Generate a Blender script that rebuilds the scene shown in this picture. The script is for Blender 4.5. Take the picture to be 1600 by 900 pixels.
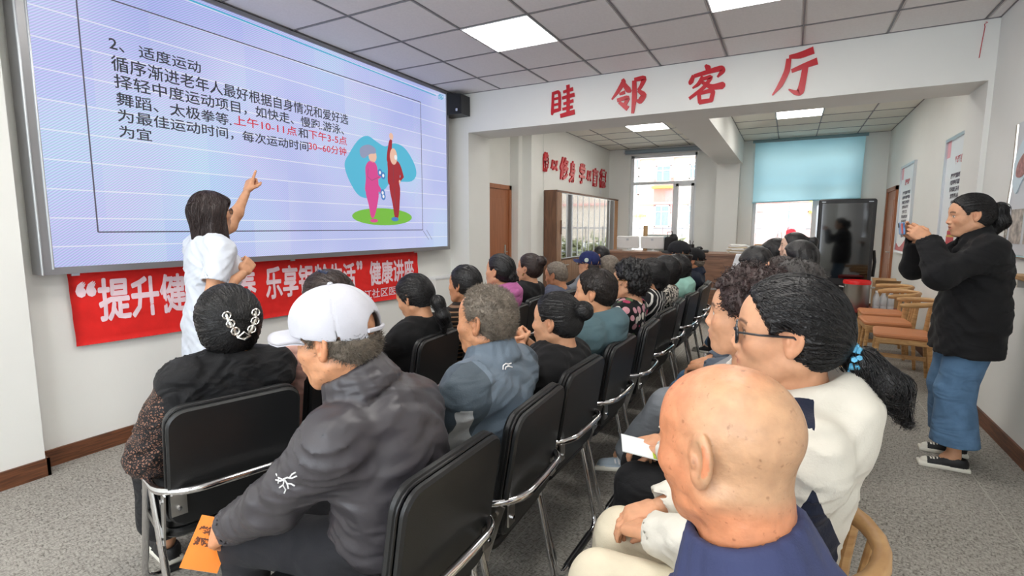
import bpy, math, random
import numpy as np
from mathutils import Matrix, Vector

for _o in list(bpy.data.objects):
    bpy.data.objects.remove(_o)
SC = bpy.context.scene
COL = SC.collection
PI = math.pi

# ---------------------------------------------------------------- camera
def set_camera():
    f_px, yaw, pitch, roll = 795.95, -0.4962, 0.12015, 0.00296
    f = Vector((math.sin(yaw) * math.cos(pitch), math.cos(yaw) * math.cos(pitch), -math.sin(pitch)))
    r = Vector((math.cos(yaw), -math.sin(yaw), 0))
    u = r.cross(f)
    r2 = r * math.cos(roll) + u * math.sin(roll)
    u2 = u * math.cos(roll) - r * math.sin(roll)
    cd = bpy.data.cameras.new('camera')
    cd.sensor_width = 36.0
    cd.lens = f_px / 1600 * 36
    cd.clip_start = 0.05
    cd.clip_end = 200
    co = bpy.data.objects.new('camera', cd)
    COL.objects.link(co)
    m = Matrix((r2, u2, -f)).transposed().to_4x4()
    m.translation = Vector((0, 0, 1.4))
    co.matrix_world = m
    SC.camera = co
set_camera()

# ---------------------------------------------------------------- world, exposure
W = bpy.data.worlds.new('world')
SC.world = W
W.use_nodes = True
_bg = W.node_tree.nodes['Background']
_bg.inputs['Color'].default_value = (0.86, 0.93, 1.0, 1)
_bg.inputs['Strength'].default_value = 5.0
SC.view_settings.view_transform = 'Standard'
SC.view_settings.look = 'None'
SC.view_settings.exposure = 0.33
SC.view_settings.gamma = 1.0
SC.view_settings.use_curve_mapping = False
PANEL_LIGHT = 14.0

# ---------------------------------------------------------------- materials
def srgb(r, g, b):
    def c(v):
        v /= 255.0
        return v / 12.92 if v <= 0.04045 else ((v + 0.055) / 1.055) ** 2.4
    return (c(r), c(g), c(b), 1)

def new_mat(name):
    m = bpy.data.materials.new(name)
    m.use_nodes = True
    nt = m.node_tree
    return m, nt, nt.nodes['Principled BSDF']

def N(nt, kind, **kw):
    n = nt.nodes.new(kind)
    for k, v in kw.items():
        if k in n.inputs:
            n.inputs[k].default_value = v
        else:
            setattr(n, k, v)
    return n

def mat(name, col, rough=0.6, metal=0.0, noise=0.0, nscale=8.0, bump=0.0, bscale=60.0, spec=0.5, coat=0.0, stretch=None, sheen=0.0):
    """plain procedural material: slight colour noise and a fine bump"""
    m, nt, b = new_mat(name)
    b.inputs['Base Color'].default_value = col
    b.inputs['Roughness'].default_value = rough
    b.inputs['Metallic'].default_value = metal
    b.inputs['Specular IOR Level'].default_value = spec
    b.inputs['Coat Weight'].default_value = coat
    b.inputs['Sheen Weight'].default_value = sheen
    tc = None
    if noise or bump:
        tc = N(nt, 'ShaderNodeTexCoord')
        src = tc.outputs['Object']
        if stretch:
            mp = N(nt, 'ShaderNodeMapping')
            mp.inputs['Scale'].default_value = stretch
            nt.links.new(src, mp.inputs['Vector'])
            src = mp.outputs['Vector']
    if noise:
        n = N(nt, 'ShaderNodeTexNoise', Scale=nscale, Detail=4.0)
        nt.links.new(src, n.inputs['Vector'])
        mr = N(nt, 'ShaderNodeMapRange')
        mr.inputs['From Min'].default_value = 0.3
        mr.inputs['From Max'].default_value = 0.7
        mr.inputs['To Min'].default_value = 1 - noise
        mr.inputs['To Max'].default_value = 1 + noise
        nt.links.new(n.outputs['Fac'], mr.inputs['Value'])
        mx = N(nt, 'ShaderNodeVectorMath', operation='SCALE')
        mx.inputs[0].default_value = col[:3]
        nt.links.new(mr.outputs['Result'], mx.inputs['Scale'])
        nt.links.new(mx.outputs['Vector'], b.inputs['Base Color'])
    if bump:
        n2 = N(nt, 'ShaderNodeTexNoise', Scale=bscale, Detail=3.0)
        nt.links.new(src, n2.inputs['Vector'])
        bp = N(nt, 'ShaderNodeBump', Strength=bump, Distance=0.01)
        nt.links.new(n2.outputs['Fac'], bp.inputs['Height'])
        nt.links.new(bp.outputs['Normal'], b.inputs['Normal'])
    return m

def emit(name, col, strength=1.0):
    m, nt, b = new_mat(name)
    b.inputs['Base Color'].default_value = (0.02, 0.02, 0.02, 1)
    b.inputs['Roughness'].default_value = 0.6
    b.inputs['Emission Color'].default_value = col
    b.inputs['Emission Strength'].default_value = strength
    return m

def ramp(nt, fac, stops):
    r = N(nt, 'ShaderNodeValToRGB')
    while len(r.color_ramp.elements) < len(stops):
        r.color_ramp.elements.new(0.5)
    for e, (p, c) in zip(r.color_ramp.elements, stops):
        e.position = p
        e.color = c
    nt.links.new(fac, r.inputs['Fac'])
    return r

def mat_carpet():
    m, nt, b = new_mat('grey_carpet')
    tc = N(nt, 'ShaderNodeTexCoord')
    mp = N(nt, 'ShaderNodeMapping')
    mp.inputs['Rotation'].default_value = (0, 0, 0.18)
    nt.links.new(tc.outputs['Object'], mp.inputs['Vector'])
    a = N(nt, 'ShaderNodeTexNoise', Scale=120.0, Detail=2.0)
    mp1 = N(nt, 'ShaderNodeMapping'); mp1.inputs['Scale'].default_value = (1, 0.35, 1)
    nt.links.new(mp.outputs[0], mp1.inputs[0]); nt.links.new(mp1.outputs[0], a.inputs['Vector'])
    c = N(nt, 'ShaderNodeTexNoise', Scale=120.0, Detail=2.0)
    mp2 = N(nt, 'ShaderNodeMapping'); mp2.inputs['Scale'].default_value = (0.35, 1, 1); mp2.inputs['Location'].default_value = (3, 5, 1)
    nt.links.new(mp.outputs[0], mp2.inputs[0]); nt.links.new(mp2.outputs[0], c.inputs['Vector'])
    mn = N(nt, 'ShaderNodeMath', operation='MINIMUM')
    nt.links.new(a.outputs['Fac'], mn.inputs[0]); nt.links.new(c.outputs['Fac'], mn.inputs[1])
    big = N(nt, 'ShaderNodeTexNoise', Scale=1.3, Detail=2.0)
    nt.links.new(tc.outputs['Object'], big.inputs['Vector'])
    ad = N(nt, 'ShaderNodeMath', operation='MULTIPLY_ADD')
    nt.links.new(big.outputs['Fac'], ad.inputs[0]); ad.inputs[1].default_value = 0.12
    nt.links.new(mn.outputs[0], ad.inputs[2])
    rp = ramp(nt, ad.outputs[0], [(0.34, srgb(104, 101, 96)), (0.48, srgb(146, 142, 135)), (0.64, srgb(172, 168, 160))])
    # faint joints between the carpet lengths
    sp = N(nt, 'ShaderNodeSeparateXYZ'); nt.links.new(tc.outputs['Object'], sp.inputs[0])
    pp = N(nt, 'ShaderNodeMath', operation='PINGPONG'); pp.inputs[1].default_value = 0.5
    nt.links.new(sp.outputs['X'], pp.inputs[0])
    lt = N(nt, 'ShaderNodeMath', operation='LESS_THAN'); lt.inputs[1].default_value = 0.003
    nt.links.new(pp.outputs[0], lt.inputs[0])
    mx = N(nt, 'ShaderNodeMix', data_type='RGBA')
    nt.links.new(lt.outputs[0], mx.inputs['Factor']); nt.links.new(rp.outputs[0], mx.inputs['A'])
    mx.inputs['B'].default_value = srgb(172, 168, 160)
    nt.links.new(mx.outputs['Result'], b.inputs['Base Color'])
    b.inputs['Roughness'].default_value = 0.95
    b.inputs['Specular IOR Level'].default_value = 0.1
    bp = N(nt, 'ShaderNodeBump', Strength=0.6, Distance=0.006)
    nt.links.new(mn.outputs[0], bp.inputs['Height']); nt.links.new(bp.outputs[0], b.inputs['Normal'])
    return m

def mat_wood(name, c1, c2, scale=(1, 8, 8), rough=0.5, rings=3.0):
    m, nt, b = new_mat(name)
    tc = N(nt, 'ShaderNodeTexCoord')
    mp = N(nt, 'ShaderNodeMapping'); mp.inputs['Scale'].default_value = scale
    nt.links.new(tc.outputs['Object'], mp.inputs[0])
    n = N(nt, 'ShaderNodeTexNoise', Scale=rings, Detail=6.0, Distortion=0.8)
    nt.links.new(mp.outputs[0], n.inputs['Vector'])
    rp = ramp(nt, n.outputs['Fac'], [(0.35, c1), (0.65, c2)])
    nt.links.new(rp.outputs[0], b.inputs['Base Color'])
    b.inputs['Roughness'].default_value = rough
    bp = N(nt, 'ShaderNodeBump', Strength=0.15, Distance=0.004)
    nt.links.new(n.outputs['Fac'], bp.inputs['Height']); nt.links.new(bp.outputs[0], b.inputs['Normal'])
    return m

def mat_vcol(name, rough=0.5, spec=0.4, noise=0.06, bump=0.1, bscale=90.0, sss=0.0, freckle=0.0):
    """material whose own colour lies in the mesh colour layer (lips, brows, iris)"""
    m, nt, b = new_mat(name)
    at = N(nt, 'ShaderNodeVertexColor', layer_name='Col')
    tc = N(nt, 'ShaderNodeTexCoord')
    n = N(nt, 'ShaderNodeTexNoise', Scale=45.0, Detail=5.0)
    nt.links.new(tc.outputs['Object'], n.inputs['Vector'])
    mr = N(nt, 'ShaderNodeMapRange')
    mr.inputs['From Min'].default_value = 0.3; mr.inputs['From Max'].default_value = 0.7
    mr.inputs['To Min'].default_value = 1 - noise; mr.inputs['To Max'].default_value = 1 + noise
    nt.links.new(n.outputs['Fac'], mr.inputs['Value'])
    mx = N(nt, 'ShaderNodeVectorMath', operation='SCALE')
    nt.links.new(at.outputs['Color'], mx.inputs[0]); nt.links.new(mr.outputs[0], mx.inputs['Scale'])
    out = mx.outputs['Vector']
    if freckle:
        v = N(nt, 'ShaderNodeTexNoise', Scale=95.0, Detail=2.0)
        nt.links.new(tc.outputs['Object'], v.inputs['Vector'])
        rr = ramp(nt, v.outputs['Fac'], [(0.64, (1, 1, 1, 1)), (0.74, (1 - freckle, 1 - freckle * 1.2, 1 - freckle * 1.3, 1))])
        mm = N(nt, 'ShaderNodeVectorMath', operation='MULTIPLY')
        nt.links.new(out, mm.inputs[0]); nt.links.new(rr.outputs[0], mm.inputs[1])
        out = mm.outputs['Vector']
    nt.links.new(out, b.inputs['Base Color'])
    b.inputs['Roughness'].default_value = rough
    b.inputs['Specular IOR Level'].default_value = spec
    if sss:
        b.inputs['Subsurface Weight'].default_value = sss
        b.inputs['Subsurface Radius'].default_value = (0.012, 0.005, 0.003)
        b.inputs['Subsurface Scale'].default_value = 1.0
    n2 = N(nt, 'ShaderNodeTexNoise', Scale=bscale, Detail=4.0)
    nt.links.new(tc.outputs['Object'], n2.inputs['Vector'])
    bp = N(nt, 'ShaderNodeBump', Strength=bump, Distance=0.006)
    nt.links.new(n2.outputs['Fac'], bp.inputs['Height']); nt.links.new(bp.outputs[0], b.inputs['Normal'])
    return m

def mat_glass(name='window_glass', tint=(0.97, 0.99, 1.0, 1), refl=0.08):
    m = bpy.data.materials.new(name); m.use_nodes = True
    nt = m.node_tree; nt.nodes.clear()
    o = N(nt, 'ShaderNodeOutputMaterial'); t = N(nt, 'ShaderNodeBsdfTransparent'); g = N(nt, 'ShaderNodeBsdfGlossy')
    t.inputs[0].default_value = tint; g.inputs['Roughness'].default_value = 0.02
    f = N(nt, 'ShaderNodeFresnel', IOR=1.45)
    mul = N(nt, 'ShaderNodeMath', operation='ADD'); mul.inputs[1].default_value = refl
    nt.links.new(f.outputs[0], mul.inputs[0])
    mx = N(nt, 'ShaderNodeMixShader')
    nt.links.new(mul.outputs[0], mx.inputs[0]); nt.links.new(t.outputs[0], mx.inputs[1]); nt.links.new(g.outputs[0], mx.inputs[2])
    nt.links.new(mx.outputs[0], o.inputs['Surface'])
    return m

# ---------------------------------------------------------------- mesh helpers
class MB:
    """collects simple shapes and links them as ONE mesh object"""
    def __init__(s):
        s.v = []; s.f = []; s.mi = []
    def add(s, verts, faces, mi=0):
        o = len(s.v)
        s.v += [tuple(p) for p in verts]
        s.f += [tuple(i + o for i in f) for f in faces]
        s.mi += [mi] * len(faces)
        return s
    def box(s, lo, hi, mi=0, M=None):
        x0, y0, z0 = lo; x1, y1, z1 = hi
        vs = [(x0, y0, z0), (x1, y0, z0), (x1, y1, z0), (x0, y1, z0), (x0, y0, z1), (x1, y0, z1), (x1, y1, z1), (x0, y1, z1)]
        if M is not None:
            vs = [tuple(M @ Vector(p)) for p in vs]
        return s.add(vs, [(3, 2, 1, 0), (4, 5, 6, 7), (0, 1, 5, 4), (1, 2, 6, 5), (2, 3, 7, 6), (3, 0, 4, 7)], mi)
    def rbox(s, lo, hi, r, mi=0, M=None, seg=3, axis=2):
        """box with its four edges along AXIS rounded and the rim softened"""
        lo = list(lo); hi = list(hi)
        a = [i for i in range(3) if i != axis]
        r = min(r, (hi[a[0]] - lo[a[0]]) / 2 - 1e-4, (hi[a[1]] - lo[a[1]]) / 2 - 1e-4)
        e = min(r * 0.4, (hi[axis] - lo[axis]) * 0.3)
        def ring(z, ins):
            out = []
            for (cx, cy, t0) in ((hi[a[0]] - r, hi[a[1]] - r, 0), (lo[a[0]] + r, hi[a[1]] - r, PI / 2), (lo[a[0]] + r, lo[a[1]] + r, PI), (hi[a[0]] - r, lo[a[1]] + r, 1.5 * PI)):
                for k in range(seg + 1):
                    t = t0 + PI / 2 * k / seg
                    p = [0, 0, 0]
                    p[a[0]] = cx + (r - ins) * math.cos(t); p[a[1]] = cy + (r - ins) * math.sin(t); p[axis] = z
                    out.append(p)
            return out
        rs = [ring(lo[axis], e), ring(lo[axis] + e, 0), ring(hi[axis] - e, 0), ring(hi[axis], e)]
        n = len(rs[0]); vs = [p for q in rs for p in q]
        if M is not None:
            vs = [tuple(M @ Vector(p)) for p in vs]
        fs = [tuple(range(n - 1, -1, -1)), tuple(range(3 * n, 4 * n))]
        for k in range(3):
            for i in range(n):
                j = (i + 1) % n
                fs.append((k * n + i, k * n + j, (k + 1) * n + j, (k + 1) * n + i))
        if axis == 1:
            fs = [tuple(reversed(f)) for f in fs]
        return s.add(vs, fs, mi)
    def tube(s, pts, r, n=10, mi=0, close=False, cap=True):
        pts = [Vector(p) for p in pts]
        rr = r if isinstance(r, (list, tuple)) else [r] * len(pts)
        m = len(pts); vs = []
        up = None
        for i, p in enumerate(pts):
            if close:
                d = pts[(i + 1) % m] - pts[i - 1]
            else:
                d = pts[min(i + 1, m - 1)] - pts[max(i - 1, 0)]
            d = d.normalized() if d.length > 1e-9 else Vector((0, 0, 1))
            if up is None:
                up = Vector((0, 0, 1)) if abs(d.z) < 0.9 else Vector((1, 0, 0))
            up = (up - d * up.dot(d))
            up = up.normalized() if up.length > 1e-6 else d.orthogonal().normalized()
            q = d.cross(up)
            for k in range(n):
                t = 2 * PI * k / n
                vs.append(p + (up * math.cos(t) + q * math.sin(t)) * rr[i])
        fs = []
        for i in range(m if close else m - 1):
            j = (i + 1) % m
            for k in range(n):
                l = (k + 1) % n
                fs.append((i * n + k, i * n + l, j * n + l, j * n + k))
        if cap and not close:
            fs.append(tuple(range(n - 1, -1, -1))); fs.append(tuple(range((m - 1) * n, m * n)))
        return s.add(vs, fs, mi)
    def lathe(s, prof, c=(0, 0, 0), n=24, mi=0, M=None):
        vs = []
        for (r, z) in prof:
            for k in range(n):
                t = 2 * PI * k / n
                vs.append(Vector((c[0] + r * math.cos(t), c[1] + r * math.sin(t), c[2] + z)))
        if M is not None:
            vs = [M @ p for p in vs]
        fs = []
        m = len(prof)
        for i in range(m - 1):
            for k in range(n):
                l = (k + 1) % n
                fs.append((i * n + k, i * n + l, (i + 1) * n + l, (i + 1) * n + k))
        fs.append(tuple(range(n - 1, -1, -1))); fs.append(tuple(range((m - 1) * n, m * n)))
        return s.add(vs, fs, mi)
    def prism(s, poly, to3, thick, mi=0):
        """2-D outline turned solid: to3(u, v, w) gives the point"""
        n = len(poly)
        vs = [to3(u, v, 0) for u, v in poly] + [to3(u, v, thick) for u, v in poly]
        fs = [tuple(range(n - 1, -1, -1)), tuple(range(n, 2 * n))]
        fs += [(i, (i + 1) % n, n + (i + 1) % n, n + i) for i in range(n)]
        return s.add(vs, fs, mi)
    def mesh(s, name, mats, smooth=False):
        me = bpy.data.meshes.new(name)
        me.from_pydata(s.v, [], s.f)
        for m in (mats if isinstance(mats, (list, tuple)) else [mats]):
            me.materials.append(m)
        if any(s.mi):
            me.polygons.foreach_set('material_index', s.mi)
        if smooth:
            me.polygons.foreach_set('use_smooth', [True] * len(me.polygons))
            if smooth != 'all':
                me.set_sharp_from_angle(angle=math.radians(40))
        me.update()
        return me
    def build(s, name, mats, parent=None, smooth=False, **tags):
        return link(name, s.mesh(name, mats, smooth), parent, **tags)

def link(name, data, parent=None, label=None, cat=None, group=None, kind=None, loc=None, rotz=None):
    o = bpy.data.objects.new(name, data)
    COL.objects.link(o)
    if parent is not None:
        o.parent = parent
    if label: o['label'] = label
    if cat: o['category'] = cat
    if group: o['group'] = group
    if kind: o['kind'] = kind
    if loc is not None: o.location = loc
    if rotz is not None: o.rotation_euler = (0, 0, rotz)
    return o

def thing(name, label, cat, loc=(0, 0, 0), rotz=0.0, group=None):
    return link(name, None, None, label, cat, group, None, loc, rotz)

def kids(o):
    return [c for c in bpy.data.objects if c.parent == o]

def dup(root, loc, rotz, label, group=None):
    def cp(o, par):
        c = o.copy(); COL.objects.link(c)
        if par is not None: c.parent = par
        for k in tree[o.name]: cp(k, c)
        return c
    tree = {}
    def walk(o):
        tree[o.name] = list(o.children)
        for k in o.children: walk(k)
    walk(root)
    r = cp(root, None)
    r.location = loc; r.rotation_euler = (0, 0, rotz); r['label'] = label
    if group: r['group'] = group
    return r

def bez(pts, r, seg=5):
    """polyline with its inner corners rounded by radius r"""
    P = [Vector(p) for p in pts]; out = [P[0]]
    for i in range(1, len(P) - 1):
        a = (P[i - 1] - P[i]); b = (P[i + 1] - P[i])
        d = min(r, a.length * 0.49, b.length * 0.49)
        s = P[i] + a.normalized() * d; e = P[i] + b.normalized() * d
        for k in range(seg + 1):
            t = k / seg
            out.append(s * (1 - t) ** 2 + P[i] * 2 * t * (1 - t) + e * t * t)
    out.append(P[-1])
    return out

def text_mesh(body, size=1.0, bold=0.0, spacing=1.0, extrude=0.0, sx=1.0, shear=0.0, align='LEFT', res=2):
    """lettering from the built-in font as a mesh in its x-y plane"""
    cu = bpy.data.curves.new('lettering', 'FONT')
    cu.body = body; cu.size = size; cu.offset = bold; cu.space_character = spacing
    cu.extrude = extrude; cu.shear = shear; cu.align_x = align; cu.resolution_u = res
    ob = bpy.data.objects.new('lettering', cu)
    COL.objects.link(ob)
    dg = bpy.context.evaluated_depsgraph_get()
    me = bpy.data.meshes.new_from_object(ob.evaluated_get(dg))
    bpy.data.objects.remove(ob)
    co = np.empty(len(me.vertices) * 3); me.vertices.foreach_get('co', co)
    co = co.reshape(-1, 3); co[:, 0] *= sx
    me.vertices.foreach_set('co', co.ravel()); me.update()
    return me

def map_mesh(me, fn):
    co = np.empty(len(me.vertices) * 3); me.vertices.foreach_get('co', co)
    co = fn(co.reshape(-1, 3))
    me.vertices.foreach_set('co', np.ascontiguousarray(co, dtype=np.float64).ravel()); me.update()
    return me
def mesh_bounds(me):
    co = np.empty(len(me.vertices) * 3); me.vertices.foreach_get('co', co)
    co = co.reshape(-1, 3)
    return co.min(0), co.max(0)

# ---------------------------------------------------------------- bodies: smooth distance fields turned into one surface
def nz(P, seed, n=5):
    """smooth noise of points P (..., 3) made of a few waves, about -1..1"""
    rs = np.random.RandomState(seed)
    out = 0.0
    for i in range(n):
        d = rs.normal(size=3); d /= np.linalg.norm(d)
        fr = rs.uniform(0.6, 1.6); ph = rs.uniform(0, 6.28)
        out = out + np.sin((P[0] * d[0] + P[1] * d[1] + P[2] * d[2]) * fr + ph)
    return out / (n * 0.62)

class SDF:
    def __init__(s):
        s.ops = []; s.disp = []
    def cap(s, a, b, ra, rb=None, k=0.02, sub=False, sq=None):
        a = np.array(a, float); b = np.array(b, float); rb = ra if rb is None else rb
        m = max(ra, rb)
        s.ops.append(('c', (a, b - a, ra, rb, sq), k, sub, np.minimum(a, b) - m, np.maximum(a, b) + m)); return s
    def ell(s, c, r, k=0.02, sub=False, R=None):
        c = np.array(c, float); r = np.array(r, float) * (1.0 if np.ndim(r) else np.ones(3))
        m = r if R is None else np.full(3, r.max())
        s.ops.append(('e', (c, r, R), k, sub, c - m, c + m)); return s
    def box(s, c, h, rd, k=0.02, sub=False, R=None):
        c = np.array(c, float); h = np.array(h, float)
        m = (h + rd) if R is None else np.full(3, np.linalg.norm(h) + rd)
        s.ops.append(('b', (c, h, rd, R), k, sub, c - m, c + m)); return s
    def fold(s, fn):
        """displacement of everything added so far"""
        s.ops.append(('d', fn, 0, False, np.full(3, 9.0), np.full(3, -9.0))); return s
    def plane(s, n, d, k=0.01):
        """keep the side n.p < d"""
        n = np.array(n, float); s.ops.append(('p', (n / np.linalg.norm(n), d), k, True, None, None)); return s
    def poly(s, pts, rs, k=0.02):
        for i in range(len(pts) - 1):
            s.cap(pts[i], pts[i + 1], rs[i] if np.ndim(rs) else rs, rs[i + 1] if np.ndim(rs) else rs, k)
        return s
    @staticmethod
    def prim(kind, pr, X, Y, Z):
        if kind == 'c':
            a, d, ra, rb, sq = pr
            x = X - a[0]; y = Y - a[1]; z = Z - a[2]
            L = max(d @ d, 1e-12)
            t = np.clip((x * d[0] + y * d[1] + z * d[2]) / L, 0, 1)
            x = x - t * d[0]; y = y - t * d[1]; z = z - t * d[2]
            if sq is not None:
                x = x / sq[0]; y = y / sq[1]; z = z / sq[2]
            return np.sqrt(x * x + y * y + z * z) - (ra + (rb - ra) * t)
        if kind == 'e':
            c, r, R = pr
            x = X - c[0]; y = Y - c[1]; z = Z - c[2]
            if R is not None:
                x, y, z = (x * R[0, 0] + y * R[1, 0] + z * R[2, 0], x * R[0, 1] + y * R[1, 1] + z * R[2, 1], x * R[0, 2] + y * R[1, 2] + z * R[2, 2])
            k0 = np.sqrt((x / r[0]) ** 2 + (y / r[1]) ** 2 + (z / r[2]) ** 2)
            k1 = np.sqrt((x / r[0] ** 2) ** 2 + (y / r[1] ** 2) ** 2 + (z / r[2] ** 2) ** 2)
            return np.where(k1 > 1e-9, k0 * (k0 - 1) / np.maximum(k1, 1e-9), -r.min())
        if kind == 'b':
            c, h, rd, R = pr
            x = X - c[0]; y = Y - c[1]; z = Z - c[2]
            if R is not None:
                x, y, z = (x * R[0, 0] + y * R[1, 0] + z * R[2, 0], x * R[0, 1] + y * R[1, 1] + z * R[2, 1], x * R[0, 2] + y * R[1, 2] + z * R[2, 2])
            qx = np.abs(x) - h[0]; qy = np.abs(y) - h[1]; qz = np.abs(z) - h[2]
            o = np.sqrt(np.maximum(qx, 0) ** 2 + np.maximum(qy, 0) ** 2 + np.maximum(qz, 0) ** 2)
            return o + np.minimum(np.maximum(qx, np.maximum(qy, qz)), 0) - rd
        n, d = pr
        return d - (X * n[0] + Y * n[1] + Z * n[2])
    @staticmethod
    def comb(D, d, k, sub):
        if sub:
            h = np.maximum(k - np.abs(D + d), 0) / k
            return np.maximum(D, -d) + h * h * k * 0.25
        h = np.maximum(k - np.abs(D - d), 0) / k
        return np.minimum(D, d) - h * h * k * 0.25
    def bounds(s, pad):
        lo = np.min([o[4] for o in s.ops if not o[3] and o[0] != 'd'], 0) - pad
        hi = np.max([o[5] for o in s.ops if not o[3] and o[0] != 'd'], 0) + pad
        return lo, hi
    def at(s, P):
        X, Y, Z = P[:, 0], P[:, 1], P[:, 2]
        D = np.full(len(P), 1.0)
        for kind, pr, k, sub, lo, hi in s.ops:
            if kind == 'd':
                D = D + pr(X, Y, Z); continue
            D = s.comb(D, s.prim(kind, pr, X, Y, Z), k, sub)
        for f in s.disp:
            D = D + f(X, Y, Z)
        return D
    def grad(s, P, e=0.002):
        g = np.stack([s.at(P + np.eye(3)[i] * e) - s.at(P - np.eye(3)[i] * e) for i in range(3)], 1)
        return g / np.maximum(np.linalg.norm(g, axis=1, keepdims=True), 1e-9)
    def mesh(s, h, lo=None, hi=None):
        l, u = s.bounds(h * 2.5 + 0.012)
        if lo is not None: l = np.maximum(l, lo)
        if hi is not None: u = np.minimum(u, hi)
        ax = [np.arange(l[i], u[i] + h, h) for i in range(3)]
        D = np.full([len(a) for a in ax], 1.0)
        for kind, pr, k, sub, lo_, hi_ in s.ops:
            if kind == 'd':
                idx = np.nonzero(np.abs(D) < 0.035 + 2 * h)
                D[idx] += pr(ax[0][idx[0]], ax[1][idx[1]], ax[2][idx[2]]); continue
            sl = []
            for i in range(3):
                if lo_ is None:
                    sl.append(slice(0, len(ax[i])))
                else:
                    m = k + 2.5 * h + 0.012
                    sl.append(slice(max(0, int((lo_[i] - m - l[i]) / h)), min(len(ax[i]), max(0, int((hi_[i] + m - l[i]) / h) + 2))))
            sl = tuple(sl)
            sub_D = D[sl]
            if sub_D.size == 0: continue
            d = s.prim(kind, pr, ax[0][sl[0]][:, None, None], ax[1][sl[1]][None, :, None], ax[2][sl[2]][None, None, :])
            D[sl] = s.comb(sub_D, d, k, sub)
        if s.disp:
            idx = np.nonzero(np.abs(D) < 0.03 + 2 * h)
            X, Y, Z = ax[0][idx[0]], ax[1][idx[1]], ax[2][idx[2]]
            for f in s.disp:
                D[idx] += f(X, Y, Z)
        return surface_net(D, ax)

def surface_net(D, ax):
    S = D < 0
    cnt = np.zeros([n - 1 for n in D.shape], np.int8)
    for i in (0, 1):
        for j in (0, 1):
            for k in (0, 1):
                cnt += S[i:D.shape[0] - 1 + i, j:D.shape[1] - 1 + j, k:D.shape[2] - 1 + k]
    mask = (cnt > 0) & (cnt < 8)
    ci = np.argwhere(mask)
    idx = np.full(mask.shape, -1, np.int64)
    idx[mask] = np.arange(len(ci))
    if len(ci) == 0:
        return np.zeros((0, 3)), np.zeros((0, 4), np.int64)
    c = {}
    for i in (0, 1):
        for j in (0, 1):
            for k in (0, 1):
                c[i, j, k] = D[ci[:, 0] + i, ci[:, 1] + j, ci[:, 2] + k]
    acc = np.zeros((len(ci), 3)); num = np.zeros(len(ci))
    for a in range(3):
        o = [x for x in range(3) if x != a]
        for p in (0, 1):
            for q in (0, 1):
                k0 = [0, 0, 0]; k0[o[0]] = p; k0[o[1]] = q
                k1 = list(k0); k1[a] = 1
                d0 = c[tuple(k0)]; d1 = c[tuple(k1)]
                m = (d0 < 0) != (d1 < 0)
                t = np.where(m, d0 / np.where(m, d0 - d1, 1.0), 0)
                pt = np.zeros((len(ci), 3)); pt[:, o[0]] = p; pt[:, o[1]] = q; pt[:, a] = t
                acc += pt * m[:, None]; num += m
    v = ci + acc / num[:, None]
    h = np.array([a[1] - a[0] for a in ax]); l = np.array([a[0] for a in ax])
    v = v * h + l
    quads = []
    for a in range(3):
        o = [(a + 1) % 3, (a + 2) % 3]
        s0 = [slice(None)] * 3; s1 = [slice(None)] * 3
        s0[a] = slice(0, -1); s1[a] = slice(1, None)
        cr = S[tuple(s0)] != S[tuple(s1)]
        e = np.argwhere(cr)
        ok = (e[:, o[0]] > 0) & (e[:, o[1]] > 0) & (e[:, o[0]] < D.shape[o[0]] - 1) & (e[:, o[1]] < D.shape[o[1]] - 1)
        e = e[ok]
        ins = S[tuple(s0)][e[:, 0], e[:, 1], e[:, 2]]
        def cell(p, q):
            f = e.copy(); f[:, o[0]] -= p; f[:, o[1]] -= q
            return idx[f[:, 0], f[:, 1], f[:, 2]]
        Q = np.stack([cell(1, 1), cell(0, 1), cell(0, 0), cell(1, 0)], 1)
        Q[~ins] = Q[~ins][:, ::-1]
        quads.append(Q)
    Q = np.concatenate(quads)
    return v, Q[(Q >= 0).all(1)]

def np_mesh(name, V, Q, mats, col=None, mi=None, smooth=True):
    """numpy vertices and equal-sized faces to a mesh"""
    me = bpy.data.meshes.new(name)
    n = Q.shape[1]
    me.vertices.add(len(V)); me.vertices.foreach_set('co', np.ascontiguousarray(V, np.float32).ravel())
    me.loops.add(Q.size); me.loops.foreach_set('vertex_index', np.ascontiguousarray(Q, np.int32).ravel())
    me.polygons.add(len(Q)); me.polygons.foreach_set('loop_start', np.arange(0, Q.size, n, dtype=np.int32))
    for m in (mats if isinstance(mats, (list, tuple)) else [mats]):
        me.materials.append(m)
    if mi is not None:
        me.polygons.foreach_set('material_index', np.ascontiguousarray(mi, np.int32))
    if smooth:
        me.polygons.foreach_set('use_smooth', np.ones(len(Q), bool))
    me.update(calc_edges=True)
    if col is not None:
        at = me.color_attributes.new('Col', 'FLOAT_COLOR', 'POINT')
        c4 = np.ones((len(V), 4), np.float32); c4[:, :3] = col
        at.data.foreach_set('color', c4.ravel())
    return me

def join(parts):
    """[(V, Q), ...] into one (V, Q)"""
    V = []; Q = []; o = 0
    for v, q in parts:
        V.append(v); Q.append(q + o); o += len(v)
    return np.concatenate(V), np.concatenate(Q)

def rot_xyz(yaw=0, pitch=0, roll=0):
    cy, sy, cp, sp, cr, sr = math.cos(yaw), math.sin(yaw), math.cos(pitch), math.sin(pitch), math.cos(roll), math.sin(roll)
    Rz = np.array([[cy, -sy, 0], [sy, cy, 0], [0, 0, 1]])
    Ry = np.array([[cp, 0, sp], [0, 1, 0], [-sp, 0, cp]])
    Rx = np.array([[1, 0, 0], [0, cr, -sr], [0, sr, cr]])
    return Rz @ Ry @ Rx

def unit(v):
    v = np.asarray(v, float); return v / max(np.linalg.norm(v), 1e-9)

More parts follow.
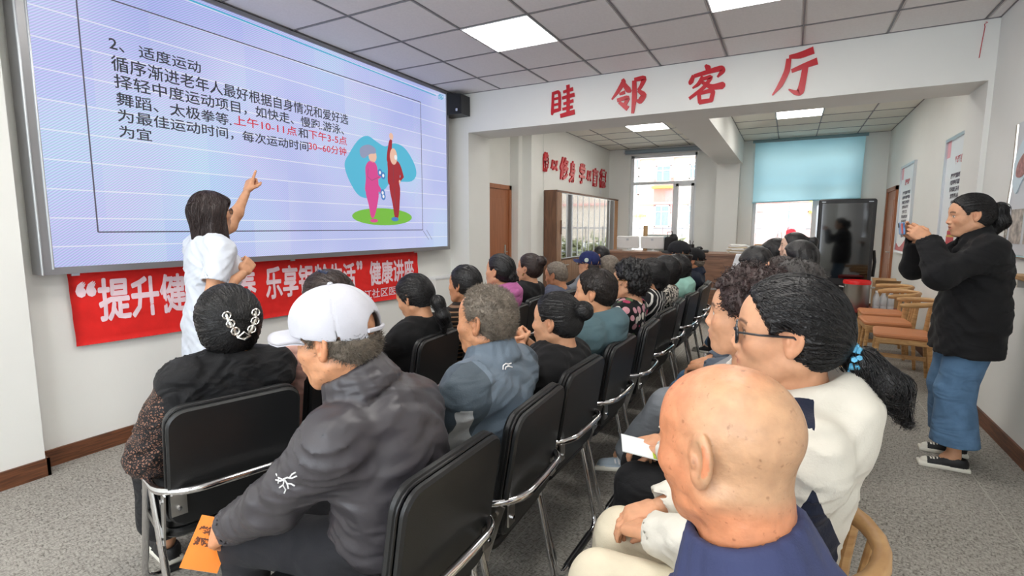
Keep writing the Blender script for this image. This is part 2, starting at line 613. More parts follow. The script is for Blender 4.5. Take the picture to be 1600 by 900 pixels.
def ik(S, T, l1, l2, pole):
    """middle joint of a two-bone limb; also the reachable end"""
    S = np.array(S, float); T = np.array(T, float)
    d = T - S; L = np.linalg.norm(d)
    if L > (l1 + l2) * 0.995:
        d = d / L * (l1 + l2) * 0.995; L = (l1 + l2) * 0.995; T = S + d
    a = (l1 * l1 - l2 * l2 + L * L) / (2 * L)
    hgt = math.sqrt(max(l1 * l1 - a * a, 0))
    u = d / L
    p = np.array(pole, float); p = p - u * (p @ u); p = unit(p)
    return S + u * a + p * hgt, T

# ---------------------------------------------------------------- setting
M_WALL = mat('white_wall_paint', srgb(232, 232, 227), rough=0.75, noise=0.012, nscale=3, bump=0.04, bscale=180, spec=0.25)
M_TRIM = mat_wood('walnut_skirting', srgb(84, 50, 32), srgb(122, 76, 48), scale=(2, 2, 30), rough=0.45)
M_DOOR = mat_wood('red_brown_door_wood', srgb(150, 92, 58), srgb(168, 106, 70), scale=(12, 12, 1.2), rough=0.45, rings=2.0)
M_TILE = mat('ceiling_tile_mineral', srgb(236, 232, 230), rough=0.9, noise=0.03, nscale=60, bump=0.25, bscale=260, spec=0.15)
M_TILE2 = mat('ceiling_tile_cream', srgb(238, 236, 226), rough=0.9, noise=0.02, nscale=60, bump=0.2, bscale=260, spec=0.15)
M_GRID = mat('ceiling_grid_metal', srgb(128, 126, 128), rough=0.5)
M_PVC = mat('white_window_frame', srgb(232, 234, 236), rough=0.35)
M_GLASS = mat_glass()
M_RED = mat('red_acrylic', srgb(196, 26, 40), rough=0.35, noise=0.04)
M_CHROME = mat('chrome', srgb(222, 222, 224), rough=0.09, metal=1)
M_STEEL = mat('brushed_steel', srgb(190, 188, 184), rough=0.28, metal=1, bump=0.1, bscale=40, stretch=(1, 1, 40))
M_BLACKPLASTIC = mat('black_plastic', srgb(24, 24, 26), rough=0.4)
M_PANEL = emit('lamp_diffuser', (1.0, 0.97, 0.92, 1), PANEL_LIGHT)

floor = MB().box((-4.3, -3.2, -0.1), (1.7, 11.2, 0)).build('floor', mat_carpet(), kind='structure')

H1, H2 = 2.95, 2.98
XL, XR = -3.72, 1.29
# left side: near pier, screen wall, pier under the beam, door recess, second pier, letter wall
MB().box((-4.2, -3.2, 0), (-3.60, 1.15, H1 + 0.1)).build('wall_left_pier', M_WALL, kind='structure')
MB().box((-4.2, 1.15, 0), (XL, 6.80, H1 + 0.1)).build('wall_left', M_WALL, kind='structure')
MB().box((XL, 5.25, 0), (-3.44, 5.74, 2.51)).build('wall_left_column', M_WALL, kind='structure')
MB().box((-4.2, 6.80, 0), (-3.58, 6.92, H1)).box((-4.2, 6.92, 0), (-3.425, 7.34, H1)).build('wall_left_return', M_WALL, kind='structure')
MB().box((-4.2, 7.34, 0), (-3.42, 10.6, H1 + 0.1)).build('wall_left_back', M_WALL, kind='structure')
# right side
MB().box((XR, -3.2, 0), (1.7, 5.249, H1 + 0.1)).build('wall_right', M_WALL, kind='structure')
MB().box((1.255, 5.25, 0), (1.7, 5.74, 2.51)).box((1.31, 5.25, 2.51), (1.7, 5.74, 3.05)).build('wall_right_pier', M_WALL, kind='structure')
MB().box((1.376, 5.74, 0), (1.7, 10.6, H1 + 0.1)).build('wall_right_back', M_WALL, kind='structure')
# wall behind the camera, with two tall windows for daylight
MB().box((-4.2, -3.3, 0), (-3.3, -3.1, 3.05)).box((-1.25, -3.3, 0), (-1.1, -3.1, 3.05)).box((0.95, -3.3, 0), (1.7, -3.1, 3.05)).box((-3.3, -3.3, 0), (-1.25, -3.1, 0.5)).box((-1.1, -3.3, 0), (0.95, -3.1, 0.5)).box((-3.3, -3.3, 2.8), (-1.25, -3.1, 3.05)).box((-1.1, -3.3, 2.8), (0.95, -3.1, 3.05)).build('wall_front', M_WALL, kind='structure')
# far wall with its two windows
YB = 10.6
W1 = (-2.98, -1.66, 0.55, 2.86); W2 = (-0.64, 1.02, 0.55, 2.86)
wb = MB()
for a, b in ((-4.2, W1[0]), (W1[1], W2[0]), (W2[1], 1.7)):
    wb.box((a, YB, 0), (b, YB + 0.28, 3.05))
for w in (W1, W2):
    wb.box((w[0], YB, 0), (w[1], YB + 0.28, w[2])); wb.box((w[0], YB, w[3]), (w[1], YB + 0.28, 3.05))
wb.box((-1.26, 10.33, 0), (-0.87, YB, 2.95))
wb.build('wall_back', M_WALL, kind='structure')
# beam across the room and the one running to the far wall
MB().box((-3.72, 5.25, 2.51), (1.30, 5.74, 3.0)).build('wall_beam', M_WALL, kind='structure')
MB().box((-1.25, 5.74, 2.56), (-0.84, 10.6, 3.0)).build('wall_cross_beam', M_WALL, kind='structure')

def skirting(name, boxes):
    m = MB()
    for lo, hi in boxes: m.box(lo, hi)
    m.build(name, M_TRIM, kind='structure')
skirting('baseboard_left', [((-3.60, -3.1, 0), (-3.585, 1.165, 0.1)), ((-3.72, 1.15, 0), (-3.585, 1.165, 0.1)), ((-3.72, 1.165, 0), (-3.705, 5.25, 0.1)), ((-3.72, 5.235, 0), (-3.425, 5.25, 0.1)), ((-3.44, 5.25, 0), (-3.425, 5.755, 0.1))])
skirting('baseboard_right', [((1.275, -3.1, 0), (1.29, 5.25, 0.1)), ((1.24, 5.235, 0), (1.29, 5.25, 0.1)), ((1.24, 5.25, 0), (1.255, 5.78, 0.1)), ((1.361, 5.78, 0), (1.376, 9.3, 0.1))])
skirting('baseboard_back', [((-3.42, 10.585, 0), (-1.26, 10.6, 0.1)), ((-0.87, 10.585, 0), (1.376, 10.6, 0.1))])

# ---- ceilings: every tile a piece of its own, lamps in their cells
def tile_mesh(w, d, m):
    return MB().box((0.004, 0.004, 0), (w - 0.004, d - 0.004, 0.012)).box((0.018, 0.018, -0.005), (w - 0.018, d - 0.018, 0.0)).mesh('ceiling_tile', m)
def ceiling(name, xs, ys, z, m, lamps, top):
    root = MB().box((xs[0], ys[0], z + 0.05), (xs[-1], ys[-1], z + 0.07)).build(name, M_GRID, kind='structure')
    g = MB()
    for x in xs: g.box((x - 0.006, ys[0], z + 0.004), (x + 0.006, ys[-1], z + 0.02))
    for y in ys: g.box((xs[0], y - 0.006, z + 0.004), (xs[-1], y + 0.006, z + 0.02))
    g.build('ceiling_grid', M_GRID, root)
    cache = {}
    for i in range(len(xs) - 1):
        for j in range(len(ys) - 1):
            w, d = round(xs[i + 1] - xs[i], 3), round(ys[j + 1] - ys[j], 3)
            if (i, j) in lamps: continue
            if ys[j + 1] < 1.7 and name == 'ceiling' and (i * 7 + j) % 1 == 0:
                pass
            if (w, d) not in cache: cache[w, d] = tile_mesh(w, d, m)
            link('ceiling_tile', cache[w, d], root, loc=(xs[i], ys[j], z + 0.012))
xs1 = [-3.72] + [round(-3.6 + 0.6 * i, 2) for i in range(9)] + [1.29]
ys1 = [-3.1] + [round(-2.45 + 0.6 * i, 2) for i in range(13)] + [5.25]
lamp_cells1 = {}
LAMPS = []
for xi in (3, 6):
    for yj in (1, 4, 7, 11):
        lamp_cells1[xi, yj] = 1; LAMPS.append((xs1[xi], ys1[yj], H1))
ceiling('ceiling', xs1, ys1, H1, M_TILE, lamp_cells1, 3.1)
xs2 = [-3.42, -3.0, -2.4, -1.8, -1.25]; ys2 = [5.74] + [round(6.3 + 0.6 * i, 2) for i in range(7)] + [10.6]
c2 = {(2, 1): 1, (2, 4): 1}; LAMPS += [(xs2[2], ys2[1], H2), (xs2[2], ys2[4], H2)]
ceiling('ceiling_back_left', xs2, ys2, H2, M_TILE2, c2, 3.1)
xs3 = [-0.84, -0.27, 0.31, 0.91, 1.376]
c3 = {(1, 1): 1, (1, 4): 1}; LAMPS += [(xs3[1], ys2[1], H2), (xs3[1], ys2[4], H2)]
ceiling('ceiling_back_right', xs3, ys2, H2, M_TILE2, c3, 3.1)
MB().box((-4.2, -3.3, 3.05), (1.7, 10.9, 3.1)).build('ceiling_slab', M_WALL, kind='structure')
LNAME = ['on the near left side', 'above the front rows', 'over the first chairs', 'in front of the beam lettering, beside the screen', 'on the near right side', 'above the camera aisle', 'over the right hand chairs', 'cut by the upper picture edge, before the beam lettering', 'just behind the beam, door side', 'in the far left ceiling beside the window', 'just behind the beam, right side', 'in the far right ceiling before the blue blind']
def lamp(x, y, z, label, w=0.6):
    o = thing('ceiling_light', label, 'ceiling light', (x, y, z), 0, 'square ceiling panel lights')
    f = MB(); e = 0.012
    f.box((0.003, 0.003, 0), (w - 0.003, e, 0.03)).box((0.003, w - e, 0), (w - 0.003, w - 0.003, 0.03)).box((0.003, e, 0), (e, w - e, 0.03)).box((w - e, e, 0), (w - 0.003, w - e, 0.03))
    f.build('lamp_frame', M_PVC, o)
    MB().box((e, e, 0.006), (w - e, w - e, 0.016)).build('diffuser', M_PANEL, o)
for (x, y, z), nm in zip(LAMPS, LNAME):
    lamp(x, y, z, 'square white panel light ' + nm, 0.6 if (x, z) != (xs3[1], H2) else 0.58)

# ---- doors
def door(name, lo_y, hi_y, x, side, ztop, label=None):
    m = MB(); d = 0.02 * side; t = 0.06
    a, b = sorted((x, x + d * 1.6))
    m.box((a, lo_y, 0), (b, lo_y + t, ztop)).box((a, hi_y - t, 0), (b, hi_y, ztop)).box((a, lo_y, ztop - t), (b, hi_y, ztop))
    root = m.build(name, M_DOOR, kind='structure')
    a, b = sorted((x, x + d * 0.5))
    MB().box((a, lo_y + t, 0.005), (b, hi_y - t, ztop - t)).build('door_leaf', M_DOOR, root)
    p = MB(); a, b = sorted((x + d * 0.5, x + d * 0.9))
    w = hi_y - lo_y
    for z0, z1 in ((0.2, 0.85), (1.0, ztop - 0.2)):
        p.rbox((a, lo_y + 0.2, z0), (b, hi_y - 0.2, z1), 0.02, axis=0)
    p.build('door_panel', M_DOOR, root)
    h = MB(); hy = hi_y - 0.16 if side > 0 else lo_y + 0.16
    h.rbox((min(x + d * 0.5, x + d * 0.9), hy - 0.02, 0.93), (max(x + d * 0.5, x + d * 0.9), hy + 0.02, 1.13), 0.015, axis=0)
    h.tube([(x + d, hy, 1.03), (x + d * 2.5, hy, 1.03), (x + d * 2.6, hy - 0.1 * side, 1.03)], 0.008, 8)
    h.build('door_handle', M_STEEL, root, True)
door('door_1', 5.9, 6.79, XL, 1, 2.0)
# door in the far right wall stands as a brown lined opening
door('door_2', 9.42, 10.3, 1.376, -1, 2.02)

# ---- windows of the far wall
def window(n, w, transom, mull):
    x0, x1, z0, z1 = w; y = YB + 0.12; t = 0.055
    f = MB()
    f.box((x0, y, z0), (x0 + t, y + 0.06, z1)).box((x1 - t, y, z0), (x1, y + 0.06, z1)).box((x0, y, z0), (x1, y + 0.06, z0 + t)).box((x0, y, z1 - t), (x1, y + 0.06, z1))
    root = f.build('window_%d' % n, M_PVC, kind='structure')
    MB().box((x0 + t, y + 0.002, transom - t / 2), (x1 - t, y + 0.058, transom + t / 2)).build('transom', M_PVC, root)
    MB().box((mull - 0.03, y + 0.003, z0 + t), (mull + 0.03, y + 0.057, transom - t / 2)).build('mullion', M_PVC, root)
    s = MB(); c0, c1 = mull + 0.03, x1 - t; e = 0.05
    s.box((c0, y - 0.02, z0 + t), (c0 + e, y + 0.05, transom - t / 2)).box((c1 - e, y - 0.02, z0 + t), (c1, y + 0.05, transom - t / 2)).box((c0, y - 0.02, z0 + t), (c1, y + 0.05, z0 + t + e)).box((c0, y - 0.02, transom - t / 2 - e), (c1, y + 0.05, transom - t / 2))
    sa = s.build('sash', M_PVC, root)
    MB().box((c0 + 0.012, y - 0.045, 1.32), (c0 + 0.035, y - 0.02, 1.47)).tube([(c0 + 0.024, y - 0.05, 1.45), (c0 + 0.024, y - 0.055, 1.36)], 0.008, 8).build('window_handle', M_PVC, sa)
    for (a, b, c, d) in ((x0 + t, x1 - t, transom + t / 2, z1 - t), (x0 + t, mull - 0.03, z0 + t, transom - t / 2), (c0 + e, c1 - e, z0 + t + e, transom - t / 2 - e)):
        MB().box((a, y + 0.026, c), (b, y + 0.032, d)).build('pane', M_GLASS, root)
    MB().box((x0 - 0.04, YB - 0.04, z0 - 0.035), (x1 + 0.04, YB + 0.13, z0)).build('window_sill', M_PVC, root)
window(1, W1, 2.29, -2.09)
window(2, W2, 2.29, 0.36)
for k, (a, b) in enumerate(((-3.3, -1.25), (-1.1, 0.95))):
    f = MB(); y = -3.2
    for (p, q, r, s_) in ((a, a + .05, .5, 2.8), (b - .05, b, .5, 2.8), (a, b, .5, .55), (a, b, 2.75, 2.8), ((a + b) / 2 - .03, (a + b) / 2 + .03, .5, 2.8)):
        f.box((p, y, r), (q, y + 0.06, s_))
    f.build('window_%d' % (3 + k), M_PVC, kind='structure')
# small fittings on the walls
M_ALU = mat('alu_frame', srgb(200, 204, 208), rough=0.3, metal=0.8)

# ---------------------------------------------------------------- people
SKIN = mat_vcol('skin', rough=0.5, spec=0.35, noise=0.07, bump=0.12, sss=0.08)
SKIN_OLD = mat_vcol('weathered_skin', rough=0.42, spec=0.5, noise=0.12, bump=0.3, bscale=70, sss=0.08, freckle=0.3)
def hair_mat(name, col, rough=0.36):
    return mat(name, col, rough=rough, noise=0.35, nscale=60, bump=0.4, bscale=160, spec=0.5)
HAIR_BLACK = hair_mat('black_hair', srgb(19, 17, 18))
HAIR_BROWN = hair_mat('dark_brown_hair', srgb(46, 32, 28))
HAIR_GREY = hair_mat('grey_hair', srgb(118, 108, 96), 0.6)
HAIR_DARKGREY = hair_mat('greying_hair', srgb(62, 58, 56), 0.55)
FRAME_BLACK = mat('spectacle_frame', srgb(24, 25, 30), rough=0.3)
FRAME_GOLD = mat('gold_metal', srgb(200, 160, 90), rough=0.25, metal=1)
SILVER = mat('silver_metal', srgb(215, 212, 205), rough=0.22, metal=1)
LENS = mat_glass('spectacle_lens', refl=0.02)
def cloth(name, c, rough=0.85, noise=0.06, bump=0.25, bscale=220, sheen=0.03, spec=0.25, fold=0.3, fscale=6.0, col_fn=None):
    """woven cloth: fine weave and soft creases in relief"""
    m, nt, b = new_mat(name)
    b.inputs['Base Color'].default_value = c
    b.inputs['Roughness'].default_value = rough; b.inputs['Specular IOR Level'].default_value = spec
    b.inputs['Sheen Weight'].default_value = sheen; b.inputs['Sheen Roughness'].default_value = 0.6
    tc = N(nt, 'ShaderNodeTexCoord')
    n = N(nt, 'ShaderNodeTexNoise', Scale=14.0, Detail=3.0); nt.links.new(tc.outputs['Object'], n.inputs['Vector'])
    mr = N(nt, 'ShaderNodeMapRange')
    for kk, vv in (('From Min', 0.3), ('From Max', 0.7), ('To Min', 1 - noise), ('To Max', 1 + noise)): mr.inputs[kk].default_value = vv
    nt.links.new(n.outputs['Fac'], mr.inputs['Value'])
    mx = N(nt, 'ShaderNodeVectorMath', operation='SCALE'); nt.links.new(mr.outputs[0], mx.inputs['Scale'])
    if col_fn: nt.links.new(col_fn(nt, tc), mx.inputs[0])
    else: mx.inputs[0].default_value = c[:3]
    nt.links.new(mx.outputs['Vector'], b.inputs['Base Color'])
    f1 = N(nt, 'ShaderNodeTexNoise', Scale=fscale, Detail=1.5, Distortion=1.8, Roughness=0.4)
    mp = N(nt, 'ShaderNodeMapping'); mp.inputs['Scale'].default_value = (1.0, 0.8, 1.5); mp.inputs['Rotation'].default_value = (0.5, 0.3, 0)
    nt.links.new(tc.outputs['Object'], mp.inputs[0]); nt.links.new(mp.outputs[0], f1.inputs['Vector'])
    b1 = N(nt, 'ShaderNodeBump', Strength=fold, Distance=0.045); nt.links.new(f1.outputs['Fac'], b1.inputs['Height'])
    f2 = N(nt, 'ShaderNodeTexNoise', Scale=bscale, Detail=2.0); nt.links.new(tc.outputs['Object'], f2.inputs['Vector'])
    b2 = N(nt, 'ShaderNodeBump', Strength=bump, Distance=0.003); nt.links.new(f2.outputs['Fac'], b2.inputs['Height'])
    nt.links.new(b1.outputs[0], b2.inputs['Normal']); nt.links.new(b2.outputs[0], b.inputs['Normal'])
    return m
BLACK_CLOTH = cloth('black_cloth', srgb(22, 22, 24))
SOLE = mat('rubber_sole', srgb(225, 222, 210), rough=0.6)
BLACK_SHOE = mat('black_shoe', srgb(30, 30, 32), rough=0.6)

def head_sdf(p):
    F = SDF(); fem = p.get('fem', True); jaw = p.get('jaw', 1.0)
    F.ell((-0.012, 0, 0.03), (0.094, 0.076, 0.083), k=0.02)
    F.ell((0.026, 0, -0.03), (0.062, 0.062 * jaw, 0.078), k=0.03)
    F.ell((0.045, 0, 0.035), (0.04, 0.055, 0.05), k=0.02)
    for sg in (1, -1):
        F.cap((-0.008, sg * 0.052 * jaw, -0.055), (0.052, sg * 0.02, -0.098), 0.02, 0.016, k=0.025)
        F.ell((0.052, sg * 0.041, -0.022), (0.024, 0.022, 0.022), k=0.02)
        F.cap((0.075, sg * 0.012, 0.023), (0.064, sg * 0.045, 0.022), 0.008, 0.007, k=0.014)
    F.ell((0.064, 0, -0.096), (0.021, 0.022, 0.017), k=0.02)
    F.ell((0.072, 0, -0.058), (0.02, 0.03, 0.028), k=0.015)
    for sg in (1, -1):
        F.ell((0.091, sg * 0.031, 0.004), (0.017, 0.019, 0.011), k=0.016, sub=True)
        F.ell((0.0685, sg * 0.031, 0.004), 0.0125, k=0.002)
        F.cap((0.0765, sg * 0.018, 0.0095), (0.071, sg * 0.044, 0.0105), 0.0052, k=0.005)
        F.cap((0.0765, sg * 0.018, -0.003), (0.071, sg * 0.044, -0.002), 0.0042, k=0.005)
    F.cap((0.0805, 0, 0.012), (0.0965, 0, -0.026), 0.0065, 0.0100, k=0.014)
    for sg in (1, -1):
        F.ell((0.0880, sg * 0.0135, -0.031), (0.011, 0.0085, 0.008), k=0.008)
        F.ell((0.092, sg * 0.007, -0.039), (0.005, 0.004, 0.004), k=0.003, sub=True)
    F.cap((0.0865, -0.017, -0.0545), (0.0865, 0.017, -0.0545), 0.0058, k=0.005)
    F.ell((0.090, 0, -0.0545), (0.0065, 0.012, 0.006), k=0.005)
    F.cap((0.0855, -0.014, -0.0655), (0.0855, 0.014, -0.0655), 0.0062, k=0.005)
    F.cap((0.093, -0.02, -0.0602), (0.093, 0.02, -0.0602), 0.0022, k=0.004, sub=True)
    ez = p.get('ear', 1.0)
    for sg in (1, -1):
        R = rot_xyz(yaw=-sg * 0.45, pitch=-0.2)
        F.ell((-0.012, sg * 0.0785, 0.0), np.array((0.019, 0.0085, 0.033)) * ez, k=0.006, R=R)
        F.ell((-0.008, sg * 0.0875, 0.003), np.array((0.0115, 0.0075, 0.022)) * ez, k=0.004, sub=True, R=R)
        F.ell((-0.002, sg * 0.078, -0.004), (0.005, 0.006, 0.009), k=0.004)
        F.ell((-0.006, sg * 0.076, -0.027), (0.009, 0.006, 0.01), k=0.006)
    nb = p['nb_h']; nr = (0.047 if fem else 0.054) * p.get('neck', 1.0)
    F.cap((-0.028, 0, -0.045), nb, nr, nr * 1.12, k=0.025)
    F.cap(np.array(nb), np.array(nb) + p['down_h'] * 0.07, nr * 1.12, nr * 1.5, k=0.03)
    for sg in (1, -1):
        F.cap((-0.03, sg * 0.045, -0.05), np.array(nb) + np.array((0.04, sg * 0.012, 0)), 0.012, 0.011, k=0.02)
    if p.get('old'):
        F.disp.append(lambda X, Y, Z: 0.0011 * nz((X * 60, Y * 60, Z * 150), 5) * (X > 0.0))
        nb0 = np.array(nb)
        F.disp.append(lambda X, Y, Z: np.where(Z < -0.06, 0.0012 * nz((X * 120, Y * 120, Z * 120), 7), 0))
    return F

def head_colors(V, p):
    skin = np.array(p.get('skin', srgb(208, 160, 128))[:3]); x, y, z = V.T
    C = np.repeat(skin[None], len(V), 0)
    def blend(w, c):
        w = np.clip(w, 0, 1)[:, None]; C[:] = C * (1 - w) + np.array(c)[None] * w
    ay = np.abs(y)
    red = skin * np.array([1.02, 0.80, 0.74])
    blend(0.5 * np.exp(-((ay - 0.043) ** 2 + (z + 0.022) ** 2) / 0.018 ** 2) * (x > 0.02), red)
    blend(0.45 * np.exp(-(y ** 2 + (z + 0.026) ** 2) / 0.013 ** 2) * (x > 0.08), red)
    blend(0.35 * (ay > 0.072) * (np.abs(x + 0.01) < 0.03) * (np.abs(z) < 0.045), red)
    lip = np.array(p.get('lip', srgb(170, 92, 84))[:3])
    blend(0.85 * (x > 0.074) * np.exp(-((z + 0.060) / 0.0085) ** 4 - (y / 0.023) ** 4), lip)
    dark = np.array(p.get('brow', srgb(48, 38, 34))[:3])
    bz = 0.026 + 0.004 * np.sin((ay - 0.012) / 0.036 * PI) 
    blend(0.8 * (x > 0.04) * np.exp(-((z - bz) / 0.0042) ** 4) * ((ay > 0.012) & (ay < 0.05)), dark)
    e = ((ay - 0.031) / 0.0125) ** 2 + ((z - 0.0035) / 0.0048) ** 2
    blend(1.0 * (e < 1) * (x > 0.06), srgb(225, 218, 210)[:3])
    blend(1.0 * (((y - np.sign(y) * 0.031 - p.get('gaze', 0.0)) ** 2 + (z - 0.004) ** 2) < 0.0056 ** 2) * (x > 0.06), srgb(28, 20, 18)[:3])
    blend(0.75 * (np.abs(z - 0.0092) < 0.0022) * (np.abs(ay - 0.031) < 0.014) * (x > 0.055), dark * 0.8)
    if p.get('stubble') is not None:
        w = np.clip((-(x - 0.035) - np.maximum(-(z - 0.02), 0) * 0.2) / 0.05, 0, 1) * np.clip((z + 0.075) / 0.03, 0, 1) * (ay < 0.09)
        top = np.clip((z - 0.085) / 0.02, 0, 1)
        blend(p['stubble'] * w * (1 - 0.55 * top), srgb(188, 156, 122)[:3])
    if p.get('beard'):
        w = np.clip((x - 0.02) / 0.02, 0, 1) * np.clip((-z - 0.04) / 0.02, 0, 1) * (z > -0.12)
        blend(p['beard'] * w, srgb(150, 130, 118)[:3])
    return C

def hair_sdf(style, h):
    F = SDF(); t = h.get('t', 1.0)
    c = np.array((-0.014, 0, 0.034)); r = np.array((0.102, 0.0855, 0.090)) * t
    cut = h.get('cut', 'up')
    if style == 'curly':
        F.ell(c + (-0.012, 0, 0.008), r * (1.16, 1.24, 1.16), k=0.02)
        F.ell((-0.06, 0, -0.02), (0.075, 0.088, 0.07), k=0.03)
    elif style == 'short':
        F.ell(c, r, k=0.02)
        F.ell((-0.05, 0, -0.01), (0.062, 0.069, 0.062), k=0.02)
    else:
        F.ell(c, r * (1.03, 1.04, 1.03), k=0.02)
        F.ell((-0.045, 0, -0.005), (0.075, 0.078, 0.07), k=0.03)
    if style == 'updo':
        F.ell((-0.045, 0, 0.012), (0.095, 0.102, 0.105), k=0.03)
        F.ell((-0.04, 0, -0.06), (0.068, 0.08, 0.055), k=0.04)
    if style in ('bob', 'long'):
        L = h.get('len', 0.15)
        for sg in (1, -1):
            F.cap((0.012, sg * 0.07, 0.03), (0.012, sg * 0.083, -L), 0.03, 0.022, k=0.03)
            F.cap((-0.04, sg * 0.06, 0.0), (-0.055, sg * 0.065, -L - 0.02), 0.05, 0.04, k=0.04)
        F.cap((-0.06, 0, 0.0), (-0.08, 0, -L - 0.02), 0.06, 0.045, k=0.04)
        if h.get('bangs', True):
            F.ell((0.055, 0, 0.062), (0.045, 0.07, 0.03), k=0.02)
        F.disp.append(lambda X, Y, Z: np.where(Z < 0.06, 0.004 * nz((X * 110, Y * 110, Z * 14), 3), 0))
    # the face, the ears and the nape stay clear
    if style in ('bob', 'long'):
        F.ell((0.118, 0, -0.06), (0.085, 0.066, 0.135), k=0.012, sub=True)
    elif cut == 'low':
        F.ell((0.112, 0, -0.05), (0.085, 0.12, 0.115), k=0.01, sub=True)
    elif cut == 'receding':
        F.ell((0.10, 0, -0.01), (0.092, 0.13, 0.118), k=0.01, sub=True)
    else:
        F.ell((0.104, 0, -0.03), (0.092, 0.13, 0.121), k=0.012, sub=True)
    if style not in ('bob', 'long'):
        if not h.get('over_ears'):
            for sg in (1, -1):
                F.ell((0.002, sg * 0.088, -0.012), (0.028, 0.03, 0.036), k=0.01, sub=True)
        nape = h.get('nape', -0.07)
        F.plane((0.75, 0, -1), -nape * 0.9, k=0.015)
    for a in h.get('add', []):
        if a[0] == 'ell': F.ell(a[1], a[2], k=a[3] if len(a) > 3 else 0.012)
        else: F.poly([np.array(q) for q in a[1]], a[2], k=a[3] if len(a) > 3 else 0.012)
    if h.get('under_cap'):
        F.plane((-0.16, 0, 1), 0.020, k=0.004)
    if style == 'curly':
        s = h.get('curl', 0.008)
        F.disp.append(lambda X, Y, Z: -s * np.abs(nz((X * 150, Y * 150, Z * 150), 11)) - s * 0.6 * nz((X * 75, Y * 75, Z * 75), 12) + s * 0.5)
    elif style == 'short':
        F.disp.append(lambda X, Y, Z: 0.0016 * nz((X * 260, Y * 260, Z * 260), 4))
    elif 'flow' in h and h['flow'][0] == 'to':
        T = np.array(h['flow'][1])
        def groove(X, Y, Z):
            a = np.arctan2(Y - T[1], Z - T[2] + 1e-6)
            return 0.0016 * np.sin(a * 46 + 2 * np.sin(a * 9)) * np.clip((X - T[0]) / 0.05, 0, 1)
        F.disp.append(groove)
    return F

def strands(F, V, h, rs):
    """tapered locks laid over the hair surface along its combing direction"""
    n = h.get('n', 0)
    if not n: return None
    steps = h.get('steps', 8); L = h.get('lock', 0.1); rad = h.get('rad', 0.0012)
    P = V[rs.choice(len(V), n)].copy()
    P += F.grad(P) * rs.uniform(-0.001, h.get('lift', 0.002), (n, 1))
    fl = h.get('flow', ('down',)); paths = [P.copy()]
    d0 = rs.normal(size=(n, 3)) * h.get('mess', 0.25)
    Ls = rs.uniform(0.5, 1.2, (n, 1)) * L
    ph = rs.uniform(0, 6.28, n)
    for i in range(steps):
        g = F.grad(P)
        if fl[0] == 'to':
            d = np.array(fl[1]) - P; dist = np.linalg.norm(d, axis=1, keepdims=True)
            d = d / np.maximum(dist, 0.02)
        elif fl[0] == 'from':
            d = P - np.array(fl[1]); d = d / np.maximum(np.linalg.norm(d, axis=1, keepdims=True), 0.01)
        elif fl[0] == 'out':
            d = g * 0.8 + np.array((0, 0, -0.15))
        elif fl[0] == 'curl':
            a = ph + i * h.get('twist', 1.5)
            t1 = np.cross(g, np.array((0.3, 0.2, 1.0))); t1 /= np.maximum(np.linalg.norm(t1, axis=1, keepdims=True), 1e-6)
            t2 = np.cross(g, t1)
            d = t1 * np.cos(a)[:, None] + t2 * np.sin(a)[:, None] + g * 0.25
        else:
            d = np.repeat(np.array([[-0.25, 0, -1.0]]), n, 0)
        d = d + d0
        if fl[0] not in ('out', 'curl'):
            d = d - g * (d * g).sum(1, keepdims=True)
        d /= np.maximum(np.linalg.norm(d, axis=1, keepdims=True), 1e-6)
        P = P + d * Ls / steps
        if fl[0] not in ('out', 'curl') and not h.get('free'):
            v = F.at(P)[:, None]
            P = P - F.grad(P) * np.clip(v - 0.0012, -0.01, 0.01) * 0.9
        paths.append(P.copy())
    A = np.stack(paths, 1)                                           # n, m, 3
    m = A.shape[1]
    T = np.gradient(A, axis=1); T /= np.maximum(np.linalg.norm(T, axis=2, keepdims=True), 1e-9)
    U = np.cross(T, np.array((0.31, 0.52, 0.8))); U /= np.maximum(np.linalg.norm(U, axis=2, keepdims=True), 1e-9)
    B = np.cross(T, U)
    w = rad * (1 - 0.85 * np.linspace(0, 1, m) ** 2)[None, :, None] * rs.uniform(0.6, 1.4, (n, 1, 1))
    ring = np.stack([A + (U * math.cos(a) + B * math.sin(a)) * w for a in (0, 2.094, 4.189)], 2)   # n, m, 3, 3
    VV = ring.reshape(-1, 3)
    base = (np.arange(n)[:, None, None] * m + np.arange(m - 1)[None, :, None]) * 3
    k = np.arange(3)[None, None, :]; k2 = (k + 1) % 3
    Q = np.stack([base + k, base + k2, base + 3 + k2, base + 3 + k], -1).reshape(-1, 4)
    return VV, Q

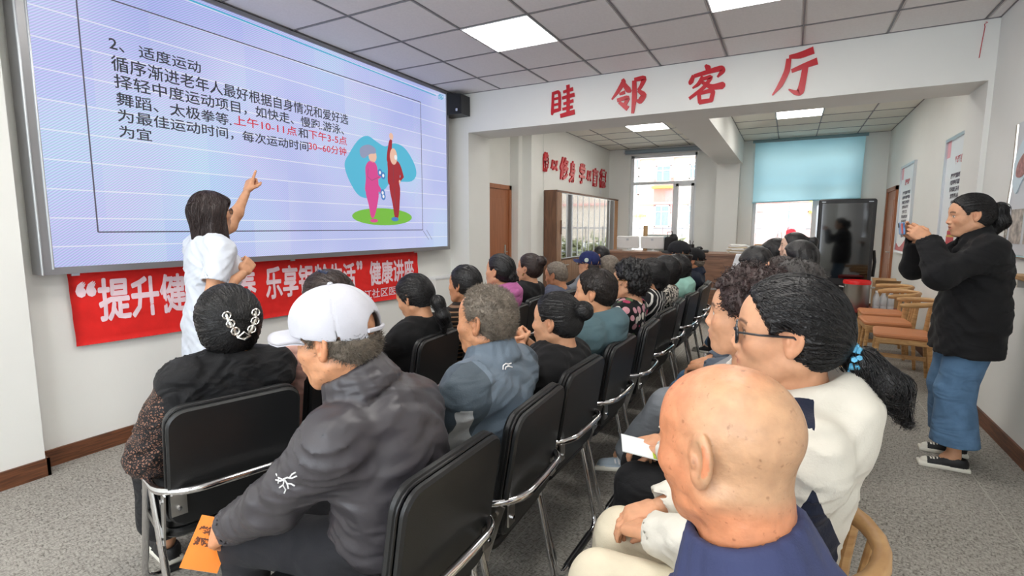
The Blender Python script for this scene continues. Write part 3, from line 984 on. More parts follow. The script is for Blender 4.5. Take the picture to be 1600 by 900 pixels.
def hand_sdf(curl=(0.5, 0.5, 0.5, 0.5), thumb=0.4, side=1, spread=0.06):
    """hand along +x, palm towards -z, thumb on the +y side (mirrored with side)"""
    F = SDF()
    F.cap((-0.03, 0, 0), (0.012, 0, 0), 0.025, 0.025, k=0.02, sq=(1, 1, 0.78))
    F.box((0.045, 0, 0.0), (0.030, 0.026, 0.003), 0.012, k=0.02)
    F.ell((0.03, 0.022, -0.008), (0.028, 0.016, 0.014), k=0.015)
    ys = (0.029, 0.0095, -0.0095, -0.028); ln = (0.068, 0.076, 0.070, 0.055); x0 = (0.083, 0.088, 0.085, 0.078)
    for i in range(4):
        a = 0.0; p = np.array((x0[i], ys[i], 0.0)); sp = (1.5 - i) * spread
        prev = np.array((x0[i] - 0.03, ys[i] * 0.9, 0.0)); F.cap(prev, p, 0.0105, 0.0098, k=0.012)
        for j, fr in enumerate((0.45, 0.31, 0.24)):
            a += curl[i] * (0.8, 1.1, 0.75)[j]
            d = np.array((math.cos(a) * math.cos(sp), math.sin(sp), -math.sin(a)))
            q = p + d * ln[i] * fr
            F.cap(p, q, 0.0092 - 0.0008 * j - (0.001 if i == 3 else 0), 0.0086 - 0.0009 * j - (0.001 if i == 3 else 0), k=0.005)
            p = q
    a = thumb
    p = np.array((0.018, 0.027, -0.006))
    d = unit((0.62, 0.72 - 0.4 * a, -0.25 - 0.5 * a)); q = p + d * 0.042; F.cap(p, q, 0.0135, 0.0105, k=0.014)
    d2 = unit((0.85, 0.35 - 0.7 * a, -0.2 - 0.5 * a)); q2 = q + d2 * 0.032; F.cap(q, q2, 0.0102, 0.0095, k=0.006)
    d3 = unit((0.9, 0.1 - 0.9 * a, -0.2 - 0.3 * a)); F.cap(q2, q2 + d3 * 0.024, 0.0094, 0.0075, k=0.006)
    return F

def tf(V, R, o):
    return V @ np.asarray(R).T + np.asarray(o)

def person(name_label, xy, heading, head, p):
    """XY: where the root stands; HEAD: world position of the head's centre; P: everything else"""
    rs = np.random.RandomState(p.get('seed', 1) + int(abs(head[0] * 100) + abs(head[1] * 1000)))
    root = thing('person', name_label, 'person', (xy[0], xy[1], 0), heading, p.get('group'))
    ch, sh = math.cos(-heading), math.sin(-heading)
    def loc(w):
        x, y = w[0] - xy[0], w[1] - xy[1]
        return np.array((x * ch - y * sh, x * sh + y * ch, w[2]))
    fem = p.get('fem', True); q = p.get('res', 1.0); near = p.get('near', False)
    s = p.get('hs', 0.97)
    H = loc(head)
    Rh = rot_xyz(p.get('yaw', 0), p.get('pitch', 0), p.get('roll', 0))
    stand = p.get('stand', False)
    P0 = np.array(p.get('pelvis', (0, 0, 0.86 if stand else 0.50)), float)
    Rn = rot_xyz(p.get('yaw', 0) * 0.3, p.get('pitch', 0) * 0.5, p.get('roll', 0) * 0.4)
    NB = H + Rn @ np.array((-0.035, 0, p.get('nb_off', -0.142))) * s
    NB = NB + np.array(p.get('nb_shift', (0, 0, 0)), float)
    ax = NB - P0; u = unit(ax)
    bw = p.get('w', 1.0) * (0.93 if fem else 1.0); bd = p.get('depth', 1.0)
    back = np.array((-1, 0, 0)) * p.get('slouch', 0.03)
    twist = p.get('twist', 0.0); sd = np.array((-math.sin(twist), math.cos(twist), 0)); fw = np.array((math.cos(twist), math.sin(twist), 0))
    belly = P0 + ax * 0.33 + back * 0.6; chest = P0 + ax * 0.66 + back
    SH = P0 + ax * 0.85 + back * 0.4
    sw = 0.166 * bw
    shl = p.get('shrug', 0.0)
    Sj = {1: SH + sd * sw + np.array((0, 0, shl)), -1: SH - sd * sw + np.array((0, 0, shl))}
    def torso(F, f, k=0.06):
        if p.get('skirt_top', True):
            F.ell(P0 + np.array((-0.005, 0, 0.03)), (0.125 * bd + f, 0.168 * bw + f, 0.12 + f), k=k)
        F.ell(belly + np.array((p.get('belly', 0.0), 0, 0)), (0.108 * bd + p.get('belly', 0) + f, 0.15 * bw + f, 0.15 + f), k=k)
        F.ell(chest, (0.108 * bd + f, 0.158 * bw + f, 0.165 + f), k=k)
        F.cap(Sj[1] - sd * 0.025, Sj[-1] + sd * 0.025, 0.05 + f, k=k)
        for sg in (1, -1):
            F.cap(Sj[sg] * 0.75 + NB * 0.25 + np.array((-0.015, 0, 0.012)), NB + np.array((-0.01, 0, -0.012)), 0.045 + f * 0.7, 0.04 + f * 0.5, k=0.05)
            if fem:
                F.ell(chest + fw * (0.085 * bd) + sd * sg * 0.07 * bw + np.array((0, 0, -0.02)), (0.055 + f, 0.062 + f, 0.065 + f), k=0.05)
    arms = {}
    la, lf = p.get('la', 0.275), p.get('lf', 0.235)
    for sg, key in ((1, 'L'), (-1, 'R')):
        a = p.get(key, {})
        T = np.array(loc(a['at_w']) if 'at_w' in a else a.get('at', (0.30, sg * 0.10, 0.60)), float)
        E, Wp = ik(Sj[sg], T, la, lf, a.get('pole', (-0.5, sg * 0.8, -0.6)))
        arms[sg] = (Sj[sg], E, Wp, a)
    hip = {sg: P0 + np.array((0.0, sg * 0.088, -0.02)) for sg in (1, -1)}
    legs = {}
    for sg, key in ((1, 'LL'), (-1, 'RL')):
        a = p.get(key, {})
        if stand:
            kn = np.array(a.get('knee', (0.02, sg * 0.09, 0.46))); an = np.array(a.get('ankle', (0, sg * 0.09, 0.085)))
        else:
            kn = np.array(a.get('knee', (0.42, sg * 0.11, 0.475))); an = np.array(a.get('ankle', (0.40, sg * 0.11, 0.085)))
        legs[sg] = (hip[sg], kn, an, np.array(a.get('toe', (1.0, sg * 0.15, 0))))
    # ---- body: head and neck, inner trunk, arms, hands, shins: one mesh
    p['nb_h'] = Rh.T @ (NB - H) / s
    p['down_h'] = Rh.T @ unit(chest - NB)
    F = head_sdf(p)
    V, Q = F.mesh((0.0028 if near else 0.0046 * q) / s)
    C = head_colors(V, p)
    parts = [(tf(V * s, Rh, H), Q)]; cols = [C]
    skin = np.array(p.get('skin', srgb(208, 160, 128))[:3])
    if p.get('inner', True):
        F = SDF(); torso(F, -0.016)
        if not stand:
            for sg in (1, -1):
                F.cap(legs[sg][0], legs[sg][1], 0.06, 0.042, k=0.03)
        V, Q = F.mesh(0.02 * max(1, q)); parts.append((V, Q)); cols.append(np.repeat(skin[None], len(V), 0))
    for sg in (1, -1):
        S_, E, Wp, a = arms[sg]
        if a.get('skip'): continue
        fs = 0.92 if fem else 1.0
        F = SDF(); F.cap(S_, S_ * 0.5 + E * 0.5, 0.046 * fs, 0.044 * fs, k=0.03).cap(S_ * 0.5 + E * 0.5, E, 0.044 * fs, 0.036 * fs, k=0.03)
        F.cap(E, E * 0.6 + Wp * 0.4, 0.037 * fs, 0.038 * fs, k=0.03).cap(E * 0.6 + Wp * 0.4, Wp, 0.038 * fs, 0.025 * fs, k=0.03)
        V, Q = F.mesh(a.get('res', 0.009 * q)); parts.append((V, Q)); cols.append(np.repeat(skin[None] * np.array((1.0, 0.97, 0.95)), len(V), 0))
        hx = unit(a['dir']) if 'dir' in a else unit(Wp - E)
        nrm = np.array(a.get('palm', (0, 0, -1)), float); zz = -nrm; zz = unit(zz - hx * (zz @ hx)); yy = np.cross(zz, hx)
        # thumb side: +y of a right-handed frame is the thumb of the left hand palm down
        Fh = hand_sdf(a.get('curl', (0.45, 0.5, 0.55, 0.6)), a.get('thumb', 0.4), 1, a.get('spread', 0.05))
        V, Q = Fh.mesh(a.get('hres', 0.0048 * q))
        V = V * np.array((1, 1, 1)) * (0.93 if fem else 1.0)
        flip = (sg == 1)                                             # thumb towards the body's middle
        if flip: V = V * np.array((1, -1, 1)); Q = Q[:, ::-1]
        parts.append((tf(V, np.stack([hx, yy, zz], 1), Wp + hx * 0.012), Q)); cols.append(np.repeat(skin[None] * np.array((1.0, 0.95, 0.92)), len(V), 0))
    if p.get('shins', True):
        for sg in (1, -1):
            h_, k_, a_, t_ = legs[sg]
            F = SDF(); F.cap(k_, a_, 0.046, 0.033, k=0.02); F.ell(a_ + np.array((0.02, 0, -0.03)), (0.05, 0.03, 0.035), k=0.03)
            V, Q = F.mesh(0.012); parts.append((V, Q)); cols.append(np.repeat(skin[None], len(V), 0))
    V, Q = join(parts)
    body = link('body', np_mesh('body', V, Q, p.get('skin_mat', SKIN), col=np.concatenate(cols)), root)
    # ---- hair
    hd = p.get('hair')
    if hd:
        if p.get('cap'): hd = dict(hd, under_cap=True)
        F = hair_sdf(hd['style'], hd)
        V, Q = F.mesh(hd.get('res', (0.0034 if near else 0.0052 * q)) / s)
        st = strands(F, V, hd, rs)
        pr = [(V, Q)] + ([st] if st is not None else [])
        for nm in hd.get('extra', []):                              # loose tails: their own locks
            F2 = SDF(); F2.poly([np.array(c) for c in nm['pts']], nm['r'], k=0.02)
            F2.disp.append(lambda X, Y, Z: 0.003 * nz((X * 150, Y * 150, Z * 25), 8))
            V2, Q2 = F2.mesh(0.0045 * q / s); pr.append((V2, Q2))
            if nm.get('n'):
                st2 = strands(F2, V2, nm, rs); pr.append(st2)
        V, Q = join(pr)
        link('hair', np_mesh('hair', tf(V * s, Rh, H), Q, hd.get('mat', HAIR_BLACK)), root)
    # ---- upper garment
    t = p.get('top')
    if t:
        f = t.get('loose', 0.012); hres = t.get('res', (0.0075 if near else 0.0115 * q))
        F = SDF(); torso(F, f)
        for extra in t.get('add', []):
            F.cap(loc(extra[0]) if extra[4:] else extra[0], loc(extra[1]) if extra[4:] else extra[1], extra[2], extra[3], k=0.06)
        if 'hem' in t: F.plane((0, 0, -1), -t['hem'], k=0.006)
        if stand and t.get('skirt'):
            pass
        am = t.get('wr', 0.005); sc = t.get('wscale', 1.0); sd_ = p.get('seed', 1) * 7
        def wr(X, Y, Z):
            w1 = nz((X * 11, Y * 11, Z * 11), sd_ + 3) * 1.6
            u = (Z + 0.75 * np.abs(Y) - 0.5 * X) * 85 * sc; v = (Z - 0.9 * Y + 0.4 * X) * 105 * sc
            n1 = nz((X * 20 * sc, Y * 24 * sc, u + w1), sd_ + 1)
            n2 = nz((v - w1, X * 26 * sc, Y * 20 * sc), sd_ + 2)
            m = 0.5 + 0.5 * nz((X * 9, Y * 9, Z * 9), sd_ + 4)
            return am * 1.7 * ((1.1 * np.sqrt(np.abs(n1) + 0.004) - 0.75) * (0.3 + 0.7 * m) + 0.45 * n2 * (1 - 0.6 * m))
        late = []
        sl = t.get('sleeve', 'long')
        for sg in (1, -1):
            S_, E, Wp, a = arms[sg]
            r0 = 0.051 + f
            if sl == 'none': continue
            F.cap(S_, E, r0, 0.043 + f * t.get('puff', 1.0), k=0.05) if sl != 'short' else F.cap(S_, S_ * 0.35 + E * 0.65, r0, 0.048 + f, k=0.03)
            if sl == 'short':
                late.append((S_ * 0.35 + E * 0.65, unit(E - S_)))
            else:
                wc = Wp if sl == 'long' else E * 0.45 + Wp * 0.55
                F.cap(E, wc, 0.042 + f, 0.032 + f * 0.8, k=0.035)
                dd = unit(Wp - E)
                late.append((wc, dd))
        F.fold(wr)
        for e_, dd in late:
            u1 = unit(np.cross(dd, (0.3, 0.1, 0.9))); R = np.stack([u1, np.cross(dd, u1), dd], 1)
            rr_ = (0.048 + f if sl == 'short' else 0.032 + f * 0.8)
            F.box(e_ + dd * 0.043, (0.09, 0.09, 0.04), 0.0, k=0.004, sub=True, R=R)
            F.cap(e_ - dd * 0.015, e_ + dd * 0.09, rr_ - 0.008, k=0.004, sub=True)
        nk = t.get('neck', 'round')
        nax = unit(H + Rh @ np.array((-0.03, 0, -0.05)) * s - NB)
        side = unit(np.cross(nax, fw)); frt = np.cross(side, nax)
        if nk in ('round', 'lapel', 'wide', 'shirt', 'stand', 'hood', 'v'):
            rr = {'round': 0.066, 'wide': 0.08, 'v': 0.068}.get(nk, 0.062) * (0.94 if fem else 1.04) * p.get('neck', 1.0) ** 0.5
            F.cap(NB - nax * 0.035 + frt * 0.012, NB + nax * 0.12 + frt * 0.012, rr, rr * 1.05, k=0.012, sub=True)
        if nk in ('lapel', 'v'):
            F.cap(NB + frt * 0.10 - nax * 0.01, chest + fw * 0.13 * bd + np.array((0, 0, t.get('vdrop', -0.02))), 0.055, 0.012, k=0.012, sub=True)
        def ring(r, up, tube, squash=1.0, tilt=0.0, gap=0.0, back_=0.0, k=0.01, ell_=1.0):
            pts = []
            n = 18
            for i in range(n + 1):
                a_ = gap + (2 * PI - 2 * gap) * i / n
                pts.append(NB + nax * (up - tilt * math.cos(a_)) + frt * (r * math.cos(a_) * ell_ + 0.008 - back_) + side * (r * math.sin(a_)))
            F.poly(pts, tube, k=k)
        fr = (0.94 if fem else 1.04) * p.get('neck', 1.0) ** 0.5
        if nk == 'stand':
            for i in range(5): ring(0.074 * fr - 0.0015 * i, 0.0 + 0.0125 * i, 0.009, gap=0.12)
        if nk == 'shirt':
            [ring((0.068 + 0.0042 * i) * fr, 0.068 - 0.0125 * i, 0.0085, gap=0.12 + 0.03 * i, tilt=0.016 + 0.003 * i) for i in range(7)]
        if nk == 'lapel':
            [ring((0.070 + 0.004 * i) * fr, 0.052 - 0.012 * i, 0.009, gap=0.45, tilt=0.022) for i in range(5)]
            for sg in (1, -1):
                F.poly([NB + side * sg * 0.062 + frt * 0.055 + nax * 0.02, NB + side * sg * 0.075 + frt * 0.105 - nax * 0.05, chest + fw * 0.135 * bd + side * sg * 0.055 + np.array((0, 0, 0.03)), chest + fw * 0.145 * bd + side * sg * 0.012 + np.array((0, 0, -0.10))], [0.012, 0.018, 0.02, 0.01], k=0.008)
        if nk == 'hood':
            ring(0.084, 0.022, 0.020, tilt=0.025, gap=0.25, back_=0.012, k=0.02)
            F.ell(NB - frt * 0.092 + nax * 0.008, (0.048, 0.096, 0.034), k=0.035)
            F.ell(NB - frt * 0.088 - nax * 0.055, (0.048, 0.104, 0.074), k=0.05)
        V, Q = F.mesh(hres)
        pan = None
        if 'panel' in t:
            pan = np.zeros((len(V), 3))
            for ci, sdist in enumerate(t['panel'](V, dict(S=Sj, NB=NB, P0=P0, chest=chest, arms=arms, H=H, ax=ax))):
                pan[:, ci] = 0.5 + np.clip(sdist * 20, -0.5, 0.5)
        link(t.get('name', 'shirt'), np_mesh('garment', V, Q, t['mat'], col=pan), root)
        p['_arms'] = arms; p['_NB'] = NB; p['_chest'] = chest; p['_S'] = Sj
        if t.get('under'):
            F = SDF(); torso(F, -0.004)
            F.cap(NB - nax * 0.03 + frt * 0.012, NB + nax * 0.12 + frt * 0.012, 0.06 * fr, k=0.01, sub=True)
            V, Q = F.mesh(0.012); link('undershirt', np_mesh('garment', V, Q, t['under']), root)
    # ---- trousers or skirt
    b = p.get('bottom')
    if b:
        F = SDF(); f = b.get('loose', 0.012)
        if b.get('skirt'):
            F.ell(P0 + np.array((0.02, 0, 0.0)), (0.17, 0.19, 0.11), k=0.05)
            for sg in (1, -1):
                h_, k_, a_, t_ = legs[sg]
                F.cap(h_, k_, 0.10, 0.085, k=0.08); F.cap(k_, a_ + np.array((0, 0, 0.10)), 0.085, 0.10, k=0.08)
        else:
            F.ell(P0 + np.array((-0.01, 0, -0.01)), (0.12 + f, 0.165 * bw + f, 0.10 + f), k=0.05)
            for sg in (1, -1):
                h_, k_, a_, t_ = legs[sg]
                e_ = a_ + (k_ - a_) * b.get('crop', 0.05)
                F.cap(h_, k_, 0.079 + f, 0.056 + f, k=0.03); F.cap(k_, e_, 0.054 + f, b.get('cuff', 0.042) + f, k=0.03)
        if not stand and 'seat_z' not in b:
            F.plane((0, 0, -1), -0.30, k=0.01) if b.get('skirt') and b.get('short') else None
        if stand: F.plane((0, 0, -1), -b.get('hem_z', 0.10), k=0.004)
        am = b.get('wr', 0.004)
        F.disp.append(lambda X, Y, Z: -am * np.abs(nz((X * 26, Y * 34, Z * 34), 21)) + am * 0.4)
        V, Q = F.mesh(b.get('res', 0.015 * q))
        link('skirt' if b.get('skirt') else 'trousers', np_mesh('garment', V, Q, b['mat']), root)
    # ---- shoes
    sc_ = p.get('shoes', BLACK_SHOE)
    if sc_ is not None:
        for sg in (1, -1):
            h_, k_, a_, t_ = legs[sg]
            d = unit((t_[0], t_[1], t_[2])); upv = np.array((0, 0, 1.0)) if abs(d[2]) < 0.8 else np.array((-1.0, 0, 0))
            up_ = unit(upv - d * (upv @ d)); y_ = np.cross(up_, d)
            F = SDF(); 
            F.cap((-0.03, 0, -0.055), (0.12, 0, -0.062), 0.034, 0.028, k=0.03, sq=(1.2, 1, 0.8))
            F.cap((-0.025, 0, -0.03), (0.03, 0, -0.035), 0.036, 0.03, k=0.03)
            F.box((0.045, 0, -0.080), (0.115, 0.034, 0.006), 0.006, k=0.008)
            F.cap((-0.03, 0, -0.01), (-0.02, 0, 0.04), 0.03, 0.03, k=0.01, sub=True)
            V, Q = F.mesh(0.008 if not p.get('shoe_res') else p['shoe_res'])
            cq = V[Q].mean(1)
            mi = (cq[:, 2] < -0.067).astype(int)
            if p.get('canvas'):
                mi = np.where((cq[:, 0] > 0.125) | ((cq[:, 0] > 0.02) & (cq[:, 0] < 0.11) & (np.abs(cq[:, 1]) < 0.017) & (cq[:, 2] > -0.052) & (np.sin(cq[:, 0] * 430) > -0.1)), 1, mi)
            mm = sc_ if isinstance(sc_, (list, tuple)) else [sc_, SOLE]
            link('shoe', np_mesh('shoe', tf(V, np.stack([d, y_, up_], 1), a_), Q, mm, mi=mi), root)
    # ---- small things worn on the head
    def on_head(mb, nm, m, smooth=True):
        me = mb.mesh(nm, m, smooth)
        map_mesh(me, lambda c: tf(c * s, Rh, H))
        return link(nm, me, root)
    g = p.get('glasses')
    if g:
        mb = MB()
        for sg in (1, -1):
            pts = [(0.094 - 0.0035 * abs(math.cos(a)) * (1 if math.cos(a) * sg > 0 else 0), sg * 0.033 + 0.024 * math.cos(a), 0.0 + 0.018 * math.sin(a)) for a in np.linspace(0, 2 * PI, 18, endpoint=False)]
            mb.tube(pts, g[1], 6, close=True)
            mb.tube([(0.091, sg * 0.057, 0.008), (0.05, sg * 0.078, 0.008), (-0.01, sg * 0.082, 0.008), (-0.03, sg * 0.08, -0.008)], g[1] * 0.9, 6)
        mb.tube([(0.096, 0.009, 0.004), (0.098, 0, 0.006), (0.096, -0.009, 0.004)], g[1], 6)
        o = on_head(mb, 'spectacles', g[0])
        lb = MB()
        for sg in (1, -1):
            lb.add([(0.093, sg * 0.033 + 0.0235 * math.cos(a), 0.0175 * math.sin(a)) for a in np.linspace(0, 2 * PI, 16, endpoint=False)], [tuple(range(16))])
        l = on_head(lb, 'lens', LENS); l.parent = o
    c = p.get('cap')
    if c:
        make_cap(c, on_head)
    p['on_head'] = on_head; p['root'] = root; p['loc'] = loc; p['H'] = H; p['Rh'] = Rh; p['hs_'] = s
    return root

def make_cap(c, on_head):
    """baseball cap: six-panel crown, bill, back opening with strap"""
    ti = c.get('tilt', 0.10)
    F = SDF(); cc = np.array((-0.012, 0, 0.036)); r = np.array((0.110, 0.0925, 0.104))
    F.ell(cc, r, k=0.01)
    F.ell(cc + (0.045, 0, 0.025), (0.06, 0.075, 0.06), k=0.03)
    F.ell(cc + (0, 0, -0.012), r - 0.006, k=0.003, sub=True)
    F.plane((math.sin(ti), 0, -math.cos(ti)), -(0.016 * math.cos(ti)) - 0.0 , k=0.003)
    F.cap((-0.14, 0, 0.022), (-0.07, 0, 0.03), 0.034, 0.034, k=0.004, sub=True)      # opening at the back
    def seam(X, Y, Z):
        a = np.arctan2(Y - cc[1], X - cc[0]); s = np.abs(np.mod(a + PI / 6, PI / 3) - PI / 6)
        rad = np.sqrt((X - cc[0]) ** 2 + Y ** 2)
        return np.where(s * rad < 0.0045, 0.0015, 0)
    F.disp.append(seam)
    V, Q = F.mesh(c.get('res', 0.0036))
    F2 = SDF()
    # bill: a curved plate
    def plate(X, Y, Z):
        return 0
    n = 14; pts = []
    for i in range(n + 1):
        for j in range(7):
            t = -1 + 2 * i / n; w = j / 6
            y = 0.084 * t; front = 0.084 + 0.082 * math.sqrt(max(0, 1 - (t * 0.98) ** 2)); rear = 0.075 * math.sqrt(max(0, 1 - (t * 0.93) ** 2)) + 0.0
            x = rear + (front - rear) * w
            z = 0.040 - 0.026 * t * t - 0.04 * (x - 0.08) - 0.15 * max(0, -(x - 0.06))
            pts.append((x, y, z))
    top = np.array(pts); bot = top - (0, 0, 0.0035)
    VV = np.concatenate([top, bot]); m = len(top); QQ = []
    for i in range(n):
        for j in range(6):
            a = i * 7 + j; QQ.append((a, a + 7, a + 8, a + 1)); QQ.append((m + a, m + a + 1, m + a + 8, m + a + 7))
    for i in range(n):
        for j in (0, 6):
            a = i * 7 + j; q = (a, m + a, m + a + 7, a + 7); QQ.append(q if j else tuple(reversed(q)))
    for j in range(6):
        for i in (0, n):
            a = i * 7 + j; q = (a, a + 1, m + a + 1, m + a); QQ.append(q)
    QQ = np.array(QQ)
    mb = MB(); mb.add(VV.tolist(), [tuple(q) for q in QQ.tolist()])
    mb.add(V.tolist(), [tuple(q) for q in Q.tolist()])
    o = on_head(mb, 'cap', c['mat'], 'all')
    b = MB(); b.lathe([(0.0005, 0.004), (0.005, 0.003), (0.007, 0.0), (0.007, -0.002)], tuple(cc + (0, 0, r[2] + 0.001)), 10)
    on_head(b, 'cap_button', c['mat']).parent = o
    b = MB()
    # strap across the opening
    arc = [(cc[0] - 0.112 * math.cos(a), 0.094 * math.sin(a), 0.026 - 0.008 + 0.004 * abs(math.sin(a))) for a in np.linspace(-0.42, 0.42, 9)]
    b.tube(arc, 0.0055, 6)
    k = on_head(b, 'cap_strap', c['mat']); k.parent = o
    if c.get('badge'):
        d = MB()
        for (x, y, z, nx, ny, rr) in c['badge']:
            ct = Vector((x, y, z)); nn = Vector((nx, ny, 0.25)).normalized(); a1 = nn.orthogonal().normalized(); a2 = nn.cross(a1)
            ring_ = [ct + (a1 * math.cos(t) + a2 * math.sin(t)) * rr for t in np.linspace(0, 2 * PI, 14, endpoint=False)]
            d.add([ct + nn * 0.004] + [q + nn * 0.003 for q in ring_] + ring_, [(0, 1 + i, 1 + (i + 1) % 14) for i in range(14)] + [(1 + i, 15 + i, 15 + (i + 1) % 14, 1 + (i + 1) % 14) for i in range(14)])
        e = on_head(d, 'cap_badge', c['badge_mat']); e.parent = o

# ---------------------------------------------------------------- the big screen with its slide
def mat_screen():
    m, nt, b = new_mat('screen_light')
    tc = N(nt, 'ShaderNodeTexCoord'); sp = N(nt, 'ShaderNodeSeparateXYZ'); nt.links.new(tc.outputs['Object'], sp.inputs[0])
    cb = N(nt, 'ShaderNodeCombineXYZ'); nt.links.new(sp.outputs['Y'], cb.inputs[0]); nt.links.new(sp.outputs['Z'], cb.inputs[1])
    n = N(nt, 'ShaderNodeTexNoise', Scale=0.9, Detail=1.0); nt.links.new(cb.outputs[0], n.inputs['Vector'])
    rp = ramp(nt, n.outputs['Fac'], [(0.3, srgb(186, 196, 238)), (0.5, srgb(206, 212, 244)), (0.7, srgb(200, 226, 246))])
    # cabinet blocks of slightly different tint
    bk = N(nt, 'ShaderNodeTexBrick', Scale=1.0); bk.offset = 0.0
    bk.inputs['Color1'].default_value = (1, 1, 1, 1); bk.inputs['Color2'].default_value = (0.88, 0.90, 1.0, 1); bk.inputs['Mortar'].default_value = (0.97, 0.97, 1, 1)
    bk.inputs['Mortar Size'].default_value = 0.001; bk.inputs['Brick Width'].default_value = 0.32; bk.inputs['Row Height'].default_value = 0.32
    nt.links.new(cb.outputs[0], bk.inputs['Vector'])
    mu = N(nt, 'ShaderNodeMix', data_type='RGBA', blend_type='MULTIPLY'); mu.inputs['Factor'].default_value = 1
    nt.links.new(rp.outputs[0], mu.inputs['A']); nt.links.new(bk.outputs['Color'], mu.inputs['B'])
    # fine interference pattern of the pixel rows and the bright module rows
    w = N(nt, 'ShaderNodeTexWave', Scale=26.0, Distortion=7.0); w.inputs['Detail'].default_value = 0.5; w.inputs['Detail Scale'].default_value = 0.12
    mpw = N(nt, 'ShaderNodeMapping'); mpw.inputs['Rotation'].default_value = (0, 0, 0.9); nt.links.new(cb.outputs[0], mpw.inputs[0]); nt.links.new(mpw.outputs[0], w.inputs['Vector'])
    w2 = N(nt, 'ShaderNodeTexWave', Scale=20.0, Distortion=9.0); w2.inputs['Detail'].default_value = 0.5; w2.inputs['Detail Scale'].default_value = 0.1
    mp2 = N(nt, 'ShaderNodeMapping'); mp2.inputs['Rotation'].default_value = (0, 0, 1.3); nt.links.new(cb.outputs[0], mp2.inputs[0]); nt.links.new(mp2.outputs[0], w2.inputs['Vector'])
    rr = ramp(nt, w.outputs['Fac'], [(0.0, (0.79, 0.81, 0.88, 1)), (1.0, (1.13, 1.12, 1.09, 1))])
    r2 = ramp(nt, w2.outputs['Fac'], [(0.0, (1.10, 0.93, 1.08, 1)), (1.0, (0.91, 1.06, 1.0, 1))])
    m2 = N(nt, 'ShaderNodeMix', data_type='RGBA', blend_type='MULTIPLY'); m2.inputs['Factor'].default_value = 1
    nt.links.new(mu.outputs['Result'], m2.inputs['A']); nt.links.new(rr.outputs[0], m2.inputs['B'])
    m3 = N(nt, 'ShaderNodeMix', data_type='RGBA', blend_type='MULTIPLY'); m3.inputs['Factor'].default_value = 1
    nt.links.new(m2.outputs['Result'], m3.inputs['A']); nt.links.new(r2.outputs[0], m3.inputs['B'])
    pp = N(nt, 'ShaderNodeMath', operation='PINGPONG'); pp.inputs[1].default_value = 0.08; nt.links.new(sp.outputs['Z'], pp.inputs[0])
    lt = N(nt, 'ShaderNodeMath', operation='LESS_THAN'); lt.inputs[1].default_value = 0.0035; nt.links.new(pp.outputs[0], lt.inputs[0])
    m4 = N(nt, 'ShaderNodeMix', data_type='RGBA'); ml = N(nt, 'ShaderNodeMath', operation='MULTIPLY'); ml.inputs[1].default_value = 0.55
    nt.links.new(lt.outputs[0], ml.inputs[0]); nt.links.new(ml.outputs[0], m4.inputs['Factor'])
    nt.links.new(m3.outputs['Result'], m4.inputs['A']); m4.inputs['B'].default_value = (1, 1, 1, 1)
    b.inputs['Base Color'].default_value = (0.01, 0.01, 0.01, 1); b.inputs['Roughness'].default_value = 0.5
    nt.links.new(m4.outputs['Result'], b.inputs['Emission Color']); b.inputs['Emission Strength'].default_value = 0.72
    return m
SX = -3.60
screen = thing('display_wall', 'large bright wall screen showing a slide of black and red lettering', 'screen', (SX, 3.15, 1.12))
M_LEDFRAME = mat('grey_screen_frame', srgb(150, 150, 152), rough=0.35, metal=0.6)
fy0, fy1, fz0, fz1 = 1.215, 5.06, 1.125, 2.945
ay0, ay1, az0, az1 = 1.275, 5.02, 1.165, 2.915
def scr(y, z, d=0.0):
    return (d, y - 3.15, z - 1.12)
MB().box(scr(fy0 + 0.01, fz0 + 0.01, -0.105), scr(fy1 - 0.01, fz1 - 0.005, -0.012)).build('screen_case', M_BLACKPLASTIC, screen)
MB().box(scr(ay0, az0, -0.012), scr(ay1, az1, 0.0)).build('lit_panel', mat_screen(), screen)
for (y0, z0, y1, z1) in ((fy0, fz0, ay0, fz1), (ay1, fz0, fy1, fz1), (ay0, fz0, ay1, az0), (ay0, az1, ay1, fz1)):
    MB().box(scr(y0, z0, -0.10), scr(y1, z1, 0.012)).build('screen_frame', M_LEDFRAME, screen)
MB().tube([scr(fy0 + 0.006, fz0, 0.014), scr(fy0 + 0.006, fz1, 0.014)], 0.007, 8).tube([scr(ay0 - 0.006, fz0 + .03, 0.014), scr(ay0 - 0.006, fz1, 0.014)], 0.006, 8).build('frame_trim', M_ALU, screen, True)
K_BLACK = emit('slide_black', srgb(38, 42, 58), 0.5); K_RED = emit('slide_red', srgb(206, 26, 52), 0.75); K_TEAL = emit('slide_teal', srgb(60, 178, 214), 0.70)
K_LINE = emit('slide_line', srgb(96, 92, 110), 0.55)
def slide_text(body, y0, y1, ztop, zbot, m, bold=0.011):
    me = text_mesh(body, 1.0, 0.0); lo, hi = mesh_bounds(me)
    co = np.empty(len(me.vertices) * 3); me.vertices.foreach_get('co', co); co = co.reshape(-1, 3)
    tris = [tuple(p.vertices) for p in me.polygons]; mb = MB()
    for k, (du, dv) in enumerate(((0, 0), (bold, 0), (-bold, 0), (0, bold), (0, -bold))):
        u = (co[:, 0] + du - lo[0]) / (hi[0] - lo[0]); v = (co[:, 1] + dv - lo[1]) / (hi[1] - lo[1])
        mb.add(np.stack([np.full(len(co), 0.0012 + 0.00004 * k), y0 + (y1 - y0) * u - 3.15, zbot + (ztop - zbot) * v - 1.12], 1).tolist(), tris)
    mb.build('slide_lettering', m, screen)
HT = 0.078
slide_text('2、', 1.642, 1.72, 2.500, 2.435, K_BLACK)
slide_text('适度运动', 1.80, 2.178, 2.505, 2.430, K_BLACK)
slide_text('循序渐进老年人最好根据自身情况和爱好选', 1.645, 3.500, 2.405, 2.316, K_BLACK)
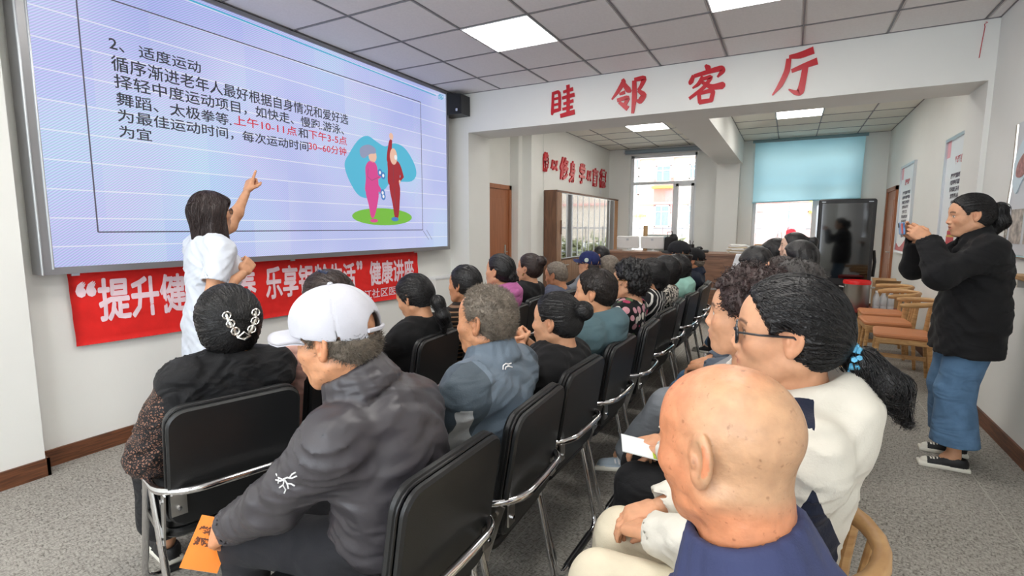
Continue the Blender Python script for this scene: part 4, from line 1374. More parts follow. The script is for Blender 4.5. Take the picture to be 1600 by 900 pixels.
slide_text('择轻中度运动项目，如快走、慢跑.游泳、', 1.652, 3.445, 2.300, 2.216, K_BLACK)
slide_text('舞蹈、太极拳等.', 1.655, 2.375, 2.196, 2.116, K_BLACK)
slide_text('上午10-11点', 2.395, 2.935, 2.200, 2.130, K_RED)
slide_text('和', 2.95, 3.045, 2.203, 2.125, K_BLACK)
slide_text('下午3-5点', 3.055, 3.475, 2.203, 2.130, K_RED)
slide_text('为最佳运动时间，每次运动时间', 1.655, 3.045, 2.098, 2.020, K_BLACK)
slide_text('30~60分钟', 3.05, 3.465, 2.107, 2.035, K_RED)
slide_text('为宜', 1.655, 1.835, 2.002, 1.930, K_BLACK)
def line2(pts, w, m, name='slide_line', d=0.0009):
    mb = MB()
    for (ya, za), (yb, zb) in zip(pts[:-1], pts[1:]):
        L = math.hypot(yb - ya, zb - za); nx, nz_ = -(zb - za) / L * w / 2, (yb - ya) / L * w / 2
        mb.add([scr(ya + nx, za + nz_, d), scr(yb + nx, zb + nz_, d), scr(yb - nx, zb - nz_, d), scr(ya - nx, za - nz_, d)], [(0, 3, 2, 1)])
    mb.build(name, m, screen)
line2([(1.50, 2.72), (1.50, 1.36), (4.555, 1.36), (4.555, 2.735), (1.50, 2.72)], 0.008, K_LINE)
line2([(1.56, 2.86), (1.63, 2.74)], 0.005, K_LINE); line2([(1.60, 2.88), (1.69, 2.73)], 0.005, K_LINE)
line2([(4.56, 1.35), (4.66, 1.25)], 0.005, K_LINE); line2([(4.62, 1.36), (4.72, 1.25)], 0.005, K_LINE)
line2([(1.62, 2.895), (4.83, 2.862)], 0.010, K_TEAL)
for (dy, dz) in ((0, 0), (0.02, 0.015)):
    line2([(4.88 + dy, 2.845 + dz), (4.95 + dy, 2.845 + dz), (4.95 + dy, 2.878 + dz), (4.88 + dy, 2.878 + dz), (4.88 + dy, 2.845 + dz)], 0.008, K_TEAL)
# ---- drawing of two exercising elders
def blob(poly, m, name, d):
    mb = MB(); n = len(poly)
    mb.add([scr(y, z, d) for y, z in poly], [tuple(range(n))])
    mb.build(name, m, screen)
def smooth_poly(pts, k=6):
    P = np.array(pts, float); n = len(P); out = []
    for i in range(n):
        p0, p1, p2, p3 = P[i - 1], P[i], P[(i + 1) % n], P[(i + 2) % n]
        for t in np.linspace(0, 1, k, endpoint=False):
            out.append(tuple(0.5 * ((2 * p1) + (-p0 + p2) * t + (2 * p0 - 5 * p1 + 4 * p2 - p3) * t * t + (-p0 + 3 * p1 - 3 * p2 + p3) * t ** 3)))
    return out
def oval(y, z, a, b, n=22):
    return [(y + a * math.cos(t), z + b * math.sin(t)) for t in np.linspace(0, 2 * PI, n, endpoint=False)]
KB = emit('drawing_sky_blue', srgb(84, 190, 222), 0.70); KG = emit('drawing_green', srgb(122, 194, 62), 0.70); KP = emit('drawing_pink', srgb(224, 70, 150), 0.70)
KM = emit('drawing_maroon', srgb(168, 22, 40), 0.70); KS = emit('drawing_skin', srgb(244, 196, 172), 0.70); KH = emit('drawing_grey_hair', srgb(150, 158, 190), 0.70); KD = emit('drawing_blue', srgb(70, 130, 200), 0.70); KW = emit('drawing_white', srgb(250, 250, 252), 0.70)
blob(smooth_poly([(3.44, 1.95), (3.50, 2.06), (3.62, 2.20), (3.74, 2.255), (3.86, 2.22), (3.98, 2.19), (4.12, 2.24), (4.28, 2.21), (4.42, 2.08), (4.46, 1.96), (4.38, 1.88), (4.20, 1.86), (4.05, 1.84), (3.95, 1.76), (3.80, 1.68), (3.62, 1.68), (3.50, 1.80)]), KB, 'drawn_backdrop', 0.0006)
blob(oval(3.94, 1.493, 0.43, 0.085, 40), KG, 'drawn_lawn', 0.0008)
def fig(y, z): return (y, z)
# woman in pink
blob(smooth_poly([(3.70, 1.74), (3.86, 1.74), (3.85, 1.62), (3.80, 1.49), (3.755, 1.49), (3.73, 1.60)], 4), KP, 'drawn_trousers', 0.0016)
blob(smooth_poly([(3.75, 2.02), (3.82, 2.02), (3.86, 1.97), (3.87, 1.83), (3.87, 1.73), (3.78, 1.715), (3.69, 1.73), (3.70, 1.85), (3.70, 1.96)], 4), KP, 'drawn_jacket', 0.0018)
blob(smooth_poly([(3.73, 1.96), (3.77, 1.97), (3.80, 1.88), (3.90, 1.91), (3.90, 1.875), (3.78, 1.83), (3.72, 1.86)], 4), KP, 'drawn_arm', 0.0022)
line2([(3.735, 1.95), (3.725, 1.87), (3.78, 1.84), (3.88, 1.88)], 0.004, K_LINE, 'drawn_outline', 0.0024)
blob(oval(3.80, 2.075, 0.055, 0.062), KS, 'drawn_face', 0.0018)
blob(smooth_poly([(3.78, 2.02), (3.82, 2.02), (3.825, 2.05), (3.78, 2.05)], 3), KS, 'drawn_neck', 0.0017)
blob(smooth_poly([(3.72, 2.06), (3.77, 2.09), (3.84, 2.105), (3.84, 2.15), (3.77, 2.175), (3.69, 2.16), (3.635, 2.12), (3.64, 2.06), (3.68, 2.04)], 4), KH, 'drawn_hair', 0.002)
for (yy, zz) in ((3.895, 1.925), (3.94, 1.90), (3.925, 1.73), (3.935, 1.695)):
    blob(oval(yy, zz, 0.032, 0.036), KD, 'drawn_dumbbell', 0.0026); blob(oval(yy, zz, 0.015, 0.017), KW, 'drawn_dumbbell_hole', 0.003)
blob(smooth_poly([(3.84, 1.80), (3.875, 1.80), (3.92, 1.74), (3.89, 1.725)], 3), KP, 'drawn_sleeve', 0.0022)
blob(oval(3.795, 1.453, 0.055, 0.018), KP, 'drawn_shoe', 0.0018)
# man in dark red, one fist raised
blob(smooth_poly([(4.03, 1.83), (4.18, 1.83), (4.175, 1.62), (4.15, 1.49), (4.10, 1.49), (4.07, 1.62)], 4), KM, 'drawn_trousers', 0.0016)
line2([(4.10, 1.80), (4.115, 1.52)], 0.004, K_LINE, 'drawn_outline', 0.002)
blob(smooth_poly([(4.02, 2.06), (4.17, 2.06), (4.19, 1.98), (4.175, 1.83), (4.09, 1.815), (4.01, 1.83), (4.01, 1.96)], 4), KM, 'drawn_jacket', 0.0018)
blob(smooth_poly([(4.00, 2.05), (4.05, 2.06), (4.085, 2.26), (4.045, 2.26), (4.01, 2.15)], 4), KM, 'drawn_raised_arm', 0.002)
blob(smooth_poly([(4.16, 2.05), (4.20, 2.03), (4.25, 1.92), (4.24, 1.90), (4.17, 1.845), (4.165, 1.87), (4.20, 1.915), (4.165, 1.96)], 4), KM, 'drawn_arm', 0.002)
line2([(4.09, 2.04), (4.09, 1.84)], 0.004, K_LINE, 'drawn_outline', 0.0022)
blob(oval(4.10, 2.105, 0.055, 0.082), KS, 'drawn_face', 0.0022)
blob(oval(4.072, 2.30, 0.03, 0.035), KS, 'drawn_fist', 0.0022)
blob(oval(4.132, 2.10, 0.022, 0.025), KW, 'drawn_spectacles', 0.0026)
blob(oval(4.185, 1.86, 0.014, 0.018), KS, 'drawn_hand', 0.0026)
blob(oval(4.10, 1.472, 0.055, 0.022), KD, 'drawn_shoe', 0.0018)

# ---------------------------------------------------------------- red banner below the screen
BX = -3.685
banner = thing('red_banner', 'long red cloth banner with white lettering hung under the wall screen', 'banner', (BX, 2.97, 0.6))
def bwave(y, z):
    return 0.006 * np.sin(y * 7.0 + z * 3) + 0.004 * np.sin(y * 17 + 1.3) * (1.15 - z) + 0.003 * np.sin(z * 40 + y * 2)
M_BANNER = cloth('red_banner_cloth', srgb(226, 38, 34), rough=0.7, fold=0.35, fscale=3.0)
ny, nz_ = 64, 12
yy, zz = np.meshgrid(np.linspace(0, 1, ny), np.linspace(0, 1, nz_), indexing='ij')
Yb = 1.362 + yy * 3.195 + (1 - zz) * 0.016
Zb = (0.682 - 0.068 * yy) * (1 - zz) + (1.148 - 0.012 * np.sin(yy * 9) * (1 - yy)) * zz
Xb = bwave(Yb, Zb)
fr = np.stack([Xb + 0.0, Yb - 2.97, Zb - 0.6], -1).reshape(-1, 3); bk = fr - (0.002, 0, 0)
idx = np.arange(ny * nz_).reshape(ny, nz_)
q = np.stack([idx[:-1, :-1], idx[1:, :-1], idx[1:, 1:], idx[:-1, 1:]], -1).reshape(-1, 4)
rim = list(idx[:, 0]) + list(idx[-1, 1:]) + list(idx[-2::-1, -1]) + list(idx[0, -2:0:-1])
e = np.array([(rim[i], rim[(i + 1) % len(rim)], rim[(i + 1) % len(rim)] + len(fr), rim[i] + len(fr)) for i in range(len(rim))])
link('banner_cloth', np_mesh('banner_cloth', np.concatenate([fr, bk]), np.concatenate([q, q[:, ::-1] + len(fr), e]), M_BANNER), banner)
M_BLET = cloth('white_banner_print', srgb(240, 214, 222), rough=0.7, fold=0.2)
def banner_text(body, y0, y1, zb0, zt0, zb1, zt1, bold, name='banner_lettering'):
    me = text_mesh(body, 1.0, 0.0)
    lo, hi = mesh_bounds(me)
    co = np.empty(len(me.vertices) * 3); me.vertices.foreach_get('co', co); co = co.reshape(-1, 3)
    tris = [tuple(p.vertices) for p in me.polygons]; mb = MB()
    for k, (du, dv) in enumerate(((0, 0), (bold, 0), (-bold, 0), (0, bold), (0, -bold), (bold * .7, bold * .7), (-bold * .7, bold * .7), (bold * .7, -bold * .7), (-bold * .7, -bold * .7))):
        c = co + (du, dv, 0)
        u = (c[:, 0] - lo[0]) / (hi[0] - lo[0]); v = (c[:, 1] - lo[1]) / (hi[1] - lo[1])
        y = y0 + (y1 - y0) * u; zb = zb0 + (zb1 - zb0) * u; zt = zt0 + (zt1 - zt0) * u
        z = zb + (zt - zb) * v
        mb.add(np.stack([bwave(y, z) + 0.0035 + 0.00008 * k, y - 2.97, z - 0.6], 1).tolist(), tris)
    mb.build(name, M_BLET, banner)
banner_text('“', 1.405, 1.485, 0.985, 1.055, 0.985, 1.055, 0.05)
banner_text('提升健康素养', 1.505, 2.545, 0.815, 1.075, 0.815, 1.065, 0.028)
banner_text('乐享银龄生活', 2.635, 3.60, 0.812, 1.07, 0.812, 1.045, 0.028)
banner_text('”', 3.635, 3.70, 0.985, 1.05, 0.985, 1.05, 0.05)
banner_text('健康讲座', 3.805, 4.475, 0.805, 1.045, 0.815, 1.035, 0.028)
banner_text('江社区医院', 3.715, 4.30, 0.672, 0.765, 0.672, 0.765, 0.012)
for y in (1.40, 2.9, 4.52):
    MB().box((0.0, y - 0.02 - 2.97, 0.505), (0.012, y + 0.02 - 2.97, 0.56)).build('tape', M_ALU, banner)

# ---------------------------------------------------------------- red lettering on the beam: brush strokes cut from a red sheet
def brush(strokes):
    """strokes: [[(x, y, w), ...], ...] in a 100 x 100 box; returns outline polygons"""
    polys = []
    for st in strokes:
        P = np.array([(a, b) for a, b, w in st], float); Wd = np.array([w for a, b, w in st], float)
        t = np.linspace(0, len(P) - 1, (len(P) - 1) * 5 + 1)
        Q = np.stack([np.interp(t, range(len(P)), P[:, i]) for i in (0, 1)], 1); w = np.interp(t, range(len(P)), Wd) / 2
        for _ in range(2):
            Q[1:-1] = (Q[:-2] + 2 * Q[1:-1] + Q[2:]) / 4
        d = np.gradient(Q, axis=0); d /= np.maximum(np.linalg.norm(d, axis=1, keepdims=True), 1e-6)
        n = np.stack([-d[:, 1], d[:, 0]], 1)
        polys.append(np.concatenate([Q + n * w[:, None], (Q - n * w[:, None])[::-1]]))
    return polys
def brush_sign(name, label, strokes, x0, x1, z0, z1, y, group, skew=0.0, thick=0.012):
    cx = (x0 + x1) / 2
    root = thing(name, label, 'lettering', (cx, y, z0), 0, group)
    mb = MB()
    for i, pl in enumerate(brush(strokes)):
        m = len(pl) // 2
        dz = 0.0002 * i
        P = [((x0 + (x1 - x0) * u / 100.0) - cx, (z1 - z0) * v / 100.0 + skew * (u - 50) / 100.0) for u, v in pl]
        fr = [(a, -thick - dz, b) for a, b in P]; bk = [(a, 0, b) for a, b in P]
        N2 = 2 * m
        fs = [(k, k + 1, N2 - 2 - k, N2 - 1 - k) for k in range(m - 1)]
        mb.add(fr + bk, fs + [tuple(N2 + i_ for i_ in reversed(f)) for f in fs] + [(k, N2 + k, N2 + (k + 1) % N2, (k + 1) % N2) for k in range(N2)])
    mb.build('stroke', M_RED, root)
MU = [[(12, 82, 9), (10, 20, 11), (8, 12, 6)], [(12, 78, 9), (38, 82, 11), (39, 22, 10)], [(14, 60, 7), (36, 62, 7)], [(14, 42, 7), (36, 44, 7)], [(6, 22, 12), (38, 26, 10)],
      [(52, 78, 8), (90, 84, 11)], [(70, 98, 13), (72, 66, 11)], [(48, 60, 9), (96, 66, 12)], [(54, 42, 8), (92, 48, 10)], [(72, 58, 12), (72, 12, 12)], [(50, 26, 8), (90, 30, 9)], [(42, 6, 12), (98, 14, 15)]]
LIN = [[(32, 96, 8), (36, 88, 14), (18, 62, 10), (2, 44, 4)], [(34, 86, 10), (50, 64, 16), (58, 60, 6)], [(24, 56, 6), (40, 60, 10)], [(18, 40, 10), (52, 46, 12), (40, 24, 10)], [(24, 34, 8), (50, 14, 14)],
       [(66, 88, 12), (68, 40, 14), (64, 0, 8)], [(66, 90, 10), (96, 92, 14), (86, 70, 10), (78, 60, 8)], [(78, 60, 8), (96, 46, 16), (84, 30, 16), (74, 34, 4)]]
KE = [[(46, 100, 6), (54, 92, 15), (58, 84, 8)], [(16, 78, 10), (8, 60, 14), (10, 56, 6)], [(16, 76, 9), (90, 88, 14), (94, 80, 14), (80, 66, 5)], [(42, 72, 12), (30, 54, 10), (14, 46, 4)], [(40, 66, 8), (66, 70, 11), (46, 44, 10), (6, 20, 8)],
      [(40, 58, 8), (66, 42, 13), (96, 44, 18), (102, 44, 6)], [(32, 32, 10), (36, 6, 10)], [(34, 30, 8), (72, 36, 12), (66, 8, 12)], [(34, 8, 12), (70, 10, 10)]]
TING = [[(36, 92, 8), (62, 92, 15), (92, 100, 17)], [(36, 88, 12), (34, 60, 14), (20, 28, 13), (2, 6, 3)], [(44, 58, 9), (70, 66, 12), (102, 74, 16)], [(76, 66, 14), (72, 30, 15), (68, 6, 18), (56, 6, 10), (40, 16, 3)]]
G = 'red brush characters on the beam'
brush_sign('beam_lettering', 'first red brush character on the white beam, beside the black speaker', MU, -2.375, -2.08, 2.565, 2.905, 5.25, G, skew=0.0)
brush_sign('beam_lettering', 'second red brush character from the speaker end of the white beam', LIN, -1.69, -1.335, 2.535, 2.895, 5.25, G)
brush_sign('beam_lettering', 'red brush character third along the white beam with a roof shaped top', KE, -0.94, -0.61, 2.545, 2.905, 5.25, G)
brush_sign('beam_lettering', 'last red brush character on the white beam, nearest the right pier', TING, -0.215, 0.115, 2.545, 2.905, 5.25, G)

# red raised calligraphy on the far left wall
CG = 'red raised characters above the glass cabinet'
cal = [('静', 7.30, 7.48, 2.25, 2.55), ('以', 7.58, 7.85, 2.30, 2.47), ('修', 7.95, 8.30, 2.18, 2.56), ('身', 8.36, 8.62, 2.16, 2.54), ('学', 8.84, 9.12, 2.18, 2.55), ('以', 9.22, 9.46, 2.26, 2.46), ('育', 9.56, 9.86, 2.18, 2.54), ('德', 9.95, 10.36, 2.18, 2.56)]
nth = ['first', 'second', 'third', 'fourth', 'fifth', 'sixth', 'seventh', 'last']
for i, (c, y0, y1, z0, z1) in enumerate(cal):
    r = thing('wall_lettering', '%s red character of the raised line above the glass cabinet' % nth[i], 'lettering', (-3.42, (y0 + y1) / 2, z0), 0, CG)
    me = text_mesh(c, 1.0, 0.03, extrude=0.012, shear=0.15); me.materials.append(M_RED); lo, hi = mesh_bounds(me)
    map_mesh(me, lambda k: np.stack([k[:, 2] + 0.014, (k[:, 0] - lo[0]) / (hi[0] - lo[0]) * (y1 - y0) - (y1 - y0) / 2, (k[:, 1] - lo[1]) / (hi[1] - lo[1]) * (z1 - z0)], 1))
    link('character', me, r)

# ---------------------------------------------------------------- furniture
M_LEATHER = mat('black_leatherette', srgb(26, 27, 28), rough=0.38, noise=0.06, nscale=5, bump=0.12, bscale=420, spec=0.5)
M_PIPING = mat('black_piping', srgb(18, 18, 20), rough=0.4)
def conference_chair(label, loc, rotz):
    o = thing('conference_chair', label, 'chair', loc, rotz, 'black conference chairs with chrome frames')
    # seat
    m = MB(); m.rbox((-0.20, -0.21, 0.385), (0.25, 0.21, 0.415), 0.05, seg=4).rbox((-0.195, -0.207, 0.41), (0.248, 0.207, 0.455), 0.055, seg=5)
    m.build('seat', M_LEATHER, o, True)
    # backrest, raked; a thick front pad and a thinner rear shell with a groove between
    R = Matrix.Translation((-0.205, 0, 0.44)) @ Matrix.Rotation(math.radians(-9), 4, 'Y')
    b = MB(); b.rbox((-0.022, -0.205, 0.0), (0.0, 0.205, 0.405), 0.055, seg=5, axis=0, M=R); b.rbox((0.003, -0.207, 0.002), (0.030, 0.207, 0.408), 0.057, seg=5, axis=0, M=R)
    bk = b.build('backrest', M_LEATHER, o, True)
    p = MB(); pts = []
    for (cy, cz, t0) in ((0.151, 0.35, 0), (-0.151, 0.35, PI / 2), (-0.151, 0.055, PI), (0.151, 0.055, 1.5 * PI)):
        for k in range(5):
            t = t0 + PI / 2 * k / 4
            pts.append(R @ Vector((0.0015, cy + 0.055 * math.cos(t), cz + 0.055 * math.sin(t))))
    p.tube(pts, 0.004, 6, close=True); p.build('piping', M_PIPING, bk, True)
    # chrome rail round the back
    r = MB(); zt = 0.565
    r.tube(bez([(0.02, 0.228, zt - 0.015), (-0.20, 0.228, zt), (-0.285, 0.16, zt + 0.01), (-0.292, 0, zt + 0.012), (-0.285, -0.16, zt + 0.01), (-0.20, -0.228, zt), (0.02, -0.228, zt - 0.015)], 0.09, 6), 0.0125, 10)
    r.build('back_rail', M_CHROME, o, True)
    f = MB(); f.tube(bez([(-0.13, 0.228, zt), (-0.255, 0.212, 0.014), (-0.255, -0.212, 0.014), (-0.13, -0.228, zt)], 0.06, 5), 0.0115, 10); f.build('leg', M_CHROME, o, True)
    f = MB(); f.tube(bez([(-0.05, 0.228, zt - 0.005), (0.27, 0.212, 0.014), (0.27, -0.212, 0.014), (-0.05, -0.228, zt - 0.005)], 0.06, 5), 0.0115, 10); f.build('leg', M_CHROME, o, True)
    for x in (-0.255, 0.27):
        s = MB(); s.tube([(x, 0.13, 0.0145), (x, -0.13, 0.0145)], 0.0142, 10); s.build('floor_sleeve', M_BLACKPLASTIC, o, True)
    for sg in (1, -1):
        k = MB(); y = sg * 0.2125
        k.add([(-0.245, y, 0.56), (-0.20, y, 0.57), (-0.165, y, 0.40), (-0.19, y, 0.385), (-0.245, y + 0.005 * sg, 0.56), (-0.20, y + 0.005 * sg, 0.57), (-0.165, y + 0.005 * sg, 0.40), (-0.19, y + 0.005 * sg, 0.385)],
              [(0, 1, 2, 3), (7, 6, 5, 4), (0, 4, 5, 1), (1, 5, 6, 2), (2, 6, 7, 3), (3, 7, 4, 0)])
        k.box((-0.19, min(y, y + 0.005 * sg), 0.372), (0.12, max(y, y + 0.005 * sg), 0.396))
        br = k.build('bracket', M_STEEL, o)
        n = MB(); n.tube([(-0.215, y, 0.535), (-0.215, y + 0.011 * sg, 0.535)], 0.008, 8); n.build('bolt', M_CHROME, br)
    # rear fixing plate seen from behind, with its bolt
    for sg in (1, -1):
        k = MB(); k.box((-0.252, sg * 0.18 - 0.022, 0.49), (-0.246, sg * 0.18 + 0.022, 0.56)); pl = k.build('fixing_plate', M_STEEL, o)
        n = MB(); n.tube([(-0.252, sg * 0.18, 0.515), (-0.259, sg * 0.18, 0.515)], 0.007, 8); n.build('bolt', M_CHROME, pl)
    return o
MID_Y = [0.98, 1.46, 1.95, 2.46, 2.98, 3.50, 4.02, 4.55, 5.06, 5.52]
MID_L = ['under the man in the white cap', 'under the man in the blue grey jacket', 'under the woman in black with the hair bun', 'under the person in the teal hood', 'under the curly haired woman in dots', 'under the woman in black and white stripes', 'under the woman in the speckled top', 'under the person in the mint hood', 'under the person in the dark cap, before the elderly man', 'under the elderly man in black cap and navy shirt']
PI_ = PI
chair0 = conference_chair('black conference chair ' + MID_L[0], (-0.955, MID_Y[0], 0), PI)
MIDX = -0.965
for y, l in list(zip(MID_Y, MID_L))[1:]:
    dup(chair0, (MIDX + 0.012 * math.sin(y * 9), y, 0), PI + 0.06 * math.sin(y * 5), 'black conference chair ' + l)
FRONT = [(-1.835, 1.075, math.radians(164), 'under the woman in the black lace blouse'), (-1.88, 1.56, PI - 0.08, 'under the woman in pale pink'), (-1.85, 2.10, PI + 0.1, 'under the woman in black with the low ponytail'), (-1.86, 2.62, PI + 0.04, 'under the woman in brown stripes'),
         (-1.93, 3.12, PI + 0.1, 'under the woman in the bright pink top'), (-2.0, 3.60, PI + 0.09, 'under the woman with the chin mask'), (-1.93, 4.12, PI, 'under the grey haired man in slate blue'), (-1.9, 4.62, PI, 'under the person in the navy cap'), (-1.9, 5.12, PI - 0.05, 'under the man with cropped hair and glasses')]
for x, y, r, l in FRONT:
    dup(chair0, (x, y, 0), r, 'black conference chair ' + l)

M_OAK = mat_wood('light_oak', srgb(176, 132, 82), srgb(204, 162, 110), scale=(3, 3, 14), rough=0.45)
M_TAN = mat('tan_leather_pad', srgb(196, 128, 84), rough=0.5, noise=0.05, nscale=6, bump=0.1, bscale=300)
def wooden_chair(label, loc, rotz):
    o = thing('wooden_chair', label, 'chair', loc, rotz, 'oak chairs with tan seats')
    for sx in (1, -1):
        for sy in (1, -1):
            m = MB(); top = (sx * 0.18, sy * 0.19); bt = (sx * 0.205, sy * 0.205)
            zt = 0.40 if sx > 0 else 0.72
            if sx > 0: m.tube([(bt[0], bt[1], 0.0), (top[0], top[1], 0.40)], [0.014, 0.020], 8)
            else: m.tube([(-0.225, bt[1], 0.0), (-0.185, top[1], 0.41), (-0.20, sy * 0.20, 0.60), (-0.215, sy * 0.205, 0.71)], [0.014, 0.021, 0.018, 0.016], 8)
            m.build('leg', M_OAK, o, True)
    f = MB(); f.rbox((-0.205, -0.21, 0.365), (0.205, 0.21, 0.415), 0.02); f.build('seat_frame', M_OAK, o, True)
    p = MB(); p.rbox((-0.20, -0.215, 0.412), (0.215, 0.215, 0.455), 0.05, seg=4); p.build('seat_pad', M_TAN, o, True)
    r = MB(); pts = []; rad = []
    for k in range(17):
        a = -1.85 + 3.7 * k / 16
        pts.append((-0.02 - 0.235 * math.cos(a), 0.245 * math.sin(a), 0.725 + 0.02 * math.cos(a)))
        rad.append(0.017 + 0.006 * abs(math.sin(a)) - 0.006 * (1 if k in (0, 16) else 0))
    r.tube(pts, rad, 10); r.build('horn_rail', M_OAK, o, True)
    for k in (-1, 0, 1):
        s = MB(); s.tube([(-0.195, k * 0.07, 0.41), (-0.245, k * 0.078, 0.73)], 0.0095, 8); s.build('back_slat', M_OAK, o, True)
    s = MB(); s.box((-0.19, -0.012, 0.20), (0.18, 0.012, 0.235)); s.build('stretcher', M_OAK, o)
    return o
wc0 = wooden_chair('oak chair with tan seat nearest the photographing woman, along the right wall', (0.96, 5.75, 0), PI - 0.1)
dup(wc0, (0.93, 6.42, 0), PI + 0.05, 'oak chair with tan seat, middle of the three along the right wall')
dup(wc0, (0.98, 7.05, 0), PI + 0.02, 'oak chair with tan seat beside the steel pot, farthest of the three')
RIGHT = [(-0.03, 0.68, PI, 'under the bald man in navy'), (-0.05, 1.22, PI - 0.06, 'under the woman in the white hooded jacket'), (-0.06, 1.76, PI, 'under the curly haired woman in white'), (-0.06, 2.42, PI, 'under the person with crossed grey trouser legs'), (-0.06, 3.02, PI, 'under the dark haired man of the right row'), (0.10, 3.62, PI, 'under the long haired woman in white'), (0.0, 4.30, PI, 'under the woman bending her head'), (0.0, 4.88, PI, 'under the woman with the high ponytail'), (-0.05, 5.45, PI, 'under the woman in jeans and black sneakers')]
for x, y, r, l in RIGHT:
    dup(wc0, (x, y, 0), r, 'oak chair with tan seat ' + l)

# ---- glass cabinet on the far left wall
M_CABWOOD = mat_wood('cabinet_walnut', srgb(128, 94, 70), srgb(160, 122, 92), scale=(14, 14, 1.5), rough=0.45)
M_CABEND = mat_wood('cabinet_end_wood', srgb(196, 142, 92), srgb(214, 160, 108), scale=(8, 8, 1.2), rough=0.45)
M_CABDARK = mat_wood('cabinet_dark_side', srgb(92, 62, 44), srgb(116, 80, 56), scale=(8, 8, 1.2), rough=0.5)
M_CABGLASS = mat_glass('cabinet_glass', (0.55, 0.58, 0.58, 1), 0.34)
cx0, cx1, cy0, cy1, cz = -3.415, -3.20, 7.345, 10.56, 1.94
cab = thing('glass_cabinet', 'long wooden cabinet with mirror bright glass doors along the far left wall', 'cabinet', (cx0, cy0, 0))
def cb(lo, hi): return (lo[0] - cx0, lo[1] - cy0, lo[2]), (hi[0] - cx0, hi[1] - cy0, hi[2])
def cpart(name, lo, hi, m, par=None, r=0):
    a, b = cb(lo, hi); mb = MB()
    mb.rbox(a, b, r, axis=0) if r else mb.box(a, b)
    return mb.build(name, m, par or cab)
cpart('side_panel', (cx0 + .005, cy0, 0), (cx1, cy0 + 0.03, cz), M_CABDARK)
cpart('side_panel', (cx0 + .005, cy1 - 0.03, 0), (cx1 + 0.002, cy1, cz), M_CABEND)
cpart('top_panel', (cx0 + .005, cy0, cz), (cx1 + 0.01, cy1, cz + 0.025), M_CABDARK)
cpart('back_panel', (cx0 + .005, cy0 + .03, 0.05), (cx0 + 0.02, cy1 - .03, cz), M_CABWOOD)
cpart('plinth', (cx0 + .02, cy0 + .03, 0), (cx1 - 0.03, cy1 - .03, 0.06), M_CABDARK)
ysec = [7.56, 8.02, 8.53, 9.13, 9.72, 10.34]
cpart('divider', (cx0 + .02, ysec[0] - 0.02, 0.06), (cx1 - .02, ysec[0], cz), M_CABWOOD)
for z in (0.86, 1.22, 1.58):
    cpart('shelf', (cx0 + .02, ysec[0], z), (cx1 - .03, cy1 - .03, z + 0.018), M_CABWOOD)
for k in range(4):
    y0 = cy0 + 0.03 + k * 0.045
    cpart('door_board', (cx1 - 0.018, y0 + 0.003, 0.07), (cx1 + 0.004, y0 + 0.042, cz - 0.004), M_CABWOOD, r=0.004)
cpart('end_board', (cx1 - 0.02, ysec[-1] + 0.003, 0.06), (cx1 + 0.004, cy1 - 0.03, cz - 0.004), M_CABEND)
h = cpart('door_handle', (cx1 + 0.004, ysec[0] - 0.045, 1.28), (cx1 + 0.02, ysec[0] - 0.03, 1.50), M_CABDARK)
for i in range(5):
    y0, y1 = ysec[i], ysec[i + 1]
    for a, b in ((y0 + 0.003, (y0 + y1) / 2 - 0.002), ((y0 + y1) / 2 + 0.002, y1 - 0.003)):
        mb = MB(); t = 0.012
        for lo, hi in (((cx1 - .016, a, .885), (cx1, a + t, cz - .005)), ((cx1 - .016, b - t, .885), (cx1, b, cz - .005)), ((cx1 - .016, a + t, .885), (cx1, b - t, .885 + t)), ((cx1 - .016, a + t, cz - .005 - t), (cx1, b - t, cz - .005))):
            mb.box(*cb(lo, hi))
        d = mb.build('glass_door', M_ALU, cab)
        cpart('pane', (cx1 - .010, a + t, .885 + t), (cx1 - .005, b - t, cz - .005 - t), M_CABGLASS, d)
    for j, z0 in enumerate((0.07, 0.47)):
        mb = MB()
        for s in range(6):
            w = (y1 - y0 - 0.006) / 6
            a_, b_ = cb((cx1 - .018, y0 + .003 + s * w + 0.002, z0), (cx1 + 0.003, y0 + .003 + (s + 1) * w - 0.002, z0 + 0.39)); mb.box(a_, b_)
        mb.box(*cb((cx1 - .02, y0 + .003, z0), (cx1 - .006, y1 - .003, z0 + .39)))
        d = mb.build('drawer', M_CABWOOD, cab)
        cpart('drawer_handle', (cx1 + .003, (y0 + y1) / 2 - 0.07, z0 + 0.30), (cx1 + .02, (y0 + y1) / 2 + 0.07, z0 + 0.315), M_STEEL, d)
M_FOLD = [mat('folder_' + n, c, rough=0.6) for n, c in (('blue', srgb(70, 96, 140)), ('white', srgb(226, 226, 220)), ('grey', srgb(150, 150, 148)))]
rsf = random.Random(4)
for i in range(5):
    for z in (0.878, 1.238):
        y = ysec[i] + 0.05; n = 0
        while y < ysec[i + 1] - 0.12 and n < 4:
            w = rsf.choice((0.05, 0.06, 0.075)); hh = rsf.uniform(0.22, 0.30); m = rsf.choice(M_FOLD)
            f = MB(); f.box((0, 0, 0), (0.12, w, hh)); f.box((0.12, w * 0.25, hh * 0.55), (0.1215, w * 0.75, hh * 0.85), 1)
            f.build('box_file', [m, M_PVC], None, label='%s box file behind the %s pair of glass doors from the door side, %s shelf' % (m.name.split('_')[1].split('.')[0], ['first', 'second', 'third', 'fourth', 'last'][i], 'lower' if z < 1 else 'upper'), cat='file', group='box files in the glass cabinet', loc=(cx0 + 0.05, y, z))
            y += w + rsf.uniform(0.004, 0.10); n += 1

